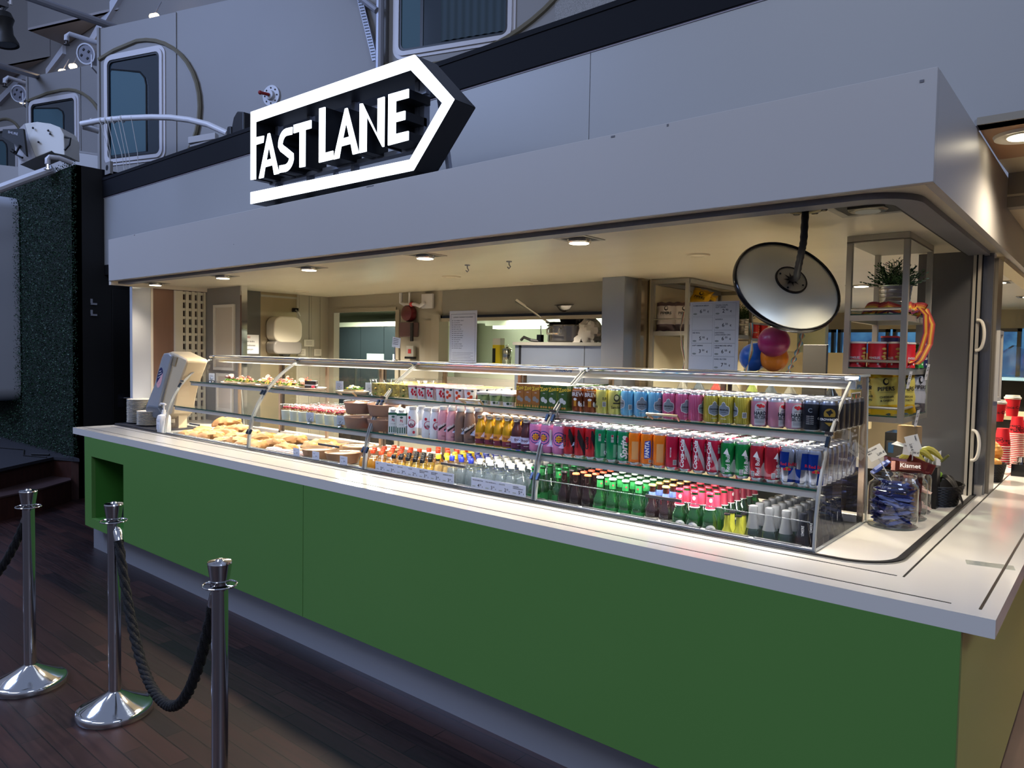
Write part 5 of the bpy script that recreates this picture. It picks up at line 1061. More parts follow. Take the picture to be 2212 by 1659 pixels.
def d_alla(b, r):
    decal(b, disc2(.022, n=24), M('alla_red', 'b8405a', .4), oncyl(r, .068, 0), .005); decal(b, disc2(.017, n=24), M('alla_white', 'ece9e6', .3), oncyl(r, .070, 0, .001), .005); V(b, 'alla!', .021, M('alla_plum', '6a3148', .4), r, .062, 0, off=.0016, bold=.03)
    for x, z in ((.013, .022), (-.012, .10)): decal(b, disc2(.007, .008, 12, x, z), M('strawberry', 'c8283c', .35), oncyl(r, 0, 0, .001), .005)
p = proto_parts('yogurt_drink_bottle', shaker(M('alla_white', 'ece9e6', .3), d_alla, .030, .160))
place_rows(p, [3.648, 3.762, 3.822], LY, .064, 4, LZ, 'white yogurt drink bottle with plum lettering', 'bottle', 'of the middle shelf', 'white yogurt drink bottle', 'white yogurt drink bottles', rots=[-.25, .1, .3])
def d_shake(b, r):
    blk_ = M('shake_black', '241c1a', .4); decal(b, poly2([(-.028, .045), (.028, .088), (.028, .100), (-.028, .057)]), blk_, oncyl(r * 1.0, 0), .005); V(b, 'Milkshake', .018, cw, r, .082, 0, rot=.55, off=.0014, bold=.02); decal(b, disc2(.008, n=16), blk_, oncyl(r, .052, .35, .001), .005); V(b, 'SHAKE', .006, blk_, r, .022, 0)
for c, xs, nm in (('e0a0a8', [3.882, 3.944], 'pink'), ('7c6154', [4.006, 4.070], 'chocolate brown')):
    p = proto_parts('milkshake_bottle', shaker(M('shake_' + nm, c, .35), d_shake, .030, .175))
    place_rows(p, xs, LY, .064, 4, LZ, nm + ' milkshake bottle with slanted white lettering', 'bottle', 'of the middle shelf', nm + ' milkshake bottle', nm + ' milkshake bottles', rots=[.0, .15] if nm == 'pink' else [1.2, 0])
def d_froosh(lc, tc, s='froosh'):
    def f(b, r):
        decal(b, rect2(-.07, .07, .030, .062), lc[0], oncyl(r, 0), .006); decal(b, rect2(-.07, .07, .008, .032), lc[1], oncyl(r, 0, 0, .0008), .006); V(b, s, .020, tc, r, .047, 0, off=.0014, bold=.015); V(b, 'smoothie', .006, cw, r, .022, 0, off=.0016)
        barcode(b, r, .028, 1.5, .012, .020)
    return f
def smoothie(c, dec, r=.028, h=.146):
    b = MB(); b.lathe([(0, 0), (r * .9, 0), (r, .006), (r, h * .52), (r * .88, h * .66), (r * .55, h * .80), (r * .50, h * .90)], c, seg=22); dec(b, r)
    k = MB(); k.lathe([(r * .60, h * .89), (r * .66, h * .90), (r * .66, h * .99), (0, h)], M('cap_silver', 'cfcac2', .3, .8), seg=20)
    return [('bottle_body', b), ('cap', k)]
plum = M('froosh_plum', '5c2444', .4)
p = proto_parts('smoothie_bottle', smoothie(M('smoothie_yellow', 'b98c1c', .18), d_froosh((M('froosh_orange', 'd9923a', .4), M('froosh_wine', '7a2b3c', .4)), M('froosh_wine'))))
place_rows(p, [4.146, 4.208, 4.266, 4.322], LY, .058, 7, LZ, 'yellow smoothie bottle with orange and wine label', 'bottle', 'of the middle shelf', 'yellow smoothie bottle', 'yellow smoothie bottles', rots=[-1.4, -1.5, -1.2, .1])
p = proto_parts('smoothie_bottle', smoothie(M('smoothie_purple', '4a2c30', .18), d_froosh((M('froosh_lilac', 'c3bfd6', .4), plum), plum)))
place_rows(p, [4.380, 4.440], LY - .002, .058, 7, LZ, 'dark purple smoothie bottle with a lilac label', 'bottle', 'of the middle shelf', 'dark purple smoothie bottle', 'dark purple smoothie bottles', rots=[.5, -.1])
# milk cartons
cm = M('carton_white', 'e2e2de', .45); cg = M('carton_green', '1d5a44', .4)
b = MB(); b.box(-.026, .026, -.026, .026, 0, .118, cm); b.add([(-.026, -.026, .118), (.026, -.026, .118), (.026, .026, .118), (-.026, .026, .118), (-.022, 0, .142), (.022, 0, .142)], [(0, 1, 5, 4), (2, 3, 4, 5), (1, 2, 5), (3, 0, 4)], cm)
f = onplane((0, -.0265, 0), (1, 0, 0), (0, 0, 1))
decal(b, rect2(-.026, .026, .104, .117), cg, f, 0); decal(b, disc2(.009, .006, 14, 0, .094), M('carton_emblem', '3a5c50', .5), f, 0); decal(b, xf(text2d('Rj', .018, 'CENTER', .03), 0, .076), M('seal_red'), f, 0); decal(b, xf(text2d('1 dl  1,5 %', .006, 'CENTER', .01), 0, .055), ink, f, 0)
for k in range(4): decal(b, rect2(-.022 + k * .012, -.016 + k * .012, .008, .040), cg, f, 0)
f2 = onplane((.0265, 0, 0), (0, 1, 0), (0, 0, 1)); decal(b, rect2(-.026, .026, .104, .117), cg, f2, 0)
k = MB(); k.lathe([(.013, 0), (.015, .001), (.015, .015), (0, .016)], M('cap_d9d6cf'), (0, -.012, .126), 16, axis=(0, -.45, .9))
p = proto_parts('milk_carton', [('carton', b), ('cap', k)])
place_rows(p, [3.487, 3.556], LY, .062, 4, LZ, 'white and green milk carton with a screw cap', 'carton', 'of the middle shelf', 'white milk carton', 'white milk cartons', rots=[0, 0])
# yogurt parfait cups
def parfait():
    b = MB(); b.lathe([(0, .002), (.032, 0), (.037, .06)], M('yogurt_cream', 'e9ead0', .5), seg=22); b.lathe([(.037, .06), (0, .063)], M('yogurt_cream'), seg=22)
    g = MB()
    for i in range(34):
        a = R.uniform(0, 6.28); q = .032 * math.sqrt(R.random()); g.ball((q * math.cos(a), q * math.sin(a), .066 + R.uniform(0, .012)), (.006, .005, .004), M(*R.choice((('granola', 'a8703a', .7), ('granola_pale', 'c99a5c', .7), ('granola_dark', '6e3a24', .7)))), 6, 4)
    for i in range(6): a = R.uniform(0, 6.28); g.ball((.018 * math.cos(a), .018 * math.sin(a), .080), (.010, .008, .006), M('strawberry'), 8, 5)
    c = MB(); c.lathe([(.0335, 0), (.0385, .060), (.042, .090), (.043, .092)], acryl, seg=24); c.lathe([(.043, .092), (.045, .094), (.044, .098), (.038, .1), (.0, .102)], acryl, seg=24)
    return [('yogurt', b), ('granola', g), ('clear_cup', c)]
p = proto_parts('parfait_cup', parfait())
place_rows(p, [2.43, 2.525, 2.62, 2.71, 2.80, 2.893, 2.985], LY + .015, .092, 4, LZ, 'clear cup of yogurt topped with granola and strawberry', 'parfait cup', 'of the middle shelf', 'yogurt and granola cup', 'yogurt and granola cups')
# brown paper bowls
kr = M('kraft_bowl', '9c7a66', .6)
def bowl_mb(): b = MB(); b.lathe([(0, 0), (.082, 0), (.086, .004), (.098, .060), (.101, .064), (.099, .066), (.094, .060), (.078, .006), (0, .005)], kr, seg=30); return b
def bowl_lid(): b = MB(); b.lathe([(.101, .064), (.104, .068), (.102, .074), (.088, .080), (.05, .082), (0, .080)], acryl, seg=30); return b
for i, (x, y, k, lb) in enumerate(((3.125, .475, 0, 'bottom brown paper bowl of the left stack'), (3.125, .475, 1, 'top brown paper bowl of the left stack'), (3.335, .48, 0, 'bottom brown paper bowl of the right stack'), (3.335, .48, 1, 'top brown paper bowl of the right stack'), (3.12, .69, 0, 'bottom brown bowl behind the left stack'), (3.12, .69, 1, 'top brown bowl behind the left stack'), (3.335, .69, 1, 'top brown bowl behind the right stack'), (3.335, .69, 0, 'bottom brown bowl behind the right stack'))):
    t = thing('salad_bowl', lb + ' on the middle shelf', 'bowl', (x, y, LZ + (.084 if k else 0)), group='brown paper bowls on the middle shelf'); bowl_mb().build('bowl', parent=t); bowl_lid().build('clear_lid', parent=t, weld=False)
    b = MB(); b.lathe([(0, .045), (.09, .045)], M('salad_dark', '4a2f1e', .7, noise=(60, (1, 1, 1), .6)), seg=20); b.build('filling', parent=t)
# ================================================================ bottom well bottles (floor z .913)
WZ = .913
def pet(c_liq, cap, h, r, fill=.9, wave=True, label=None):
    b = MB(); pr = [(0, 0), (r * .85, 0), (r, .008), (r, h * .2), (r * .94, h * .26), (r, h * .32), (r, h * .5), (r * .96, h * .60), (r * .7, h * .74), (r * .42, h * .84), (r * .38, h * .90)]; b.lathe(pr, thin('pet_plastic', (.93, .95, .96), .06, 1.3), seg=18)
    l = MB(); l.lathe([(0, .003), (r * .82, .003), (r * .95, .01), (r * .95, h * .5), (r * .9, h * .6), (r * .62, h * .73), (0, h * .73)], c_liq, seg=14)
    k = MB(); k.lathe([(r * .44, h * .89), (r * .46, h * .90), (r * .46, h * .99), (r * .42, h), (0, h)], cap, seg=16)
    return [('bottle', b), ('liquid', l), ('cap', k)]
oj = M('juice_orange', 'e59a1c', .25, trans=.25); oj2 = M('juice_amber', 'd98a2a', .2, trans=.3); water = thin('water_body', (.80, .84, .86), .05, 1.2, ('c9d2d4', .22))
p = proto_parts('orange_juice_bottle', pet(oj, M('cap_orange', 'e2512a', .35), .188, .033))
place_rows(p, [3.20, 3.275, 3.35, 3.425], .445, .075, 4, WZ, 'small orange juice bottle with orange cap', 'bottle', 'in the lower well', 'orange juice bottle', 'orange juice bottles in the well')
p = proto_parts('orange_juice_bottle', pet(oj, M('cap_orange', 'e2512a', .35), .200, .031))
place_rows(p, [3.505, 3.58, 3.66], .67, .075, 4, WZ, 'taller orange juice bottle behind the black caps', 'bottle', 'in the lower well', 'tall orange juice bottle', 'tall orange juice bottles in the well')
p = proto_parts('juice_bottle', pet(M('juice_yellow', 'dfae2c', .25, trans=.25), M('cap_black', '121318', .3), .185, .027))
place_rows(p, [3.497, 3.555, 3.613, 3.670, 3.727], .41, .058, 4, WZ, 'small yellow juice bottle with black cap', 'bottle', 'in the lower well', 'black capped juice bottle', 'black capped juice bottles in the well')
p = proto_parts('drink_bottle', pet(M('tea_pale', 'd8b068', .2, trans=.4), M('cap_yellow', 'f2cf2a', .35), .215, .030))
place_rows(p, [3.80, 3.868], .46, .062, 6, WZ, 'clear bottle with bright yellow cap', 'bottle', 'in the lower well', 'yellow capped bottle', 'yellow capped bottles in the well')
p = proto_parts('water_bottle', pet(water, M('cap_navy', '1f2b84', .35), .225, .031))
place_rows(p, [3.94, 4.008, 4.075], .42, .064, 4, WZ, 'clear water bottle with dark blue cap', 'bottle', 'in the lower well', 'blue capped water bottle', 'blue capped water bottles in the well')
p = proto_parts('water_bottle', pet(water, M('cap_blue', '2a48d8', .35), .225, .031))
place_rows(p, [3.94, 4.008, 4.075], .68, .064, 4, WZ, 'clear water bottle with bright blue cap, behind', 'bottle', 'in the lower well', 'bright blue capped water bottle', 'bright blue capped water bottles in the well')
p = proto_parts('water_bottle', pet(water, M('cap_pale', 'c2c1bd', .4), .232, .031))
place_rows(p, [4.143, 4.211, 4.279, 4.347, 4.412], .412, .064, 8, WZ, 'clear water bottle with pale grey cap', 'bottle', 'in the lower well', 'pale capped water bottle', 'pale capped water bottles in the well')
def gbottle(m, cap, r=.030, h=.232, label=None, foil=None, neckr=.0135):
    b = MB(); b.lathe([(0, 0), (r * .9, 0), (r, .006), (r, h * .50), (r * .92, h * .57), (r * .55, h * .68), (neckr, h * .80), (neckr * .92, h * .965), (neckr * 1.05, h * .97), (neckr * .98, h * .985)], m, seg=18)
    parts = [('glass_bottle', b)]
    if label: lb = MB(); label(lb, r, h, neckr); parts.append(('label', lb))
    k = MB(); k.lathe([(neckr * 1.22, h * .965), (neckr * 1.25, h * .97), (neckr * 1.1, h * .995), (0, h)], cap, seg=18); parts.append(('crown_cap', k))
    return parts
gg = thin('green_glass', (.12, .50, .12), .05, 2.6, ('175c1e', .30)); bk_ = M('brown_glass_dark', '120808', .06, 0, .6, coat=.5); bgl = thin('brown_glass', (.28, .10, .04), .05, 2.6, ('2a120a', .6))
def l_hein(b, r, h, nr): b.lathe([(r * 1.01, h * .18), (r * 1.01, h * .46)], M('label_green', '1d6a34', .4), seg=18); V(b, 'Heineken', .011, cw, r * 1.01, h * .32, 0); b.lathe([(nr * 1.05, h * .80), (nr * 1.0, h * .93)], M('label_green'), seg=14); decal(b, disc2(.004, n=5), M('seal_red'), oncyl(nr, h * .87, 0, .001), 0)
p = proto_parts('beer_bottle', gbottle(gg, M('crown_green', '1f6b3a', .3, .4), label=l_hein))
place_rows(p, [4.485, 4.60, 4.66][:1], .415, .062, 8, WZ, 'green beer bottle with green cap', 'bottle', 'left of the last divider', 'green beer bottle left of the last divider', 'green beer bottles left of the last divider')
p = proto_parts('beer_bottle', gbottle(gg, M('crown_green', '1f6b3a', .3, .4), label=l_hein))
place_rows(p, [4.585], .47, .062, 7, WZ, 'green beer bottle just right of the last divider', 'bottle', 'in the lower well', 'green beer bottle by the divider', 'green beer bottles right of the last divider')
def l_none(b, r, h, nr): pass
p = proto_parts('cola_bottle', gbottle(bk_, M('crown_black', '1a1818', .3, .4)))
place_rows(p, [4.658], .415, .062, 8, WZ, 'black glass bottle with dark cap', 'bottle', 'in the lower well', 'black bottle with dark cap', 'black capped dark bottles in the well')
p = proto_parts('cola_bottle', gbottle(bk_, M('crown_coral', 'd8502e', .35)))
place_rows(p, [4.722, 4.786], .415, .062, 8, WZ, 'black glass bottle with coral red cap', 'bottle', 'in the lower well', 'black bottle with coral cap', 'coral capped dark bottles in the well')
p = proto_parts('beer_bottle', gbottle(gg, M('crown_mint', 'b9cbbd', .3, .3), label=l_hein))
place_rows(p, [4.850, 4.914, 4.978, 5.042], .415, .062, 8, WZ, 'green beer bottle with pale mint cap', 'bottle', 'in the lower well', 'green beer bottle with mint cap', 'mint capped green beer bottles in the well')
def l_brown(b, r, h, nr): b.lathe([(nr * 1.15, h * .76), (nr * 1.02, h * .86)], M('label_blue_neck', '5a6fb0', .4), seg=14); b.lathe([(r * 1.01, h * .15), (r * 1.01, h * .42)], M('label_cream', 'd8cdb8', .5), seg=18)
p = proto_parts('beer_bottle', gbottle(bgl, M('crown_gold', 'c8a05c', .3, .5), label=l_brown))
place_rows(p, [5.106, 5.168], .415, .062, 8, WZ, 'brown beer bottle with golden cap', 'bottle', 'in the lower well', 'brown beer bottle with golden cap', 'golden capped brown bottles in the well')
def l_per(b, r, h, nr):
    rd = M('label_wine', 'a02a44', .4); b.lathe([(nr * 1.42, h * .72), (nr * 1.12, h * .80), (nr * 1.10, h * .925)], rd, seg=16); b.lathe([(nr * 1.5, h * .71), (nr * 1.44, h * .725)], cw, seg=16); decal(b, disc2(.006, .008, 12), cw, oncyl(nr * 1.12, h * .87, 0, .001), .004)
    decal(b, disc2(.024, .030, 24), cw, oncyl(r, h * .34, 0, .0006), .006); decal(b, disc2(.013, .010, 16, 0, .010), M('peroni_crest', '27456e', .4), oncyl(r, h * .34, 0, .0012), .006); V(b, 'PERONI', .0105, M('seal_red'), r, h * .32, 0, off=.0016, bold=.03)
p = proto_parts('beer_bottle', gbottle(gg, M('crown_red', 'b8283c', .3, .3), label=l_per))
place_rows(p, [5.232, 5.297, 5.362], .41, .062, 8, WZ, 'green beer bottle with wine red neck label', 'bottle', 'in the lower well', 'red capped green beer bottle', 'red capped green beer bottles in the well', rots=[.1, -.2, .15])
# small bottles
ys = thin('pale_wine', (.75, .78, .30), .04, 1.2, ('b9b83c', .5))
b = gbottle(ys, M('cap_black'), .022, .165, neckr=.010)
p = proto_parts('mini_bottle', b); place_rows(p, [5.440, 5.486], .392, .05, 2, WZ, 'tiny pale yellow bottle with black cap', 'bottle', 'in the lower well', 'tiny yellow bottle', 'tiny pale yellow bottles')
def foil_bottle(fc, body, text=None):
    r, h = .0325, .205; b = MB(); b.lathe([(0, 0), (r * .9, 0), (r, .006), (r, h * .42), (r * .8, h * .55), (.016, h * .72)], body, seg=18)
    k = MB(); k.lathe([(r * .80, h * .54), (.0190, h * .70), (.0150, h * .86), (.0168, h * .92), (.0158, h * .985), (.009, h), (0, h)], fc, seg=18)
    if text: V(k, text, .011, cw, .020, h * .67, 0, rot=PI / 2, off=.003, bold=.01)
    return [('glass_bottle', b), ('foil', k)]
p = proto_parts('sparkling_wine_bottle', foil_bottle(M('foil_grey', '85888e', .28, .75), thin('olive_glass', (.12, .2, .10), .05, 2.6, ('16261a', .6))))
place_rows(p, [5.528, 5.590, 5.652], .425, .066, 7, WZ, 'small sparkling wine bottle with grey foil neck', 'bottle', 'in the lower well', 'grey foil sparkling bottle', 'grey foil sparkling wine bottles')
p = proto_parts('sparkling_wine_bottle', foil_bottle(M('foil_black', '1b1d24', .2, .3), bk_, 'PREMIERE'))
place_rows(p, [5.714], .425, .066, 7, WZ, 'small sparkling wine bottle with black foil neck', 'bottle', 'in the lower well', 'black foil sparkling bottle', 'black foil sparkling wine bottles')
# ================================================================ FOOD
# strawberry yogurt pots, green pots, juice boxes, salad jars on the upper shelf
def pot_mb(c, r0, r1, h, deco, sq=None, foil='d9cfc4'):
    b = MB(); b.lathe([(0, 0), (r0, 0), (r0 * 1.02, .004), (r1, h - .004), (r1 * 1.07, h - .003), (r1 * 1.07, h)], c, seg=26, sq=sq)
    if deco: deco(b)
    l = MB(); l.lathe([(r1 * 1.08, h), (r1 * 1.08, h + .0015), (0, h + .0018)], M('foil_' + foil, foil, .3, .3), seg=26, sq=sq); l.prism([(r1 * .8, -.006), (r1 * 1.3, -.004), (r1 * 1.3, .004), (r1 * .8, .006)], h, h + .0012, M('foil_' + foil), 'z')
    return [('pot', b), ('foil_lid', l)]
def d_straw(b):
    tp = lambda z: .027 + .006 * z / .075
    f = oncyl(.030, 0, 0, .001, tp)
    for a in (0, 2.1, 4.2):
        f = oncyl(.030, 0, a, .0012, tp)
        for x, z in ((-.008, .052), (.004, .040), (-.006, .028), (.010, .024), (-.012, .040)): decal(b, disc2(.0062, .0078, 12, x, z), M('strawberry'), f, .005)
        decal(b, disc2(.008, .005, 12, .012, .062), M('valio_dark', '38464c', .4), f, .005); decal(b, rect2(.0205, .0235, .01, .065), M('seal_red'), f, 0)
    b.lathe([(tp(.066) + .0008, .066), (tp(.073) + .0008, .073)], M('pink_rim', 'd97a86', .4), seg=26)
p = proto_parts('yogurt_pot', pot_mb(M('pot_white', 'e9e4e0', .35), .027, .033, .075, d_straw, foil='d98a86'))
place_rows(p, [3.508, 3.581, 3.654, 3.727], .545, .073, 5, UZ, 'white yogurt pot printed with strawberries', 'yogurt pot', 'of the upper shelf', 'strawberry yogurt pot', 'strawberry yogurt pots on the upper shelf')
def d_peach(b):
    tp = lambda z: .027 + .006 * z / .075
    for a in (0, 2.1, 4.2):
        f = oncyl(.030, 0, a, .0012, tp)
        for x, z in ((-.006, .052), (.006, .034), (-.008, .024)): decal(b, disc2(.009, .009, 14, x, z), M('peach_red', 'e0582e', .4), f, .005); decal(b, disc2(.004, .004, 10, x, z), M('peach_pit', 'b83a2a', .4), oncyl(.030, 0, a, .0018, tp), 0)
        decal(b, disc2(.007, .005, 12, .012, .064), M('valio_dark'), f, .005)
p = proto_parts('yogurt_pot', pot_mb(M('pot_white'), .027, .033, .073, d_peach, foil='e0a464'))
place_rows(p, [3.800, 3.873, 3.946], .545, .073, 5, UZ, 'white yogurt pot printed with orange peaches', 'yogurt pot', 'of the upper shelf', 'peach yogurt pot', 'peach yogurt pots on the upper shelf')
def d_green(b):
    tp = lambda z: .030 + .009 * z / .062
    f0 = oncyl(.035, 0, 0, .001, tp); gn = M('pot_green', '7f9668', .4)
    b.lathe([(tp(.022) + .0006, .022), (tp(.052) + .0006, .052)], gn, seg=26)
    for a in (0, 3.1): f = oncyl(.035, 0, a, .0014, tp); decal(b, xf(text2d('MATU', .009, 'CENTER', .02), 0, .046), M('dark_green_txt', '2c4a34', .5), f, .006); decal(b, disc2(.009, .006, 14, -.004, .014), M('dark_green_txt'), f, .005); decal(b, disc2(.005, .005, 12, .012, .014), gn, f, 0)
p = proto_parts('rice_pudding_pot', pot_mb(M('pot_white'), .030, .039, .062, d_green, foil='dfdad0'))
place_rows(p, [4.044, 4.130, 4.216], .545, .084, 4, UZ, 'white and green pudding pot with foil lid', 'pudding pot', 'of the upper shelf', 'green banded pudding pot', 'green banded pudding pots')
def zoo(c, body, lb_, xs, pos0):
    b = MB(); w_ = .0235; h = .118; b.box(-w_, w_, -.018, .018, 0, h, M('zoo_' + c, c, .4)); b.box(-w_, w_, -.018, .018, h, h + .001, M('zoo_top', 'cfcac0', .4))
    f = onplane((0, -.0184, 0), (1, 0, 0), (0, 0, 1)); y = M('zoo_yellow', 'e6c23c', .4)
    decal(b, xf(text2d('Zoo', .026, 'CENTER', .04), 0, .098, .15), y, f, 0)
    decal(b, rect2(-w_, w_, 0, .018), M('zoo_grass', '4f6a30', .5), onplane((0, -.0186, 0), (1, 0, 0), (0, 0, 1)), 0)
    for x, z, r_ in ((-.006, .048, .0125), (.010, .040, .010)): decal(b, disc2(r_, n=16, cx=x, cy=z), M('zoo_blob_' + body, body, .5), onplane((0, -.0188, 0), (1, 0, 0), (0, 0, 1)), 0)
    for x in (-.015, .0, .014): decal(b, disc2(.006, .005, 12, x, .012), M('zoo_fruit', 'd08a3a', .5), onplane((0, -.019, 0), (1, 0, 0), (0, 0, 1)), 0)
    decal(b, xf(text2d('juice', .007, 'CENTER', .01), 0, .078), cw, f, 0)
    f2 = onplane((.0237, 0, 0), (0, 1, 0), (0, 0, 1)); decal(b, xf(text2d('Zoo', .018, 'CENTER', .04), 0, .098), y, f2, 0); decal(b, rect2(-.018, .018, 0, .018), M('zoo_grass'), f2, 0)
    s = MB(); s.tube([(-.01, .0185, .02), (-.01, .0185, .09)], .002, M('straw_white', 'e8e6e0', .4), 6)
    p = proto_parts('juice_box', [('carton', b), ('straw', s)])
    place_rows(p, xs, .535, .041, 9, UZ, lb_, 'juice box', 'of the upper shelf', lb_.split(' with')[0], lb_.split(' with')[0] + 's on the upper shelf', zr=.0, rots=[0])
zoo('a0662f', '8a8680', 'orange brown juice box with yellow Zoo lettering', [4.306, 4.355, 4.404], 0)
zoo('3f5a2a', 'cfcdc4', 'dark green juice box with yellow Zoo lettering', [4.455, 4.504, 4.565], 0)
def sjar():
    b = MB(); b.lathe([(0, .003), (.048, .003), (.050, .075), (0, .080)], M('salad_mix', 'b8a456', .6, noise=(55, (1, 1, 1), .55)), seg=20, sq=5)
    for i in range(46): a = R.uniform(0, 6.28); z = R.uniform(.008, .075); b.ball((.050 * math.cos(a), .050 * math.sin(a), z), (.008, .008, .006), M(*R.choice((('pasta', 'd9c878', .6), ('pasta2', 'c2a858', .6), ('herb', '5f7a34', .7), ('pickle', 'a8a040', .6)))), 6, 4)
    c = MB(); c.lathe([(.053, 0), (.056, .088), (.060, .092), (.060, .10), (.0, .102)], acryl, seg=24, sq=5); return [('salad', b), ('clear_tub', c)]
p = proto_parts('salad_tub', sjar())
place_rows(p, [3.195, 3.322, 3.440], .575, .125, 3, UZ, 'square clear tub of pasta salad', 'salad tub', 'of the upper shelf', 'square salad tub', 'clear salad tubs on the upper shelf', zr=.3, rots=[0])
# open sandwiches on boards
def board(x, y, z, lb, w_=.19, d=.10):
    b = MB(); b.lathe([(0, 0), (.09, 0), (.105, .012), (.103, .014), (.088, .006), (0, .005)], M('plate_white', 'dcd8cc', .3), seg=28); o = b.build('serving_plate', loc=(x, y, z)); return tag(o, lb, 'plate', 'white plates on the upper shelf')
shr = [M('shrimp', 'e8a48c', .45), M('shrimp_pale', 'f0c4a8', .45), M('shrimp_dark', 'd07a64', .45)]; let_ = M('lettuce', '6f9a3c', .6); lem = M('lemon', 'f0cf3c', .35); egg = M('egg_yolk', 'e8b83a', .5); eggw = M('egg_white', 'efeae0', .4); brd = M('rye_bread', 'b89a6c', .7)
def sandwich(x, y, z, kind, lb):
    t = thing('open_sandwich', lb, 'sandwich', (x, y, z), R.uniform(-.4, .4), 'open sandwiches on the upper shelf'); b = MB(); b.box(-.055, .055, -.038, .038, 0, .014, brd); b.build('bread', parent=t, bevel=.004)
    g = MB()
    for i in range(22):
        a = R.uniform(0, 6.28); q = R.uniform(.02, .055); px_, py_ = q * math.cos(a), q * math.sin(a) * .75
        pts = [(px_, py_, .014), (px_ + R.uniform(-.012, .012), py_ + R.uniform(-.012, .012), .026), (px_ + .010 * math.cos(a), py_ + .010 * math.sin(a), .020)]
        g.strip([pts[0], pts[1]], [pts[2], (pts[2][0] + .006, pts[2][1], .030)], let_)
    for i in range(10): a = R.uniform(0, 6.28); g.ball((.045 * math.cos(a), .032 * math.sin(a), .018), (.014, .010, .006), let_, 7, 4)
    g.build('lettuce', parent=t)
    s = MB()
    if kind == 'shrimp':
        for i in range(34):
            a = R.uniform(0, 6.28); q = .040 * math.sqrt(R.random()); cx_, cy_, cz_ = q * math.cos(a), q * math.sin(a) * .8, .024 + (1 - q / .042) * .038 * R.random(); ph = R.uniform(0, 6.28)
            s.tube([(cx_ + .009 * math.cos(ph + k * .8), cy_ + .009 * math.sin(ph + k * .8), cz_ + .004 * math.sin(k)) for k in range(5)], .004, R.choice(shr), 5, rr=[.0042, .0046, .004, .0032, .002])
        s.build('shrimps', parent=t, smooth=60); l = MB(); l.lathe([(0, 0), (.020, 0), (.020, .003), (0, .003)], lem, (.030, -.025, .022), 16, axis=(.2, -.9, .45)); l.build('lemon_slice', parent=t)
    elif kind == 'roe':
        for i in range(26): a = R.uniform(0, 6.28); q = .03 * math.sqrt(R.random()); s.ball((q * math.cos(a), q * math.sin(a), .03 + R.uniform(0, .02)), (.010, .010, .007), M(*R.choice((('beef_red', '9a4a42', .5), ('beef_pink', 'c07a70', .5), ('onion', 'b98a9a', .5)))), 7, 5)
        s.build('topping', parent=t)
    elif kind == 'egg':
        for i in range(26): a = R.uniform(0, 6.28); q = .038 * math.sqrt(R.random()); s.ball((q * math.cos(a), q * math.sin(a), .022 + (1 - q / .04) * .026 * R.random()), (.010, .010, .007), R.choice((egg, eggw, M('egg_mash', 'ecd98a', .5))), 7, 5)
        s.build('egg_topping', parent=t)
    return t
spots = [(1.40, .60, 'roe', 'open sandwich with red topping, leftmost on the upper shelf'), (1.53, .62, 'shrimp', 'small shrimp sandwich right of the red one'), (1.66, .60, 'shrimp', 'shrimp sandwich with a lemon slice, third from the left'), (1.80, .63, 'egg', 'egg sandwich between two shrimp sandwiches'), (1.93, .60, 'shrimp', 'big shrimp sandwich left of the second divider'), (2.07, .62, 'shrimp', 'shrimp sandwich exactly at the divider'), (2.21, .60, 'shrimp', 'shrimp sandwich right of the divider'), (2.34, .63, 'shrimp', 'last shrimp sandwich before the dark cake'), (2.88, .61, 'egg', 'lone egg sandwich on its own white plate'),
         (1.60, .80, 'shrimp', 'shrimp sandwich in the back row, left'), (1.85, .80, 'shrimp', 'shrimp sandwich in the back row, middle'), (2.10, .80, 'shrimp', 'shrimp sandwich in the back row, right')]
for i, (x, y, k, lb) in enumerate(spots): sandwich(x, y, UZ + .007, k, lb)
for i, (x, lb) in enumerate(((1.46, 'leftmost white plate under the sandwiches'), (1.70, 'second white plate under the sandwiches'), (1.94, 'third white plate under the sandwiches'), (2.18, 'fourth white plate under the sandwiches'), (2.42, 'white plate under the dark cake'), (2.88, 'white plate under the lone egg sandwich'))): board(x, .61, UZ, lb)
t = thing('cake_slice', 'slice of dark chocolate cake with a strawberry', 'cake', (2.45, .61, UZ + .007), .3); b = MB(); b.prism([(-.045, -.03), (.045, -.03), (.0, .05)], .0, .02, M('cake_dark', '2a1c18', .5), 'z'); b.prism([(-.045, -.03), (.045, -.03), (.0, .05)], .02, .028, M('cake_cream', 'e0d8cc', .5), 'z'); b.prism([(-.045, -.03), (.045, -.03), (.0, .05)], .028, .052, M('cake_dark'), 'z'); b.build('cake', parent=t, smooth=0); b = MB(); b.ball((.03, -.04, .012), (.012, .012, .012), M('strawberry')); b.build('strawberry', parent=t)
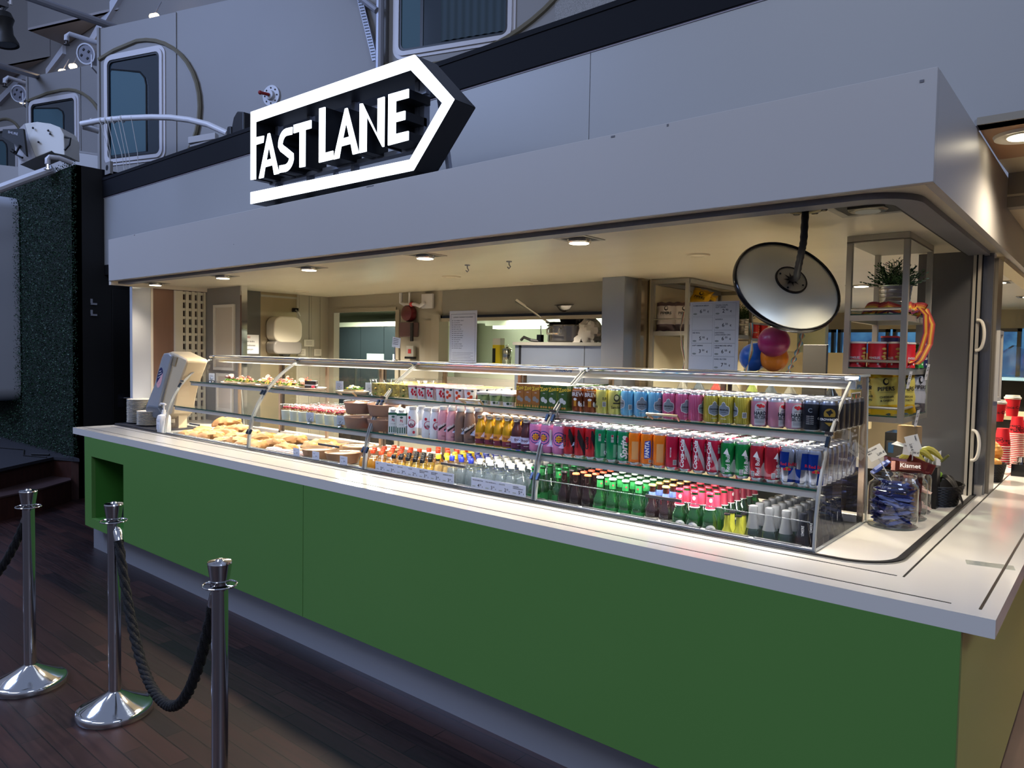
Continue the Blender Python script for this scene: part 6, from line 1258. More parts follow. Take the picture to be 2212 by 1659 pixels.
# small cards with clips
def card_clip(x, y, z, lb, h=.055, grp='small food cards on clips'):
    t = thing('food_card', lb, 'food card', (x, y, z), .25, grp); b = MB(); b.lathe([(0, 0), (.018, 0), (.016, .004), (.004, .006), (.003, .018), (0, .018)], chrome, seg=16); b.tube([(.012 * math.cos(a), 0, .022 + .010 * math.sin(a)) for a in [PI * 2 * k / 12 for k in range(12)]], .0012, chrome, 5, closed=True); b.build('clip', parent=t)
    b = MB(); b.box(-.030, .030, .002, .003, .012, .012 + h, M('card_paper', 'cdcfd2', .5)); f = onplane((0, .0015, 0), (1, 0, 0), (0, 0, 1))
    for k in range(4): decal(b, rect2(-.022, .010 + .008 * (k % 2), .050 - k * .008, .052 - k * .008), M('faint_ink', '7d7d80', .6), f, 0)
    b.build('card', parent=t, smooth=0)
for x, y, z, lb in ((2.72, .62, UZ, 'food card left of the egg sandwich'), (2.97, .66, UZ, 'tilted food card right of the egg sandwich'), (3.09, .60, UZ, 'food card left of the salad tubs'), (2.74, .385, LZ, 'food card in front of the parfait cups'), (3.03, .40, LZ, 'food card between parfait cups and brown bowls'), (1.12, .60, UZ, 'food card at the left end of the upper shelf')): card_clip(x, y, z, lb)
# sandwiches in brown paper bags in the well and a row of kraft boxes
kp = M('kraft_paper', 'a07446', .6, noise=(9, (1, 1, 1), .35)); wrapc = thin('cling_film', (.96, .96, .96), .08, 1.5)
R2 = random.Random(3)
def bag(x, y, z, rz, lb, s=1.0, mat_=None):
    t = thing('wrapped_baguette', lb, 'sandwich', (x, y, z), rz, 'baguettes in brown paper bags')
    b = MB(); n = 12; mm = mat_ or kp
    rings = []
    for i in range(n):
        u = -1 + 2 * i / (n - 1); w_ = .052 * (1 - .45 * abs(u) ** 3); hh = (.036 * math.sqrt(max(.02, 1 - u * u * .92)) + .004); ring = []
        for k in range(14):
            a = 2 * PI * k / 14; rr = 1 + R2.uniform(-.22, .22); ring.append((u * .115 * s, w_ * math.cos(a) * rr * s, max(0.0, (hh + hh * math.sin(a) * rr)) * s))
        rings.append(ring)
    vs = [p for r_ in rings for p in r_]; fs = []
    for i in range(n - 1):
        for k in range(14): fs.append((i * 14 + k, i * 14 + (k + 1) % 14, (i + 1) * 14 + (k + 1) % 14, (i + 1) * 14 + k))
    fs += [tuple(range(14)), tuple(range((n - 1) * 14, n * 14))[::-1]]; b.add(vs, fs, mm); b.build('paper_bag', parent=t, smooth=40)
    b = MB(); b.box(-.02, .02, -.018, .018, .073 * s, .0745 * s, M('sticker_white', 'e6e0d4', .5)); b.build('sticker', parent=t, smooth=0)
    b = MB(); b.ball((.06 * s, 0, .045 * s), (.052 * s, .034 * s, .030 * s), M('baguette_crust', 'b87f3c', .5, noise=(30, (1, 1, 1), .2)), 14, 8); b.build('baguette', parent=t)
k = 0
names_ = ['leftmost', 'second', 'third', 'fourth', 'fifth', 'sixth', 'seventh', 'eighth', 'ninth']
for row, (y, z, xs, rn) in enumerate(((.46, .985, [1.03, 1.20, 1.37, 1.54, 1.71, 1.88, 2.03], 'front'), (.58, .998, [1.00, 1.14, 1.33, 1.50, 1.68, 1.85, 2.02], 'middle'), (.74, 1.01, [1.05, 1.25, 1.45, 1.65, 1.86, 2.02], 'back'))):
    for i, x in enumerate(xs):
        bag(x, y, z + R2.uniform(0, .02) - .03, R2.uniform(.6, 2.3), 'baguette in a brown paper bag, %s from the left in the %s row' % (names_[i], rn), R2.uniform(.8, 1.0)); k += 1
b = MB(); b.box(.93, 2.09, .375, .945, .92, .952, steel_soft); tag(b.build('bag_tray', smooth=0, bevel=.003), 'steel tray under the paper bags at the left end', 'tray')
for i, (x, y, z, rz, lb) in enumerate(((2.22, .55, .96, .3, 'brown bag right of the divider, nearest the glass'), (2.30, .70, .965, -.2, 'brown bag right of the divider, in the middle'), (2.45, .76, .965, .5, 'brown bag behind the salad boxes, left'), (2.58, .80, .965, .2, 'brown bag behind the salad boxes, right'), (2.22, .85, .965, .8, 'brown bag right of the divider, at the back'), (2.42, .60, .94, .15, 'flattened brown bag left of the salad bowls'))): bag(x, y, z, rz, lb, .95)
for i, (x, y, lb) in enumerate(((2.26, .44, 'flat pink wrap in film, left'), (2.40, .43, 'flat pink wrap in film, right'), (2.54, .45, 'pale wrap in film beside the price tag'))):
    b = MB(); b.box(-.055, .055, -.035, .035, 0, .022, M('wrap_pink', 'd8aca4', .3, noise=(30, (1, 1, 1), .25))); b.box(-.05, .05, -.03, .03, .022, .03, M('wrap_pale', 'e6dcd6', .2)); tag(b.build('wrapped_sandwich', loc=(x, y, .985), rot=(0, 0, .3 * i), bevel=.006), lb, 'wrap', 'flat wraps in film')
b = MB(); b.box(2.13, 3.12, .38, .94, .92, .985, steel_soft); tag(b.build('display_tray', smooth=0, bevel=.003), 'steel tray under the salad bowls', 'tray')
bo2 = M('kraft_bowl_light', 'b58a66', .6)
for i, (x, y, z, lb) in enumerate(((2.72, .47, .986, 'kraft salad bowl nearest the glass, left'), (2.95, .48, .986, 'kraft salad bowl nearest the glass, right'), (2.80, .72, .99, 'kraft salad bowl behind, left'), (3.03, .73, .99, 'kraft salad bowl behind, right'), (2.83, .55, 1.055, 'kraft salad bowl lying on top of the two front ones'))):
    if i == 4: continue
    t = thing('salad_bowl', lb + ' in the lower well', 'bowl', (x, y, z), group='kraft salad bowls in the well'); b = MB(); b.lathe([(0, 0), (.085, 0), (.09, .004), (.106, .062), (.110, .066), (.107, .068), (.082, .006), (0, .005)], bo2, seg=30); b.build('bowl', parent=t)
    b = MB(); b.lathe([(.108, .066), (.104, .074), (.05, .078), (0, .077)], acryl, seg=28); b.build('clear_lid', parent=t, weld=False); b = MB(); b.lathe([(0, .055), (.098, .052)], M('salad_pale', 'd3cfb4', .6, noise=(45, (1, 1, 1), .4)), seg=24); b.build('salad', parent=t)
# ================================================================ left end: plates, napkin dispenser, pump bottle
pl = M('plate_cream', 'd9d2c6', .3)
def plate(z, x, y, r=.108):
    b = MB(); b.lathe([(0, .002), (r * .55, .0), (r * .62, .003), (r, .012), (r, .0145), (r * .6, .0065), (0, .005)], pl, seg=30); return b
b = MB(); b.box(-.02, .74, .33, .70, 1.0005, 1.012, M('dark_mat', '2a2a30', .5)); tag(b.build('serving_tray', smooth=0, bevel=.003), 'dark tray under the plate stacks at the left end', 'tray')
proto = plate(0, 0, 0).build('plate')
for s, (x, y, n, nm) in enumerate(((.09, .50, 19, 'left tall stack'), (.22, .64, 18, 'rear stack'), (.345, .475, 11, 'right low stack'))):
    for i in range(n):
        o = dup(proto, (x + R.uniform(-.002, .002), y, 1.0125 + i * .0107), 0); tag(o, 'white plate in the %s beside the napkin dispenser, %s from the top' % (nm, NUM[n - i - 1]) if i < n - 1 else 'topmost white plate of the %s beside the napkin dispenser' % nm, 'plate', 'white plates in stacks')
wipe(proto)
nd = thing('napkin_dispenser', 'tall tilted beige and grey napkin dispenser behind the pump bottle', 'napkin dispenser', (.66, .50, 1.0)); cr_ = M('dispenser_beige', 'c4b394', .4); gy = M('dispenser_grey', '8e9299', .25, coat=.3)
# side profile in (x,z), leaning right, extruded in y
prof = [(-.33, .155), (-.36, .19), (-.29, .27), (-.20, .37), (-.06, .60), (-.02, .645), (.04, .655), (.30, .600), (.31, .575), (.16, .38), (.06, .155), (-.03, .105), (-.20, .115)]
b = MB(); b.prism([(x, z - .02) for x, z in prof], -.02, .15, cr_, 'y'); b.build('housing', parent=nd, smooth=30, bevel=.012)
fp_ = [(-.345, .15), (-.37, .185), (-.30, .27), (-.21, .375), (-.075, .605), (-.035, .640), (.04, .645), (.10, .62), (-.04, .38), (-.10, .26), (-.16, .14)]
b = MB(); b.prism([(x, z - .02) for x, z in fp_], -.045, -.005, gy, 'y'); b.build('front_cover', parent=nd, smooth=30, bevel=.010)
b = MB(); b.prism([(x, z - .02) for x, z in ((-.36, .17), (-.30, .20), (-.13, .20), (-.05, .15), (-.08, .10), (-.20, .105), (-.34, .15))], -.055, .155, M('dispenser_dark', '5a5f66', .3), 'y'); b.build('nozzle', parent=nd, smooth=0, bevel=.008)
b = MB(); f = onplane((-.105, -.0455, .42), Vector((.96, 0, .28)), Vector((.25, 0, .97))); decal(b, disc2(.055, .085, 30), M('logo_navy_d', '1c2350', .4), f, 0)
decal(b, poly2([(.055 * math.cos(a), .085 * math.sin(a)) for a in [PI * (1.15 + .95 * i / 16) for i in range(17)]]), M('sticker_pink', 'd9a4a8', .4), onplane((-.105, -.0462, .42), Vector((.96, 0, .28)), Vector((.25, 0, .97))), 0)
for k, s_ in enumerate(('Please', 'Take only', 'one napkin')): decal(b, xf(text2d(s_, .016, 'CENTER', .02), -.0, .055 - k * .022), cw, onplane((-.105, -.0468, .42), Vector((.96, 0, .28)), Vector((.25, 0, .97))), 0)
decal(b, xf(text2d('one at a time', .010), .0, -.045), M('seal_red'), onplane((-.105, -.0468, .42), Vector((.96, 0, .28)), Vector((.25, 0, .97))), 0); b.build('sticker', parent=nd, smooth=0, weld=False)
b = MB(); b.strip([(-.34, -.03, .115), (-.25, -.045, .135), (-.14, -.02, .13)], [(-.30, .08, .098), (-.22, .09, .112), (-.12, .08, .12)], M('napkin_white', 'e4e2de', .7), th=(0, 0, .006)); b.build('napkin', parent=nd)
b = MB(); b.prism([(.03, .53), (.07, .60), (.16, .59), (.12, .52)], -.028, -.018, M('dispenser_recess', '8d7f66', .5), 'y'); b.box(-.04, .02, .05, .12, .0, .12, cr_); b.build('base_bracket', parent=nd, smooth=0)
pb = thing('pump_bottle', 'white pump bottle of hand sanitizer at the left end of the case', 'bottle', (.815, .37, 1.0)); wb = M('bottle_white', 'dcdad8', .3)
b = MB(); b.lathe([(0, 0), (.040, 0), (.044, .006), (.044, .12), (.038, .135), (.016, .145), (.016, .160)], wb, seg=24, sq=4); b.build('bottle_body', parent=pb); b = MB(); b.box(-.03, .03, -.0452, -.0442, .025, .11, M('bottle_label', 'c8cad2', .5)); decal(b, xf(text2d('HAND', .012), 0, .09), ink, onplane((0, -.0456, 0), (1, 0, 0), (0, 0, 1)), 0)
for k in range(4): decal(b, rect2(-.022, .018, .03 + k * .010, .033 + k * .010), M('faint_ink'), onplane((0, -.0456, 0), (1, 0, 0), (0, 0, 1)), 0)
b.build('label', parent=pb, smooth=0, weld=False)
b = MB(); b.cyl((0, 0, .158), (0, 0, .178), .015, wb, 16); b.cyl((0, 0, .178), (0, 0, .215), .006, wb, 10); b.tube([(.028, 0, .222), (0, 0, .224), (-.05, 0, .224), (-.066, 0, .212)], .008, wb, 8); b.build('pump', parent=pb)
# tall brown carton behind the left end glass
for i, (x, y, lb) in enumerate(((.99, .80, 'brown bag standing at the back left of the case'),)):
    bag(x, y, 1.03, 1.2, lb, 1.0)
# ================================================================ INTERIOR THINGS
# white frames on the grey partition
fw_ = M('frame_white', 'd4d1cb', .35)
for i, (x0, x1, z0, z1, lb) in enumerate(((.17, .53, 1.47, 2.06, 'tall white poster frame on the grey partition'), (.22, .50, 1.10, 1.44, 'smaller white poster frame below, seen through the case'))):
    t = thing('poster_frame', lb, 'frame', ((x0 + x1) / 2, 1.13, z0)); w_ = (x1 - x0) / 2; h = z1 - z0; b = MB(); ring(b, [(-w_, 0), (w_, 0), (w_, h), (-w_, h)], [(-w_ + .025, .025), (w_ - .025, .025), (w_ - .025, h - .025), (-w_ + .025, h - .025)], -.018, 0, fw_); b.build('frame', parent=t, smooth=0)
    b = MB(); b.box(-w_ + .02, w_ - .02, -.006, -.003, .02, h - .02, M('frame_sheet', 'bcb4ab', .3)); b.build('sheet', parent=t, smooth=0)
# notice on the charcoal panel (x=.2)
b = MB(); b.box(0, .002, -.11, .11, 0, .18, paper); f = onplane((.0025, 0, 0), (0, 1, 0), (0, 0, 1))
for k, s in enumerate(('OBS!', 'fr\u00e5ga att \u00e4ndra', 'rost/fuktdimman', 'vid ing\u00e5ngen')): decal(b, xf(text2d(s, .022, 'CENTER', .015), 0, .155 - k * .038), M('seal_red') if k == 0 else ink, f, 0)
tag(b.build('notice', loc=(.2, 1.445, 1.62), smooth=0, weld=False), 'white notice with Swedish text on the charcoal wall panel', 'notice')
t = thing('towel_dispenser', 'white and grey paper towel dispenser on the stainless panel', 'towel dispenser', (.2, 1.785, 1.60))
b = MB(); b.prism([(x, z) for x, z in rrect(-.155, .155, .13, .385, .085)], .0, .15, M('dispenser_white', 'c9c1b1', .2, coat=.3), 'x'); b.build('upper_cover', parent=t, bevel=.012)
b = MB(); b.prism([(x, z) for x, z in rrect(-.155, .155, .02, .15, .045)], .0, .148, M('dispenser_smoke', '7b7672', .2, coat=.3), 'x'); b.build('lower_cover', parent=t, bevel=.012)
b = MB(); b.lathe([(0, 0), (.045, 0), (.06, .02), (0, .02)], blackg, (.08, 0, 0), 20); b.build('outlet', parent=t)
b = MB(); b.box(0, .02, -.03, .03, -.02, .02, blackg); b.tube([(.02, 0, 0), (.06, .0, -.02), (.06, .02, -.06)], .008, alu, 8); tag(b.build('wall_switch', loc=(.2, 1.95, 2.06), smooth=0), 'small black cable box high beside the towel dispenser', 'switch box')
for i, (y, z, w_, h, lb) in enumerate(((2.115, 1.735, .12, .07, 'film covered note on the beige panels'), (2.03, 1.64, .09, .07, 'small left card on the beige panels'), (2.22, 1.64, .09, .07, 'small right card on the beige panels'))):
    b = MB(); b.box(0, .002, -w_ / 2, w_ / 2, -h / 2, h / 2, M('note_paper', 'c2bbae', .4)); f = onplane((.0025, 0, 0), (0, 1, 0), (0, 0, 1))
    for k in range(3): decal(b, rect2(-w_ * .3, w_ * .3, h * .2 - k * h * .2, h * .24 - k * h * .2), ink, f, 0)
    tag(b.build('note', loc=(.206, y, z), smooth=0, weld=False), lb, 'note', 'small notes on the beige panels')
# fire hose bits and red alarm bell left of the hatch
t = thing('red_alarm_bell', 'red alarm bell with white pipes left of the serving hatch', 'alarm bell', (1.50, 2.33, 2.02)); b = MB(); b.lathe([(0, 0), (.075, 0), (.08, -.02), (.07, -.06), (.03, -.075), (0, -.075)], M('bell_red', '4a1018', .35), (0, 0, 0), 22, axis=(0, 1, 0)); b.build('bell', parent=t)
b = MB(); b.tube([(-.10, -.04, .19), (-.10, -.04, .10), (-.05, -.04, .08), (.10, -.04, .08), (.16, -.04, .06), (.22, -.04, .09)], .016, pvc, 8); b.tube([(.02, -.04, .19), (.02, -.04, .0)], .010, pvc, 8); b.ball((.05, -.04, .08), .024, M('valve_red'), 10, 8); b.box(.16, .30, -.02, .0, .04, .17, pvc); b.build('pipes', parent=t)
t = thing('red_case', 'dark red first aid box left of the serving hatch', 'box', (1.50, 2.32, 1.80)); b = MB(); b.box(-.10, .10, -.05, .02, 0, .14, M('case_maroon', '5a4446', .15, coat=.4)); b.build('box_body', parent=t, smooth=0, bevel=.01); b = MB(); b.box(.07, .105, -.065, -.05, -.04, .13, black); b.build('strap', parent=t, smooth=0, bevel=.004)
b = MB(); b.box(-.05, .05, -.03, 0, 0, .1, M('kettle_grey', 'b0ada6', .3, .6)); b.box(-.02, .02, -.035, -.03, .03, .07, M('valve_red')); b.box(-.06, .06, -.04, 0, -.02, 0, blackg); tag(b.build('wall_device', loc=(1.52, 2.33, 1.62), smooth=0, bevel=.003), 'small metal device with a red mark under the maroon box', 'device')
t = thing('sign_card', 'small white card on a metal stand on the case top', 'sign', (2.99, .85, 1.6095)); b = MB(); b.lathe([(0, 0), (.022, 0), (.02, .005), (.004, .01), (.003, .09), (0, .09)], chrome, seg=14); b.build('stand', parent=t); b = MB(); b.box(-.038, .038, -.002, 0, .085, .15, paper)
f = onplane((0, -.0025, 0), (1, 0, 0), (0, 0, 1))
for k in range(4): decal(b, rect2(-.028, .02, .138 - k * .011, .141 - k * .011), ink, f, 0)
b.build('card', parent=t, smooth=0, rot=(0, .12, 0), weld=False)
# fridge behind the kitchen door
t = thing('steel_fridge', 'dark steel refrigerator doors seen through the kitchen doorway', 'refrigerator', (-1.75, 4.9, 0)); ds = M('fridge_dark', '39434a', .25, .6, bump=(2, (1, 1, .5), .2))
for i in range(4):
    b = MB(); b.box(-1.25 + i * .55, -.71 + i * .55, -.03, .0, .1, 2.02, ds); fd = b.build('door', parent=t, smooth=0); MB().box(-.80 + i * .55, -.78 + i * .55, -.06, -.03, 1.1, 1.5, steel).build('handle', parent=fd, smooth=0)
b = MB(); b.box(-1.35, 1.05, 0, .6, 0, 2.06, M('fridge_frame', 'c8cabc', .3, .7)); b.box(-1.4, 1.1, -.04, .6, 2.03, 2.10, M('fridge_top', 'dfe3cf', .3, .4)); b.box(.96, 1.10, -.06, 0, .1, 2.03, M('fridge_frame')); b.build('cabinet', parent=t, smooth=0)
b = MB()
for i in range(2):
    b.box(-.55 + i * .6, -.15 + i * .6, -.034, -.031, 1.40, 1.62, M('fridge_note', '8a9694', .5))
b.box(.98, 1.05, -.065, -.06, 1.72, 1.86, black); b.box(.98, 1.05, -.065, -.06, 1.60, 1.70, paper); b.build('notes', parent=t, smooth=0)
emt = emis('kitchen_tube', 'f0ffd8', 5)
t = thing('kitchen_light', 'long bright light fitting in the kitchen seen through the hatch', 'light', (1.4, 5.0, 2.02)); b = MB(); b.box(-1.2, 1.6, -.06, .06, -.04, .0, emt); b.build('tube', parent=t, smooth=0); b = MB(); b.box(-1.3, 1.7, -.1, .1, 0, .18, kw); b.build('housing', parent=t, smooth=0)
b = MB(); b.box(.2, 3.6, 4.4, 5.5, 1.35, 1.42, M('hatch_counter', 'd2d8c2', .3, .3)); b.box(.3, 3.5, 4.5, 5.4, 0, 1.35, kw); tag(b.build('kitchen_shelf', smooth=0), 'pale metal kitchen shelf seen through the hatch', 'shelf')
hc = MB(); hc.box(1.89, 3.66, 2.41, 3.2, 1.52, 1.56, M('hatch_counter')); hc.box(1.95, 3.6, 2.45, 3.1, 0, 1.52, kw); tag(hc.build('hatch_counter', smooth=0), 'pale counter just inside the serving hatch', 'counter')
dome = M('dome_chrome', 'b9bdb6', .12, .95)
for i, (x, y, s, lb) in enumerate(((2.36, 2.70, 1.0, 'left chrome canister inside the hatch'), (2.49, 2.75, 1.05, 'middle chrome canister inside the hatch'), (2.66, 2.78, .9, 'right chrome canister inside the hatch'))):
    t = thing('chrome_canister', lb, 'canister', (x, y, 1.56), group='chrome canisters in the hatch'); b = MB(); b.lathe([(0, 0), (.04 * s, 0), (.045 * s, .01), (.045 * s, .13 * s), (.040 * s, .14 * s)], dome, seg=20); b.build('canister', parent=t); b = MB(); b.lathe([(.046 * s, .135 * s), (.046 * s, .145 * s), (.02 * s, .16 * s), (.010 * s, .165 * s), (.014 * s, .18 * s), (0, .185 * s)], dome, seg=20); b.build('lid', parent=t)
b = MB(); b.box(-.045, .045, 0, .06, 0, .18, M('yellow_pack', 'e8d01c', .4)); b.box(-.045, .045, 0, .06, .18, .24, paper); b.box(-.046, -.01, -.001, 0, .02, .15, black); tag(b.build('yellow_pack', loc=(2.25, 2.68, 1.56), smooth=0, weld=False), 'yellow and black pack standing inside the hatch', 'pack')
b = MB(); b.box(-.06, .06, 0, .03, 0, .08, M('device_white', 'd8d8d0', .4)); b.box(-.05, -.01, -.002, 0, .01, .06, blackg); b.box(.02, .045, -.002, 0, .02, .06, blackg); tag(b.build('small_radio', loc=(1.98, 2.5, 1.56), smooth=0, weld=False), 'small white device behind the allergen notice', 'device')
b = MB(); b.tube([(0, 0, .30), (.01, 0, .12), (0, .02, 0)], .006, steel, 8); b.lathe([(0, 0), (.03, .01), (.035, .02)], steel, (0, .02, -.02), 14); tag(b.build('hanging_ladle', loc=(2.58, 2.9, 1.62)), 'ladle hanging in the hatch above the canisters', 'ladle')
# steel cabinet with pots, in front of the hatch's right half
t = thing('steel_cabinet', 'low blue-grey steel appliance cabinet under the cooking pots', 'cabinet', (3.22, 2.28, .0)); b = MB(); b.box(-.42, .42, -.0, .07, .9, 1.735, M('cabinet_steel', '8d97ac', .28, .9, bump=(2, (1, 1, 1), .15))); b.build('body', parent=t, smooth=0, bevel=.003)
MB().box(.255, .259, -.003, 0, .9, 1.73, M('seam_dark', '3a3f4a', .5)).build('seam', parent=t, smooth=0); b = MB(); b.box(-.375, -.355, -.005, .02, .9, 1.76, blackg); b.build('seam', parent=t, smooth=0)
b = MB(); b.box(-.42, .43, -.03, .5, 1.735, 1.76, M('cabinet_top', '7c7a76', .4, .6)); b.build('top', parent=t, smooth=0)
stl = M('pot_steel', '8b8784', .22, .95); stlD = M('pot_inner', '4a4642', .4, .8)
PX, PY, PZ = 3.195, 2.48, 1.761
t = thing('cooking_pot', 'low wide steel cooking pot on the cabinet', 'pot', (PX, PY, PZ)); b = MB(); b.lathe([(0, 0), (.165, 0), (.175, .01), (.175, .125), (.185, .135), (.180, .137), (.168, .125), (.166, .015), (0, .012)], stl, seg=36); b.build('pot_body', parent=t)
b = MB(); b.tube([(-.06, -.165, .115), (-.065, -.21, .10), (-.06, -.215, .065), (.05, -.218, .065), (.055, -.21, .10), (.05, -.165, .115)], .008, chrome, 8); b.build('handle', parent=t)
t = thing('steel_bowl', 'deep flared steel bowl standing in the cooking pot', 'bowl', (PX + .035, PY + .0, PZ + .118)); b = MB(); b.lathe([(0, .004), (.08, .0), (.085, .004), (.150, .165), (.162, .172), (.157, .176), (.145, .165), (.078, .012), (0, .010)], stl, seg=36); b.build('bowl_body', parent=t)
t = thing('frying_pan', 'pan with a long steel handle sticking up left of the bowl', 'pan', (PX - .02, PY - .04, PZ + .140)); b = MB(); b.lathe([(0, 0), (.10, 0), (.13, .016), (.128, .018), (.098, .004), (0, .004)], blackg, seg=28, c=(-.02, -.02, 0)); b.build('pan_body', parent=t); b = MB(); b.tube([(-.10, -.08, .015), (-.20, -.13, .09), (-.34, -.20, .19)], .012, chrome, 8, rr=[.009, .011, .015]); b.build('handle', parent=t)
t = thing('plastic_bag', 'crumpled white plastic bag hanging beside the pot', 'bag', (PX + .24, PY - .06, PZ)); b = MB(); b.ball((0, 0, .09), (.10, .07, .10), M('bag_white', 'cfcac4', .45), 22, 14, fn=lambda p: 1 + .22 * math.sin(6 * p.x + 4 * p.z) * math.cos(7 * p.y + 3 * p.z)); b.prism([(-.16, -.0), (-.06, 0), (-.02, .08), (-.09, .05)], -.06, -.05, M('bag_white'), 'y'); b.build('bag_body', parent=t, smooth=25)
b = MB(); b.box(3.42, 3.66, 2.55, 2.8, 1.762, 1.86, steel); b.box(3.40, 3.66, 2.54, 2.82, 1.86, 1.868, blackg); tag(b.build('food_pan', smooth=0), 'stack of steel food pans behind the plastic bag', 'pan')
b = MB(); b.tube([(2.80, 2.36, 1.78), (2.86, 2.32, 1.80), (2.95, 2.30, 1.775), (3.0, 2.33, 1.77)], .012, rubber, 8); b.box(2.99, 3.03, 2.32, 2.36, 1.762, 1.82, blackg); tag(b.build('power_cable'), 'black cable and plug on the cabinet left of the pot', 'cable')
# ---------------------------------------------------------------- drinks rack with shelves (second rack)
rk = M('rack_alu', '9a968c', .35, .7)
t = thing('metal_shelf_rack', 'aluminium shelf rack against the cream wall behind the price sheet', 'shelf rack', (4.10, 3.0, 0)); b = MB()
for x in (-.135, .135):
    for y in (-.58, .55): b.box(x - .0125, x + .0125, y - .0125, y + .0125, 1.0, 2.21, rk)
    b.box(x - .0125, x + .0125, -.58, .55, 2.18, 2.21, rk)
b.box(-.135, .135, -.59, -.57, 2.18, 2.21, rk); b.box(-.135, .135, .54, .56, 2.18, 2.21, rk); b.build('frame', parent=t, smooth=0)
for z in (1.815, 1.30):
    b = MB(); b.box(-.135, .135, -.58, .55, z, z + .03, rk); b.build('shelf', parent=t, smooth=0)
b = MB()
for x in (-.135, .135): b.tube([(x, -.575, 1.93), (x, .545, 1.93)], .006, rk, 6)
b.tube([(-.13, -.58, 1.93), (.13, -.58, 1.93)], .006, rk, 6); b.build('guard_rail', parent=t)
def crisps(loc, rz, col_, acc, txt, lb, s=1.0, tilt=(0, 0), name='crisp_bag', grp=None, tcol=None, sub=None, band=None):
    t = thing(name, lb, 'crisp bag', loc, rz, grp); t.rotation_euler = (tilt[0], tilt[1], rz); w_, h, d = .095 * s, .135 * s, .034 * s
    b = MB(); n, m_ = 12, 14; vs = []; fs = []
    for sgn in (-1, 1):
        for j in range(m_ + 1):
            v = j / m_; z = v * 2 * h; pin = min(1, min(v, 1 - v) * 5) ** .7
            for i in range(n + 1):
                u = -1 + 2 * i / n; th = d * pin * math.sqrt(max(0, 1 - u * u)) * (1 + .10 * math.sin(9 * u + 7 * v + sgn)) + .001
                vs.append((u * w_ * (1 - .10 * pin) + .003 * math.sin(20 * v), sgn * th, z + .004 * math.sin(8 * u) * (1 - pin)))
    st_ = (n + 1) * (m_ + 1)
    for k_ in range(2):
        for j in range(m_):
            for i in range(n): a = k_ * st_ + j * (n + 1) + i; fs.append((a, a + 1, a + n + 2, a + n + 1))
    base = M('crisp_' + col_, col_, .28, .25); b.add(vs, fs, base); k0 = len(b.f)
    b.m = [b.mi(M('crisp_' + acc, acc, .28, .25)) if (vs[f[0]][2] > 2 * h * .80 or vs[f[0]][2] < 2 * h * .16) else m for f, m in zip(b.f, b.m)]
    b.build('bag', parent=t, smooth=60, weld=False)
    b = MB(); fn = lambda u, v: (u, -(d * min(1, min(v / (2 * h), 1 - v / (2 * h)) * 5) ** .7 * math.sqrt(max(0, 1 - (u / w_) ** 2)) * 1.10 + .0025), v)
    tc = tcol or ink; decal(b, xf(text2d(txt, .036 * s, 'CENTER', .02), 0, h * 1.18), tc, fn, .01)
    decal(b, disc2(.018 * s, .022 * s, 14, 0, h * 1.52), tc, fn, .01); decal(b, disc2(.012 * s, .014 * s, 14, .002, h * 1.54), base, lambda u, v: (fn(u, v)[0], fn(u, v)[1] - .001, fn(u, v)[2]), .01)
    decal(b, rect2(-.05 * s, .05 * s, h * 1.02, h * 1.03), tc, fn, .01)
    if sub:
        for k, s_ in enumerate(sub): decal(b, xf(text2d(s_, .018 * s, 'CENTER', .02), 0, h * .80 - k * .022 * s), tc, fn, .01)
    b.build('print', parent=t, smooth=0, weld=False); return t
for i, (x, y, rz, c, a, lb) in enumerate(((4.03, 2.50, .3, 'c9c2c4', '5a4a50', 'silver crisp bag at the front left of the second rack'), (4.14, 2.56, .5, 'd4cccb', '6a585c', 'silver crisp bag next to the front post of the second rack'), (4.06, 2.72, .6, 'c7bdbb', '7a6a64', 'silver crisp bag further back on the second rack'))):
    crisps((x, y, 1.85), rz, c, a, 'PIPERS', lb, .78, (-.15, 0), grp='silver crisp bags on the second rack')
for i, (x, y, z, rz, lb) in enumerate(((4.10, 2.78, 1.99, .2, 'yellow crisp bag lying high on the second rack, left'), (4.10, 2.98, 1.98, .7, 'yellow crisp bag lying high on the second rack, middle'), (4.12, 3.16, 1.90, .9, 'yellow crisp bag lying high on the second rack, right'))):
    crisps((x, y, z), rz, 'e8b91c', 'c99a1a', 'PIPERS', lb, .80, (-.5, .3), grp='yellow crisp bags on the second rack')
tag(MB().box(3.98, 4.16, 2.66, 3.25, 1.846, 1.98, M('carton_brown', '7c6c4c', .7)).build('cardboard_tray', smooth=0), 'brown cardboard tray under the yellow crisp bags', 'box')
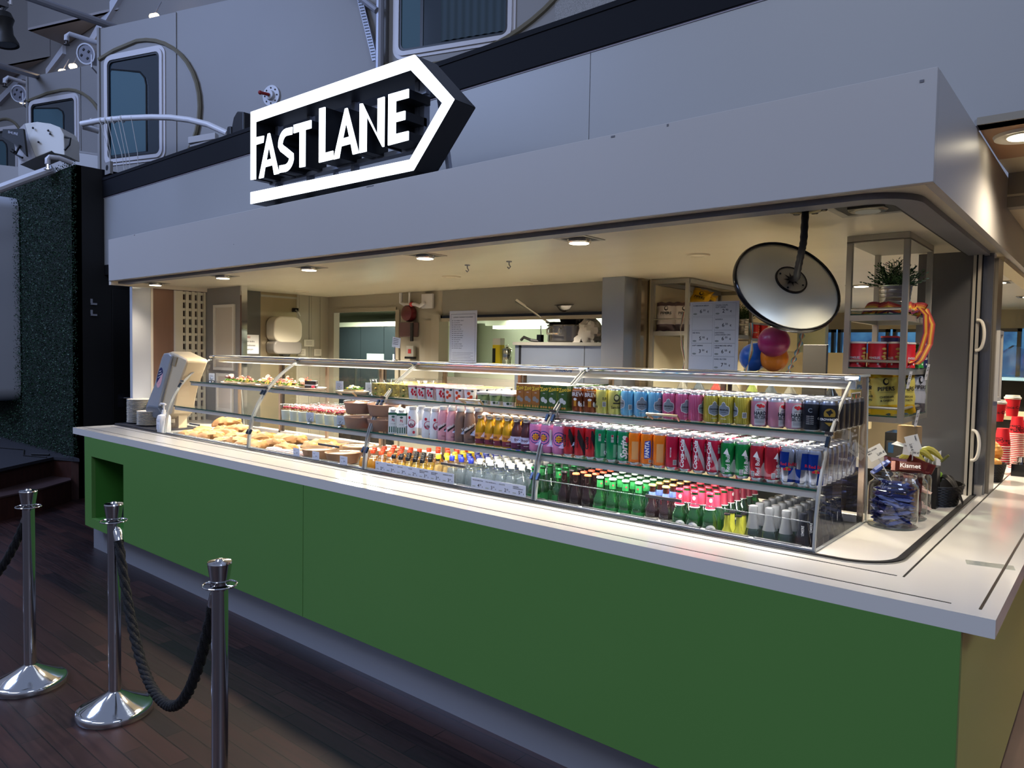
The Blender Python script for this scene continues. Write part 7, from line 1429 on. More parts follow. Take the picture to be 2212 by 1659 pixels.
def potted(loc, s, lb):
    t = thing('potted_herb', lb, 'potted plant', loc); b = MB(); h = .13 * s; r = .068 * s
    pr = [(0, 0), (r * .78, 0), (r * .80, .004)]
    for k in range(1, 7): z = h * k / 7; pr += [(r * (.80 + .20 * k / 7), z - .003), (r * (.80 + .20 * k / 7) + .0015, z), (r * (.80 + .20 * k / 7), z + .003)]
    pr += [(r, h - .004), (r * 1.06, h), (r * 1.0, h), (r * .9, h - .02), (0, h - .02)]; b.lathe(pr, M('zinc_pot', 'a9a9a7', .28, .95), seg=32); b.build('metal_pot', parent=t)
    g = MB(); lf = [M('leaf_a', '2e4a28', .5), M('leaf_b', '44663a', .5), M('leaf_c', '1f3820', .5)]; rr = random.Random(int(s * 100))
    for i in range(120):
        a = rr.uniform(0, 6.28); el = rr.uniform(.25, 1.5); L = rr.uniform(.06, .14) * s; base = Vector((rr.uniform(-.4, .4) * r, rr.uniform(-.4, .4) * r, h - .02)); d = Vector((math.cos(a) * math.cos(el), math.sin(a) * math.cos(el), math.sin(el))); tip = base + d * L
        g.tube([base, base + d * L * .5 + Vector((0, 0, .008)), tip], .0012 * s, lf[1], 4)
        for k in range(9):
            p = base.lerp(tip, .35 + .65 * k / 8); side = d.cross(Vector((0, 0, 1))).normalized() * (1 if k % 2 else -1); ld = (d + side * 1.1 + Vector((0, 0, rr.uniform(-.3, .5)))).normalized() * .020 * s; w_ = d.cross(ld).normalized() * .0035 * s
            g.add([p, p + ld * .5 + w_, p + ld, p + ld * .5 - w_], [(0, 1, 2, 3)], rr.choice(lf))
    g.build('foliage', parent=t, smooth=0, weld=False); return t
potted((4.13, 3.62, 1.846), 1.05, 'small potted herb on the second rack behind the price sheet')
tinr = M('tin_red', 'c8202c', .35, .1); tcap = M('tin_cap', 'dcd4c8', .35)
def crisp_tin(loc, rz, lb, grp, c=tinr, cn='CRISPS', s=1.0, h=.10, lid=tcap):
    t = thing('crisp_tin', lb, 'crisp tin', loc, rz, grp); r = .0375 * s; b = MB(); b.lathe([(0, 0), (r * 1.02, 0), (r * 1.02, .004), (r, .005), (r, h)], c, seg=28)
    V(b, 'PRINGLES', .0135, cw, r, h * .40, -.35, bold=.03, sx=.8)
    for x, z in ((.030, h * .78), (.034, h * .60), (.028, h * .46), (.036, h * .36)): decal(b, disc2(.012, .006, 16, x, z), M('chip_gold', 'e0a84a', .4), oncyl(r, 0, 0, .0008 + z * .004), .005); decal(b, disc2(.008, .003, 12, x + .001, z + .002), M('chip_light', 'f0c878', .4), oncyl(r, 0, 0, .0014 + z * .004), .005)
    for a in (-1.0, .1): decal(b, rect2(-.004, .004, -.004, .004), cw, oncyl(r, h * .15, a), 0)
    b.build('tin_body', parent=t, weld=False, smooth=50); l = MB(); l.lathe([(r * 1.04, h), (r * 1.04, h + .007), (r * .95, h + .008), (0, h + .0075)], lid, seg=28); l.build('lid', parent=t); return t
for i, (x, y) in enumerate(((4.16, 3.80), (4.19, 3.92))): crisp_tin((x, y, 1.846 - .02), 1.0, 'red crisp tin on the second rack behind the balloons, ' + ('left' if i == 0 else 'right'), 'red tins behind the balloons', h=.13, s=1.2)
b = MB(); b.box(4.02, 4.24, 3.55, 4.4, 1.80, 1.826, rk); b.box(4.235, 4.25, 3.55, 4.4, 1.94, 1.95, rk); tag(b.build('wall_shelf', smooth=0), 'metal wall shelf continuing behind the herb pot', 'shelf')
# low bar behind the balloons and dusky room equipment
b = MB(); b.box(5.17, 5.30, 2.0, 2.03, 0, 1.75, M('panel_taupe2', '35322e', .4, .3)); tag(b.build('screen_panel', smooth=0, bevel=.003), 'plain taupe panel behind the twisted ribbon', 'panel')
b = MB(); b.box(4.05, 5.0, 4.2, 4.25, 1.1, 1.72, M('cream_panel', 'c9bd9c', .5)); tag(b.build('cream_screen', smooth=0), 'cream panel behind the orange balloon', 'panel')
b = MB(); b.box(4.7, 5.72, 2.5, 3.1, 0, .98, M('bar_dark', '15120f', .5)); b.box(4.6, 5.74, 2.45, 3.15, .98, 1.02, M('bar_top', '2c2620', .3)); tag(b.build('back_bar', smooth=0), 'dark back counter inside the kiosk', 'counter')
b = MB(); b.box(0, .16, 0, .2, 0, .22, blackg); b.box(.01, .15, -.003, 0, .05, .17, M('machine_grey', '4a4846', .3, .6)); b.box(.02, .05, -.004, -.002, .10, .16, M('machine_blue', '2a5a8c', .4)); tag(b.build('dark_machine', loc=(5.50, 2.5, 1.02), smooth=0, bevel=.003), 'dark machine on the back counter under the hanging rack', 'machine')
bm = [M('spirit_a', '6d6a60', .25, 0, coat=.5), M('spirit_b', '6e7a3c', .12, 0, coat=.5), M('spirit_c', '8a3a34', .15, 0, coat=.5), M('spirit_d', '4f565c', .1, .2, coat=.5)]
for i in range(9):
    x = 4.30 + i * .12; m = bm[(0, 3, 2, 0, 1, 3, 0, 0, 3)[i]]
    t = thing('spirit_bottle', 'spirit bottle on the back counter seen through the case, %s from the left' % names_[i], 'bottle', (x, 2.25, 1.33), group='spirit bottles behind the case'); b = MB(); b.lathe([(0, 0), (.034, 0), (.036, .01), (.036, .13), (.012, .17), (.012, .23), (.015, .235), (.015, .25), (0, .25)], m, seg=18); b.build('bottle_body', parent=t)
    b = MB(); b.lathe([(.0365, .03), (.0365, .11)], M('spirit_label', 'd8c2b0', .5), seg=18); b.build('label', parent=t)
b = MB(); b.box(4.2, 5.4, 2.15, 2.45, 1.30, 1.33, M('case_dark_strip')); b.box(4.25, 4.30, 2.2, 2.3, 0, 1.30, M('case_dark_strip')); b.box(5.3, 5.35, 2.2, 2.3, 0, 1.3, M('case_dark_strip')); tag(b.build('bottle_shelf', smooth=0), 'dark shelf carrying the spirit bottles', 'shelf')
# ---------------------------------------------------------------- hanging rack with snacks
RX0, RX1, RY0, RY1 = 5.610, 5.862, 1.20, 1.70
hr = thing('hanging_rack', 'aluminium rack hanging from the soffit with plant, tins and crisps', 'rack', (5.736, 1.45, 1.40)); ra = M('rack_alu2', 'b5b2a8', .35, .75)
def rb_(b, x0, x1, y0, y1, z0, z1, m): b.box(x0 - 5.736, x1 - 5.736, y0 - 1.45, y1 - 1.45, z0 - 1.40, z1 - 1.40, m)
b = MB(); p_ = .024
for x in (RX0, RX1 - p_):
    for y in (RY0, RY1 - p_): b = MB(); rb_(b, x, x + p_, y, y + p_, 1.40, 2.216, ra); b.build('post', parent=hr, smooth=0, bevel=.001)
for z in (1.40, 1.607, 1.842, 2.192):
    b = MB(); h_ = .024
    rb_(b, RX0 + p_, RX1 - p_, RY0, RY0 + .02, z, z + h_, ra); rb_(b, RX0 + p_, RX1 - p_, RY1 - .02, RY1, z, z + h_, ra); rb_(b, RX0, RX0 + .02, RY0 + p_, RY1 - p_, z, z + h_, ra); rb_(b, RX1 - .02, RX1, RY0 + p_, RY1 - p_, z, z + h_, ra); b.build('shelf_frame', parent=hr, smooth=0)
    if z < 2.1:
        b = MB(); rb_(b, RX0 + .003, RX1 - .003, RY0 + .003, RY1 - .003, z + h_, z + h_ + .006, thin('shelf_glass_green', (.75, .88, .82), .03)); b.build('glass_shelf', parent=hr, smooth=0)
        b = MB(); rb_(b, RX0 + p_, RX1 - p_, RY0 + .0025, RY0 + .003, z + h_, z + h_ + .006, glass_edge); rb_(b, RX1 - .003, RX1 - .0025, RY0 + p_, RY1 - p_, z + h_, z + h_ + .006, glass_edge); b.build('glass_edge', parent=hr, smooth=0)
b = MB()
for z in (1.462, 1.665, 1.892):
    o = lambda x, y: (x - 5.736, y - 1.45, z - 1.40)
    for q in (((RX0 + .01, RY0 + .012), (RX1 - .01, RY0 + .012)), ((RX1 - .012, RY0 + .01), (RX1 - .012, RY1 - .01)), ((RX0 + .012, RY0 + .01), (RX0 + .012, RY1 - .01))): b.tube([o(*q[0]), o(*q[1])], .0065, ra, 8)
b.build('guard_rail', parent=hr)
b = MB(); rb_(b, RX0, RX1, RY0, RY1, 2.185, 2.190, M('rack_top', '8a857a', .5)); b.build('top_plate', parent=hr, smooth=0)
potted((5.775, 1.37, 1.8735), 1.0, 'bushy herb in a zinc pot on top of the hanging rack')
# ribbon bunch
t = thing('striped_ribbon', 'striped red and yellow ribbon bunched on the hanging rack', 'ribbon', (5.80, 1.30, 1.874)); rc = [M('rib_red', '942a2a', .6), M('rib_orange', 'b8602a', .6), M('rib_yellow', 'c8a63a', .6), M('rib_purple', '5e2044', .6)]
def ribbon(b, pts, side, w_=.05):
    side = Vector(side).normalized(); n = len(rc) + 1
    cols_ = [rc[3], rc[1], rc[2], rc[1], rc[0]]
    for k in range(5):
        o0 = -w_ / 2 + w_ * k / 5; A = [Vector(p) + side * o0 for p in pts]; B = [Vector(p) + side * (o0 + w_ / 5) for p in pts]; b.strip(A, B, cols_[k])
b = MB()
for j in range(5):
    cx_ = -.10 + j * .04; cy_ = -.02 + j * .03; ribbon(b, [(cx_ + .030 * math.cos(a), cy_ + .01 * math.sin(2 * a), .018 + .016 * math.sin(a)) for a in [2 * PI * i / 14 for i in range(13)]], (.5, .2, 1), .05)
ribbon(b, [(-.06, -.07, .012), (-.02, -.075, .03), (.03, -.07, .012), (.06, -.03, .03), (.05, .05, .02), (.06, .1, .035)], (0, .2, 1), .045)
b.build('bunch', parent=t, smooth=0, weld=False)
b = MB(); ribbon(b, [(.075, .06, .03), (.095, .10, .00), (.095, .12, -.08), (.08, .10, -.16), (.065, .06, -.20), (.055, .0, -.215)], (.7, 1, .0), .034); ribbon(b, [(.085, .14, .03), (.11, .16, -.04), (.105, .15, -.13), (.085, .10, -.20), (.07, .08, -.22)], (1, 1, .0), .032); b.build('hanging_end', parent=t, smooth=0, weld=False)
Z1 = 1.6375
facing = -.6
for i, (x, y, lb) in enumerate(((5.655, 1.255, 'red crisp tin at the front left of the hanging rack'), (5.738, 1.255, 'red crisp tin in the middle of the hanging rack front'), (5.820, 1.258, 'red crisp tin behind the front right post of the rack'))): crisp_tin((x, y, Z1), (.25, .25, -.5)[i], lb, 'red crisp tins on the hanging rack', s=1.02, h=.105)
tg = M('tin_green', '2c8a3c', .35, .1); td = M('tin_dark', '1c2450', .35, .1)
for i, (x, y, c, lb) in enumerate(((5.83, 1.36, tinr, 'red crisp tin on the right side of the hanging rack'), (5.83, 1.45, tg, 'green crisp tin, front one of the hanging rack'), (5.83, 1.54, tg, 'green crisp tin, rear one of the hanging rack'), (5.83, 1.63, td, 'dark blue crisp tin at the back of the hanging rack'), (5.75, 1.42, td, 'dark crisp tin with red lid behind the red tins, left'), (5.75, 1.56, td, 'dark crisp tin with red lid behind the red tins, right'))):
    crisp_tin((x, y, Z1), 1.1, lb, 'other crisp tins on the hanging rack', c=c, s=1.0, h=.105 if i < 4 else .135, lid=tcap if i < 4 else M('lid_red', 'b02430', .4))
for x, y, z, lb in ((5.868, 1.235, 1.55, 'price tag hanging at the right front corner of the middle shelf'), (5.868, 1.60, 1.58, 'price tag hanging at the rear of the middle shelf'), (5.868, 1.42, 1.375, 'price tag hanging under the crisp bag shelf')):
    b = MB(); b.box(-.0015, 0, -.026, .026, 0, .075, M('tag_white', 'd9dade', .4)); f = onplane((.0004, 0, 0), (0, 1, 0), (0, 0, 1)); b.box(0, .0002, -.026, .026, 0, .075, M('tag_white'))
    for k in range(3): decal(b, rect2(-.018, .014, .058 - k * .007, .061 - k * .007), ink, f, 0)
    decal(b, xf(text2d('3,90', .016, 'CENTER', .02), 0, .022), ink, f, 0); tag(b.build('hanging_price_tag', loc=(x, y, z), rot=(0, .15, 0), smooth=0, weld=False), lb, 'price tag', 'price tags hanging on the rack')
Z0 = 1.431
crisps((5.690, 1.265, Z0), .22, 'dfd06a', 'e6b420', 'PIPERS', 'yellow cheddar crisp bag at the left of the hanging rack', .72, (-.05, .05), grp='yellow crisp bags on the hanging rack', sub=('CHEDDAR', '& ONION'))
crisps((5.775, 1.285, Z0), .55, 'e2d470', 'e6b420', 'PIPERS', 'yellow cheddar crisp bag in the middle of the hanging rack', .70, (-.05, -.08), grp='yellow crisp bags on the hanging rack', sub=('CHEDDAR', '& ONION'))
crisps((5.820, 1.40, Z0), .9, 'dfd06a', 'e6b420', 'PIPERS', 'yellow cheddar crisp bag behind the right post', .70, (-.05, 0), grp='yellow crisp bags on the hanging rack', sub=('CHEDDAR', '& ONION'))
crisps((5.835, 1.56, Z0), 1.1, 'b9bcc6', '5c5c64', 'PIPERS', 'silver crisp bag at the back right of the hanging rack', .72, (-.05, .05), grp='silver and dark crisp bags on the hanging rack')
crisps((5.70, 1.42, Z0), .3, '3a342c', '1c1a18', 'PIPERS', 'dark crisp bag behind the yellow ones', .76, (0, 0), tcol=cw, grp='silver and dark crisp bags on the hanging rack')
# ---------------------------------------------------------------- convex mirror on gooseneck (seen from the back)
mt = thing('convex_mirror', 'round security mirror seen from behind on a black gooseneck', 'mirror', (5.66, .492, 2.217))
mc = Vector((5.524, .75, 1.985)) ; o = Vector((5.66, .492, 2.217))
b = MB(); b.lathe([(0, 0), (.062, 0), (.058, -.008), (.02, -.012), (0, -.012)], blackg, (0, 0, 0), 24)
for k in range(6): a = k * PI / 3 + .3; b.lathe([(.012, -.002), (.014, -.006), (.010, -.010), (0, -.010)], blackg, (.062 * math.cos(a), .062 * math.sin(a), 0), 10)
b.build('mount', parent=mt)
MN = Vector((.631, -.563, .529)).normalized()
b = MB(); gp_ = [Vector((5.66, .492, 2.205)), Vector((5.655, .500, 2.10)), Vector((5.640, .520, 2.06)), Vector((5.612, .57, 2.00)), Vector((5.585, .645, 1.985)), mc + MN * .012]
q = []
for i in range(len(gp_) - 1):
    for k in range(6): q.append(gp_[i].lerp(gp_[i + 1], k / 6))
for it in range(3): q = [q[0]] + [(q[i - 1] + q[i] * 2 + q[i + 1]) / 4 for i in range(1, len(q) - 1)] + [q[-1]]
q.append(gp_[-1]); b.tube([p - o for p in q], .013, black, 12, rr=[.013 + (.0008 if i % 2 else -.0008) for i in range(len(q))]); b.build('gooseneck', parent=mt)
rd = .225; dsh = M('mirror_back', 'efedda', .28, .2, .5)
b = MB(); b.lathe([(.066, .004), (.10, .002), (.16, -.008), (rd - .012, -.030), (rd - .006, -.032)], dsh, tuple(mc - o), 56, axis=tuple(MN)); shell = b.build('back_shell', parent=mt, smooth=60)
b = MB(); b.lathe([(rd - .010, -.024), (rd - .004, -.020), (rd + .001, -.026), (rd + .001, -.042), (rd - .006, -.046)], blackg, tuple(mc - o), 56, axis=tuple(MN)); b.build('rim', parent=mt, smooth=60)
b = MB(); b.lathe([(rd - .004, -.044), (.16, -.085), (.08, -.105), (0, -.112)], M('mirror_face', 'e8e8ea', .03, 1), tuple(mc - o), 56, axis=tuple(MN)); b.build('mirror_face', parent=mt, smooth=60)
b = MB(); b.lathe([(0, .006), (.058, .008), (.064, .009), (.066, .004)], M('hub_grey', 'a9a796', .3, .3), tuple(mc - o), 32, axis=tuple(MN)); b.lathe([(.060, .011), (.066, .011), (.067, .004), (.060, .008)], blackg, tuple(mc - o), 32, axis=tuple(MN))
e1 = MN.cross(Vector((0, 0, 1))).normalized(); e2 = MN.cross(e1)
sp = []
for k in range(16): a = PI * k / 8; rr_ = .036 if k % 2 == 0 else .013; sp.append((rr_ * math.cos(a), rr_ * math.sin(a)))
decal(b, (sp + [(0, 0)], [(16, i, (i + 1) % 16) for i in range(16)]), black, onplane(mc - o + MN * .0105, e1, e2), 0)
for k in range(4): a = PI / 4 + PI / 2 * k + .2; b.ball(mc - o + MN * .011 + (e1 * math.cos(a) + e2 * math.sin(a)) * .050, .004, blackg, 8, 5)
b.build('hub', parent=shell)
# ---------------------------------------------------------------- balloons and twisted ribbons on the case top
def balloon(c, r, colr, lb, down=(0, 0, -1)):
    c = Vector(c); dn = Vector(down).normalized(); t = thing('balloon', lb, 'balloon', tuple(c), group=None); b = MB(); b.lathe([(0, r * .98), (r * .30, r * .945), (r * .58, r * .80), (r * .82, r * .56), (r * .97, r * .22), (r, -.05 * r), (r * .93, -.38 * r), (r * .72, -.70 * r), (r * .42, -.96 * r), (r * .16, -1.12 * r), (.006, -1.17 * r)], M('balloon_' + colr, colr, .3, 0, .5), (0, 0, 0), 36, axis=tuple(-dn)); b.build('body', parent=t, smooth=70)
    b = MB(); b.lathe([(.005, -1.16 * r), (.010, -1.22 * r), (.004, -1.235 * r)], M('balloon_' + colr), (0, 0, 0), 10, axis=tuple(-dn)); b.build('knot', parent=t)
balloon((5.426, .855, 1.741), .0665, 'b02c66', 'magenta balloon, uppermost of the three', (-.6, .5, .1))
balloon((5.412, .90, 1.672), .0605, 'f0861c', 'orange balloon just below the magenta one', (-.9, .1, .3))
balloon((5.322, .90, 1.672), .062, '1c5cb4', 'blue balloon behind the price sheet', (.45, -.1, .9))
def twist(pts, w_, lb, cols_, nm='twisted_ribbon', turns=5):
    t = thing(nm, lb, 'ribbon', pts[0]); o = Vector(pts[0]); n = 60; P = []
    for i in range(n + 1):
        u = i / n * (len(pts) - 1); k = min(int(u), len(pts) - 2); f = u - k; P.append(Vector(pts[k]).lerp(Vector(pts[k + 1]), f) - o)
    b = MB()
    for s in range(len(cols_)):
        A = []; B = []
        for i, p in enumerate(P):
            a = turns * 2 * PI * i / n; d = Vector((math.cos(a), math.sin(a) * .6, .2 * math.sin(a))); A.append(p + d * w_ * (s / len(cols_) - .5)); B.append(p + d * w_ * ((s + 1) / len(cols_) - .5))
        b.strip(A, B, cols_[s])
    b.build('band', parent=t, smooth=0, weld=False); return t
pal = [M('tw_green', '7a9a84', .5), M('tw_orange', 'd97a44', .5), M('tw_cream', 'd8cfa8', .5), M('tw_blue', '6e9aa8', .5)]
twist([(5.545, .86, 1.80), (5.54, .86, 1.75), (5.525, .86, 1.70), (5.505, .86, 1.65), (5.49, .86, 1.612)], .024, 'twisted multicolour ribbon hanging down right of the balloons', pal, turns=3)
twist([(5.345, .80, 1.82), (5.352, .80, 1.76), (5.355, .79, 1.70), (5.345, .79, 1.65), (5.335, .79, 1.612)], .018, 'thin multicolour ribbon between blue and magenta balloons', pal, turns=1)
twist([(4.98, .90, 1.88), (4.965, .90, 1.80), (4.975, .90, 1.72), (4.99, .90, 1.65), (4.985, .90, 1.612)], .012, 'narrow green and red ribbon left of the price sheet', [pal[0], rc[0], pal[2]], turns=1)
# ---------------------------------------------------------------- jars, fruit basket, cards at the right end
def gjar(loc, r, h, lb, fill):
    t = thing('glass_jar', lb, 'jar', loc, group=None); b = MB(); prof = [(0, .006), (r * .96, .004), (r, .012), (r, h * .74), (r * .96, h * .82), (r * .80, h * .88), (r * .80, h * .93), (r * .90, h * .97), (r * .92, h), (r * .86, h)]
    b.lathe(prof, thin('jar_glass', (.97, .985, .98), .01, 1.7), seg=40); b.build('jar', parent=t, smooth=60, weld=False); b = MB(); b.lathe([(0, 0), (r * .97, 0), (r, .006), (r * .9, .009), (0, .007)], thin('jar_base', (.9, .94, .92), .02, 2.0), seg=40); b.lathe([(r * .86, h), (r * .90, h + .003), (r * .93, h)], thin('jar_base'), seg=40); b.build('base', parent=t, smooth=60, weld=False)
    return t
def candy(loc, rot, c, lb, txt=None, grp=None, s=1.0):
    t = thing('wrapped_chocolate', lb, 'chocolate', loc, 0, grp); t.rotation_euler = rot; b = MB(); n = 9; A = []; rows = []
    for i in range(n + 1):
        u = -1 + 2 * i / n; q = 1 if abs(u) < .72 else .25; rows.append((u * .042 * s, .014 * s * (1.0 if q == 1 else 1.15), .0065 * s * q))
    vs = []; fs = []
    for x, y, z in rows: vs += [(x, -y, 0), (x, -y * .8, z), (x, y * .8, z), (x, y, 0), (x, y * .8, -z), (x, -y * .8, -z)]
    for i in range(n):
        for k in range(6): fs.append((i * 6 + k, i * 6 + (k + 1) % 6, (i + 1) * 6 + (k + 1) % 6, (i + 1) * 6 + k))
    fs += [(0, 1, 2, 3, 4, 5), tuple(range(n * 6, n * 6 + 6))[::-1]]; b.add(vs, fs, c); 
    if txt: decal(b, text2d(txt, .016 * s, 'CENTER', .02), cw if txt == 'Kismet' else gold, onplane((0, 0, .0068 * s), (1, 0, 0), (0, 1, 0)), 0)
    b.build('wrapper', parent=t, smooth=0, weld=False); return t
J1 = (5.880, .990, 1.0); r1, h1 = .093, .208
gjar(J1, r1, h1, 'big glass jar of blue wrapped chocolates on the worktop', None)
cb = M('wrap_blue', '141f5c', .22, .3); cb2 = M('wrap_blue_light', '4a5a98', .2, .3); rr = random.Random(11)
lev = 0; idx = 0
for L in range(9):
    for k in range(6 if L < 8 else 4):
        a = k * 2 * PI / 6 + L * .7; q = .050 if L < 7 else .038; z = 1.024 + L * .0185
        candy((J1[0] + q * math.cos(a), J1[1] + q * math.sin(a), z), (rr.uniform(-.35, .35), rr.uniform(-.3, .3), a + PI / 2 + rr.uniform(-.4, .4)), (cb, cb2)[rr.random() < .3], 'blue wrapped chocolate in the big jar, %s layer up, %s piece round' % (NUM[L], NUM[k]), 'Karl Fazer' if k == 1 else None, 'blue wrapped chocolates in the jar', 1.05); idx += 1
candy((J1[0] - .055, J1[1] + .02, 1.232), (.3, -.7, .5), cb2, 'blue and white chocolate sticking out over the jar rim', None, 'blue wrapped chocolates in the jar')
J2 = (5.893, 1.20, 1.0); r2, h2 = .074, .20
gjar(J2, r2, h2, 'second glass jar, full of dark red chocolate bars', None)
cr2 = M('wrap_maroon', '4f1a18', .2, .3)
for k in range(14):
    a = k * 2 * PI / 9; q = .042 if k < 9 else .02; candy((J2[0] + q * math.cos(a), J2[1] + q * math.sin(a), 1.075 + .065 * (k % 2)), (rr.uniform(-.2, .2), PI / 2 + rr.uniform(-.15, .15), a), cr2, 'maroon chocolate bar standing in the second jar, %s clockwise' % NUM[k], None, 'maroon chocolate bars in the second jar', 1.45)
for i, (dx, dy, z, rz, tx) in enumerate(((.01, -.03, 1.222, .2, 'Kismet'), (-.04, -.01, 1.235, .5, None), (-.055, .03, 1.22, .9, None), (.045, -.01, 1.235, -.3, None))):
    candy((J2[0] + dx, J2[1] + dy, z), (1.0 + .1 * i, .1 * i, rz), cr2, ('maroon bar lettered Kismet on top of the second jar', 'maroon bar left of the lettered one on the second jar', 'leftmost maroon bar on top of the second jar', 'rightmost maroon bar on top of the second jar')[i], tx, 'maroon bars on top of the second jar', 1.7 if i == 0 else 1.35)
J3 = (5.885, 1.37, 1.0); gjar(J3, .066, .20, 'third glass jar, partly hidden at the back', None)
for k in range(10): a = k * .63 * 2; candy((J3[0] + .03 * math.cos(a), J3[1] + .03 * math.sin(a), 1.03 + .014 * k), (.2, .3, a), M('wrap_pink', 'c07a7a', .2, .2), 'pink wrapped sweet in the third jar, %s layer from the bottom' % NUM[k], None, 'pink wrapped sweets in the third jar', .9)
def stickcard(p0, p1, ax, lb, l1, l2, pr):
    t = thing('card_on_stick', lb, 'price card', p0); o = Vector(p0); b = MB(); b.tube([(0, 0, 0), tuple(Vector(p1) - o)], .0022, M('stick_white', 'd8d6d0', .4), 6); b.build('stick', parent=t)
    b = MB(); c = Vector(p1) - o; ux = Vector(ax).normalized(); n = Vector((.3, -.9, .1)).normalized(); uy = ux.cross(n).normalized() * -1; uy = n.cross(ux).normalized() * -1 if uy.z < 0 else uy
    if uy.z < 0: uy = -uy
    nn = ux.cross(uy); b.obox(c, ux, uy, nn, .033, .026, .001, M('card_cream', 'e6e2d8', .35))
    off = nn * (.0016 if nn.y < 0 else -.0016); f = onplane(c + off, ux, uy)
    decal(b, xf(text2d(l1, .0075, 'LEFT', .02), -.029, .014), ink, f, 0); decal(b, xf(text2d(l2, .0075, 'LEFT', .02), -.029, .005), ink, f, 0); decal(b, xf(text2d(pr, .012, 'LEFT', .015), .0, -.011), ink, f, 0); b.build('card', parent=t, smooth=0, weld=False)
stickcard((5.87, 1.02, 1.17), (5.812, .98, 1.292), (.75, .2, .50), 'white price card on a stick in the jar of blue chocolates', 'KARL FAZER', 'MILK', '2,00 \u20ac')
stickcard((5.90, 1.22, 1.17), (5.91, 1.17, 1.325), (.25, .2, -.95), 'grey price card on a stick in the second jar', 'KISMET', '', '2,00 \u20ac')
stickcard((5.88, 1.36, 1.17), (5.86, 1.40, 1.27), (1, .2, -.1), 'small price card at the third jar', 'OFFER', '', '1,00 \u20ac')
# napkin box / paper leaflets behind jars
b = MB(); b.box(-.045, .045, -.03, .03, 0, .085, M('kraft_box', '877055', .7)); b.box(-.043, .043, -.028, .028, .085, .088, M('kraft_box_top', 'b89a68', .6)); tag(b.build('wooden_block', loc=(5.78, 1.75, 1.262), rot=(0, 0, -.35), smooth=0, weld=False), 'light wooden block under the hanging rack', 'box')
t = thing('paper_stack', 'loose white leaflets standing behind the chocolate jars', 'leaflets', (5.83, 1.70, 1.0)); b = MB(); b.box(-.09, .03, -.04, .12, 0, .20, M('holder_black', '101012', .4)); b.build('holder', parent=t, smooth=0); b = MB()
for k in range(9): b.obox((-.04 + k * .017, -.045, .18), (1, .2 * math.sin(k), .12 * k - .4), (0, 0, 1), (0, 1, 0), .0012, .065, .05, paper)
b.strip([(-.11, -.04, .26), (-.04, -.05, .25), (.05, -.05, .22)], [(-.10, .05, .27), (-.03, .06, .255), (.06, .06, .23)], paper, th=(0, 0, .001)); b.build('sheets', parent=t, smooth=0)
# fruit basket
def basket(loc, rx, ry, h, lb, nm='wicker_basket', top_s=1.35):
    t = thing(nm, lb, 'basket', loc); wk = M('wicker_black', '14110e', .5); b = MB(); n = 44
    for j in range(15):
        s = 1 + (top_s - 1) * j / 14; z = h * j / 14; b.tube([(rx * s * math.cos(2 * PI * i / n) * (1 + .025 * (1 if (i + j) % 2 else -1)), ry * s * math.sin(2 * PI * i / n) * (1 + .025 * (1 if (i + j) % 2 else -1)), z) for i in range(n)], h / 22, wk, 5, closed=True)
    b.lathe([(0, 0), (1, 0), (1, .002)], wk, seg=4); 
    b.v = [v for v in b.v]; b.build('weave', parent=t, smooth=60, weld=False) if False else None
    k = MB(); k.v, k.f, k.m, k.mats = b.v[:-9], [f for f in b.f if max(f) < len(b.v) - 9], [m for f, m in zip(b.f, b.m) if max(f) < len(b.v) - 9], b.mats
    k.build('weave', parent=t, smooth=60, weld=False)
    c = MB(); c.lathe([(0, .004), (.9, .004), (.92 * top_s, h)], M('wicker_inner', '1c1814', .7), seg=24); c.v = [(v[0] * rx, v[1] * ry, v[2]) for v in c.v]; c.build('liner', parent=t, smooth=60, weld=False); return t
BK = (5.930, 1.66, 1.0)
basket(BK, .074, .105, .095, 'black wicker basket of fruit with a dark cloth')
for (dx, dy, z, c, lb) in ((-.045, -.055, .125, 'c9cf4c', 'yellow-green apple, nearer one in the wicker basket'), (-.02, .0, .145, '7fa83a', 'green apple, rear one in the wicker basket')):
    t = thing('apple', lb, 'apple', (BK[0] + dx, BK[1] + dy, 1.0 + z - .02)); b = MB(); b.lathe([(0, -.028), (.012, -.033), (.028, -.024), (.035, 0), (.033, .018), (.018, .032), (.006, .028), (0, .024)], M('apple_' + c, c, .3, noise=(8, (1, 1, .4), .15)), seg=24); b.build('flesh', parent=t, smooth=70); b = MB(); b.cyl((0, 0, .024), (.003, 0, .038), .0015, M('stalk', '4a3420', .6), 6); b.build('stalk', parent=t)
t = thing('black_cloth', 'black cloth napkin draped over the rim of the wicker basket', 'cloth', (BK[0], BK[1], 1.09)); b = MB(); n = 16; vs = []; fs = []
for i in range(n + 1):
    for j in range(9):
        u = i / n; v = j / 8 - .5; x = -.01 + .115 * u; y = .06 * (v * 2) * (1 - .6 * u) - .03 * u; z = .035 * math.sin(PI * u * 1.1) - .085 * u ** 2.2 + .008 * math.sin(9 * v + 5 * u) + .02; vs.append((x, y, z))
for i in range(n):
    for j in range(8): a = i * 9 + j; fs.append((a, a + 1, a + 10, a + 9))
b.add(vs, fs, black); b.build('cloth', parent=t, smooth=60)
t = thing('banana_bunch', 'bunch of bananas behind the chocolate jars', 'bananas', (5.90, 1.52, 1.0)); by = M('banana', 'a3983c', .45, noise=(10, (1, 1, 1), .12))
for k, (dx, dz) in enumerate(((-.06, .0), (-.03, .012), (.0, .02))):
    b = MB(); pts = [(dx - .055 + .11 * i / 8 , .0 + .02 * k, .20 + dz + .04 * math.sin(PI * i / 8)) for i in range(9)]; b.tube(pts, .016, by, 8, rr=[.005, .012, .016, .017, .017, .016, .014, .010, .006]); b.build('banana', parent=t)
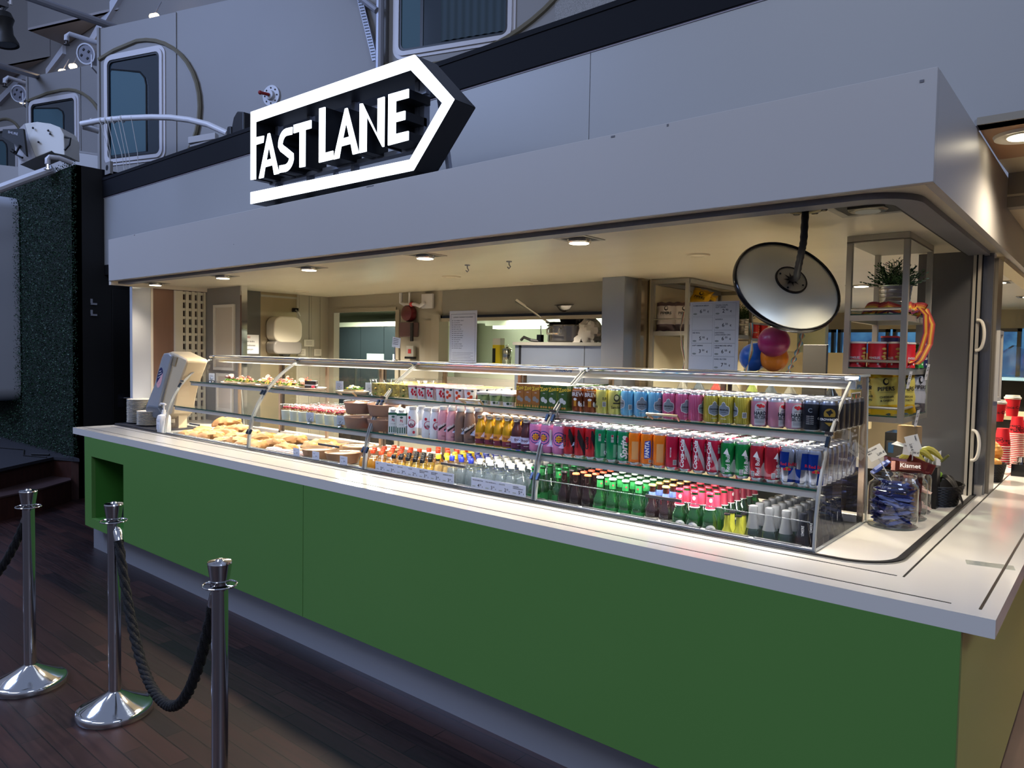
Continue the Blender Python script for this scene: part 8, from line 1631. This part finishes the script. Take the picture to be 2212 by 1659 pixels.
b = MB(); b.tube([(.055, .02, .212), (.075, .02, .235), (.085, .02, .245)], .006, M('banana_stem', '5c5a24', .6), 6); b.box(-.06, .05, -.03, .05, 0, .19, M('holder_black')); b.build('stem', parent=t)
# ---------------------------------------------------------------- right end fittings: shutter handles, frame
for z, lb in ((1.80, 'upper cream bow handle on the shutter rail'), (1.255, 'lower cream bow handle on the shutter rail')):
    b = MB(); b.tube([(.034 * math.sin(PI * i / 16) ** .7, -.012 * math.sin(PI * i / 16), -.075 * math.cos(PI * i / 16)) for i in range(17)], .0075, M('handle_cream', 'd6d0c4', .35), 10); tag(b.build('bow_handle', loc=(6.012, 1.975, z)), lb, 'handle', 'cream bow handles')
t = thing('poster_frame', 'slim grey poster frame on the taupe panel at the right', 'frame', (6.078, 2.23, 1.47)); b = MB(); ring(b, [(-.07, 0), (.07, 0), (.07, .36), (-.07, .36)], [(-.055, .02), (.055, .02), (.055, .34), (-.055, .34)], -.012, .012, fw_); bb_ = b; bb_.v = [(v[1], v[0], v[2]) for v in bb_.v]; b.build('frame', parent=t, smooth=0); b = MB(); b.box(-.004, .004, -.055, .055, .02, .34, M('frame_sheet')); b.build('sheet', parent=t, smooth=0)
# ---------------------------------------------------------------- cups, croissants and screen beyond the post
cupr = M('cup_red', 'c41f2a', .4); cupw = M('cup_lid_white', 'e0d8cc', .35)
def cup_mb(s=1.0):
    b = MB(); b.lathe([(0, .002), (.030 * s, 0), (.042 * s, .105 * s), (.0445 * s, .106 * s), (.0445 * s, .110 * s), (.041 * s, .110 * s)], cupr, seg=24, mats=[cupr, cupr, cupw, cupw, cupw]); return b
b = cup_mb(); V(b, 'Coca-Cola', .022, ck, .037, .06, 0, bold=.02, off=.004); cupb = b.build('paper_cup', smooth=50, weld=False)
def cup_stack(x, y, n, dz, lb, inverted=True, z0=1.0):
    for i in range(n):
        o = dup(cupb, (x, y, z0 + i * dz + (.11 if inverted else 0)), rot=((PI, 0, R.uniform(0, 6)) if inverted else (0, 0, 0))); tag(o, 'red paper cup in the %s, %s from the bottom' % (lb, NUM[i]), 'paper cup', 'red paper cups, ' + lb)
cup_stack(6.035, 2.98, 9, .0135, 'left upside-down stack behind the croissants', z0=1.055)
cup_stack(6.075, 3.30, 20, .0115, 'middle stack behind the croissants', z0=1.0)
cup_stack(6.10, 3.42, 16, .0115, 'right stack behind the croissants', z0=1.0)
for i, (x, y, z, lb) in enumerate(((6.00, 3.02, 1.31, 'red takeaway cup with white lid on the left stack'), (6.055, 3.2, 1.335, 'red takeaway cup with white lid on the right stack'))):
    t = thing('takeaway_cup', lb, 'paper cup', (x, y, z), .4, 'lidded red cups'); b = cup_mb(); V(b, 'Coca-Cola', .024, ck, .037, .055, 0, bold=.02, off=.004); b.build('cup', parent=t, smooth=50, weld=False); b = MB(); b.lathe([(.046, .108), (.046, .118), (.040, .122), (.038, .130), (0, .130)], cupw, seg=24); b.build('lid', parent=t)
wipe(cupb)
basket((6.03, 2.62, 1.0), .045, .07, .10, 'small black wicker basket with croissants beyond the post', top_s=1.4)
cro = M('croissant', 'c98a3e', .5, bump=(12, (1, 1, 1), .6), noise=None)
def croissant(loc, rot, lb):
    b = MB(); pts = []; rr_ = []
    for i in range(21): u = -1 + 2 * i / 20; pts.append((.055 * u, .018 * u * u, 0)); rr_.append(.024 * (1 - abs(u) ** 1.6) + .005 + (.0022 if i % 3 == 0 else 0))
    b.tube(pts, .02, cro, 12, rr=rr_); tag(b.build('croissant', loc=loc, rot=rot), lb, 'croissant', 'croissants in the small basket')
croissant((6.045, 2.66, 1.165), (0, 1.35, .3), 'croissant standing upright in the basket'); croissant((6.01, 2.58, 1.115), (0, .1, .5), 'croissant lying at the left of the basket'); croissant((6.05, 2.57, 1.105), (0, .2, 1.3), 'croissant lying at the front of the basket')
t = thing('register_screen', 'blue point of sale screen at the right edge', 'screen', (6.19, 3.9, 1.0)); b = MB(); b.box(-.02, .02, -.02, .02, 0, .3, blackg); b.box(-.1, .1, -.06, .08, 0, .015, blackg); b.build('stand', parent=t, smooth=0); b = MB(); b.box(-.13, .13, -.02, .02, .22, .42, blackg); b.build('housing', parent=t, smooth=0, bevel=.005); b = MB(); b.box(-.115, .115, -.0215, -.0205, .235, .405, emis('screen_blue', '2f55a8', .9)); b.build('display', parent=t, smooth=0)
b = MB(); b.tube([(0, 0, 0), (0, -.02, .10), (.10, -.03, .12), (.14, -.03, .02)], .014, M('handle_cream'), 8); b.box(-.02, .18, 0, .2, 0, .06, blackg); tag(b.build('white_tap_handle', loc=(6.12, 3.55, 1.0)), 'white curved handle of a dark machine at the right edge', 'machine')
b = MB(); b.box(-.04, .06, -.06, .1, 0, .07, blackg); b.lathe([(0, .07), (.02, .07), (.022, .11), (0, .115)], chrome, (0, 0, 0), 14); tag(b.build('salt_shaker', loc=(6.13, 2.98, 1.0)), 'chrome shaker on a black block beside the cups', 'shaker')
for i in range(3):
    b = MB(); b.prism([(0, 0), (.28, -.04), (.25, .22), (.10, .28), (0, .2)], 0, .22, thin('clear_cover', (.85, .92, .97), .05, 2.0), 'y'); tag(b.build('clear_cover', loc=(5.65 + i * .22, 6.2 + i * .1, 1.55), smooth=0), 'clear curved plastic cover in front of the far window, %s' % ('left', 'middle', 'right')[i], 'cover', 'clear covers by the far window'); 
b = MB(); b.box(5.3, 6.5, 6.1, 6.7, 1.49, 1.52, M('table_blue', '7da0b8', .2)); b.box(5.4, 6.4, 6.3, 6.6, 0, 1.49, M('bar_dark')); tag(b.build('far_table', smooth=0), 'high table with pale blue top by the far window', 'table')
b = MB(); b.box(5.75, 6.6, 4.6, 5.2, 0, 1.22, M('bar_dark')); b.box(5.7, 6.65, 4.55, 5.25, 1.22, 1.25, M('bar_top2', 'b8aa8a', .3)); tag(b.build('dark_bar', smooth=0), 'dark bar block behind the paper cups', 'counter')
# ================================================================ STANCHIONS AND ROPES
pol = M('polished_steel', 'cfcfd1', .10, 1.0, bump=(40, (1, 1, .02), .01))
def stanchion(x, y, lb, rz=0):
    t = thing('rope_stanchion', lb, 'stanchion', (x, y, 0), rz, None)
    b = MB(); b.lathe([(0, 0), (.157, 0), (.160, .006), (.160, .026), (.154, .034), (.146, .036), (.138, .040), (.032, .100), (.030, .104), (0, .104)], pol, seg=56); b.build('base', parent=t, smooth=40)
    b = MB(); b.lathe([(.0265, .10), (.0265, .885)], pol, seg=32); b.build('pole', parent=t, smooth=60)
    b = MB(); b.lathe([(0, .865), (.027, .868), (.030, .895), (.039, .955), (.040, .958), (.038, .963), (.014, .966), (.010, .972), (0, .973)], pol, seg=32); cap = b.build('top_cap', parent=t, smooth=40)
    b = MB(); b.tube([(.054 * math.cos(2 * PI * i / 32), .054 * math.sin(2 * PI * i / 32), .884) for i in range(32)], .0032, chrome, 8, closed=True)
    for k in range(4): a = PI / 2 * k + .4; b.tube([(.022 * math.cos(a), .022 * math.sin(a), .884), (.054 * math.cos(a), .054 * math.sin(a), .884)], .0035, chrome, 6)
    b.lathe([(.0255, .878), (.030, .880), (.030, .886), (.0255, .888)], blackg, seg=28); b.build('hook_ring', parent=cap); return t
S2 = (3.107, -.90); S1 = (2.512, -1.06); S3 = (4.294, -1.031)
stanchion(*S1, 'polished steel rope stanchion at the far left of the photo')
stanchion(*S2, 'polished steel rope stanchion in the middle, in front of the green recess')
stanchion(*S3, 'polished steel rope stanchion nearest the camera, its base out of frame')
def rope(p0, p1, sag, lb, m=None, seg_r=.0165):
    """three strand twisted rope hanging between two hooks"""
    p0 = Vector(p0); p1 = Vector(p1); t = thing('barrier_rope', lb, 'rope', tuple(p0)); o = p0; n = 150; C_ = []
    for i in range(n + 1): u = i / n; p = p0.lerp(p1, u); s = sag * (1 - (abs(2 * u - 1)) ** 2.3); C_.append(p - Vector((0, 0, s)))
    b = MB(); L = sum((C_[i + 1] - C_[i]).length for i in range(n)); side = (p1 - p0).cross(Vector((0, 0, 1))).normalized(); rm = M('rope_black', '0d0e12', .75, bump=(250, (1, 1, 1), .5))
    for k in range(4):
        P = []
        for i in range(n + 1):
            tn = (C_[min(i + 1, n)] - C_[max(i - 1, 0)]).normalized(); up_ = side.cross(tn); a = 2 * PI * k / 4 + i / n * L / .085 * 2 * PI * .5; P.append(C_[i] + (side * math.cos(a) + up_ * math.sin(a)) * .0105 - o)
        b.tube(P, .0105, rm, 8, rr=[.0105 + .0014 * math.sin(i * 2.1 + k) for i in range(n + 1)])
    b.build('cord', parent=t, smooth=60)
    for e, (a, c) in enumerate(((0, 6), (n, n - 6))):
        b = MB(); d = (C_[a] - C_[c]).normalized(); q = C_[a] - o; b.lathe([(.0205, 0), (.021, .004), (.020, .045), (.012, .060), (.006, .066), (0, .067)], pol, tuple(q), 24, axis=tuple(d)); b.tube([q + d * .064, q + d * .078], .004, chrome, 8); b.tube([q + d * .092 + (side * math.cos(x) + d * math.sin(x)) * .012 for x in [2 * PI * i / 12 for i in range(12)]], .003, chrome, 6, closed=True); b.build('end_cap', parent=t, smooth=40)
rope((S2[0] + .052, S2[1] + .0, .80), (S3[0] - .060, S3[1] + .01, .80), .525, 'black twisted rope hanging between the middle and the nearest stanchion')
rope((S1[0] - .052, S1[1], .80), (S1[0] - 1.05, S1[1] - .35, .80), .42, 'black twisted rope leaving the far left stanchion out of the frame')
stanchion(1.35, -1.55, 'stanchion further left, only its base edge shows at the frame edge')
# railing seen at the left edge
b = MB(); b.tube([(1.2, .25, .62), (-.3, .12, .66)], .01, steel, 8)
# ================================================================ HEDGE WALL
def hedge():
    rr = random.Random(5); b = MB(); lf = [M('hedge_a', '14301f', .55), M('hedge_b', '1d4029', .55), M('hedge_c', '0c2216', .6), M('hedge_d', '2c5238', .5)]
    x0, x1, z0, z1 = -5.2, -2.085, .46, 3.62; v = []; f = []; mi = []
    for i in range(42000):
        x = rr.uniform(x0, x1); z = rr.uniform(z0, z1 - (.0 if rr.random() < .9 else -.03)); y = .755 - rr.random() ** 1.5 * .085 
        if i > 40000: x = x1 + rr.uniform(-.0, .02); y = rr.uniform(.68, .77)
        s = rr.uniform(.010, .019); a = rr.uniform(0, 2 * PI); tl = rr.uniform(-.8, .8); d = Vector((math.cos(a), -.55 - .4 * rr.random(), math.sin(a))).normalized() * s; wv = d.cross(Vector((rr.uniform(-1, 1), rr.uniform(-.4, .4), rr.uniform(-1, 1)))).normalized() * s * .38
        p = Vector((x, y, z)); k = len(v); v += [tuple(p), tuple(p + d * .55 + wv), tuple(p + d), tuple(p + d * .55 - wv)]; f.append((k, k + 1, k + 2, k + 3)); mi.append(rr.choice((0, 0, 1, 1, 2, 2, 3)))
    b.v, b.f, b.m, b.mats = v, f, mi, lf
    o = b.build('artificial_hedge', smooth=0, weld=False); tag(o, 'dark green artificial hedge covering the wall at the left', 'hedge', kind='stuff'); return o
hedge()
# ================================================================ SCREEN at the left edge
ts = thing('wall_screen', 'large upright screen in a thick white rounded frame at the left edge', 'screen', (-4.9, .60, 1.0)); fl = M('screen_frame', 'a6a8b0', .35)
P = rrect(-.95, 1.045, -.03, 2.47, .16, 8); Q = rrect(-.79, .885, .13, 2.31, .10, 8)
b = MB(); ring(b, P, Q, -.12, .15, fl); b.build('frame', parent=ts, smooth=40, bevel=.008)
b = MB(); b.prism(Q, -.05, .12, M('screen_back', '0c0f1a', .4), 'y'); b.build('panel', parent=ts, smooth=0)
def scr():
    m = M('screen_picture', '101a38', .15); n = m.node_tree; bb = n.nodes['Principled BSDF']; t = n.nodes.new('ShaderNodeTexCoord'); s = n.nodes.new('ShaderNodeSeparateXYZ'); r = n.nodes.new('ShaderNodeValToRGB'); mp = n.nodes.new('ShaderNodeMapRange')
    mp.inputs['From Min'].default_value = .13; mp.inputs['From Max'].default_value = 2.31; n.links.new(t.outputs['Object'], s.inputs[0]); n.links.new(s.outputs['Z'], mp.inputs[0]); n.links.new(mp.outputs[0], r.inputs[0]); n.links.new(r.outputs[0], bb.inputs['Emission Color'])
    e = r.color_ramp.elements; e[0].position = 0; e[0].color = (.02, .04, .12, 1); e[1].position = 1; e[1].color = (.01, .013, .03, 1)
    for p, c in ((.18, (.11, .19, .52, 1)), (.385, (.03, .045, .12, 1)), (.39, (.008, .012, .03, 1))): q = e.new(p); q.color = c
    bb.inputs['Emission Strength'].default_value = 1.0; return m
b = MB(); b.prism(rrect(-.78, .875, .14, 2.30, .09, 8), -.052, -.0505, scr(), 'y')
f = onplane((0, -.0535, 0), (1, 0, 0), (0, 0, 1)); wt_ = emis('screen_text', '9aa0a8', .35)
for i, s in enumerate(('09.00', '10.30', '12.00', '14.00', '15.30', '17.00', '19.00')): decal(b, xf(text2d(s, .085, 'CENTER', .02), .64, 1.60 - i * .13), wt_, f, 0)
decal(b, xf(text2d('TODAY', .07, 'CENTER', .02), .70, 1.86), wt_, f, 0); b.build('display', parent=ts, smooth=0, weld=False)
t = thing('cable_bundle', 'tangle of black cables hanging below the wall screen', 'cables', (-4.22, .50, 1.02)); b = MB(); rr = random.Random(2)
for k in range(7): c = Vector((rr.uniform(-.12, .10), rr.uniform(-.04, .04), rr.uniform(-.02, .05))); b.tube([c + Vector((.09 * math.cos(a) * rr.uniform(.8, 1.2), .02 * math.sin(3 * a), .07 * math.sin(a))) for a in [2 * PI * i / 16 for i in range(14)]], .006, black, 6)
b.box(-.05, .05, -.03, .03, .06, .10, M('clamp_metal')); b.build('cables', parent=t)
t = thing('floor_cable', 'thin dark cable lying along the stage edge', 'cable', (-2.6, .5, .452)); b = MB(); b.tube([(-1.4, .0, .006), (-.9, -.1, .006), (-.5, .05, .006), (.0, -.1, .006), (.3, .03, .006)], .006, black, 6); b.tube([(.0, -.02, .01), (.16, .10, .01)], .012, black, 6); b.build('cable', parent=t)
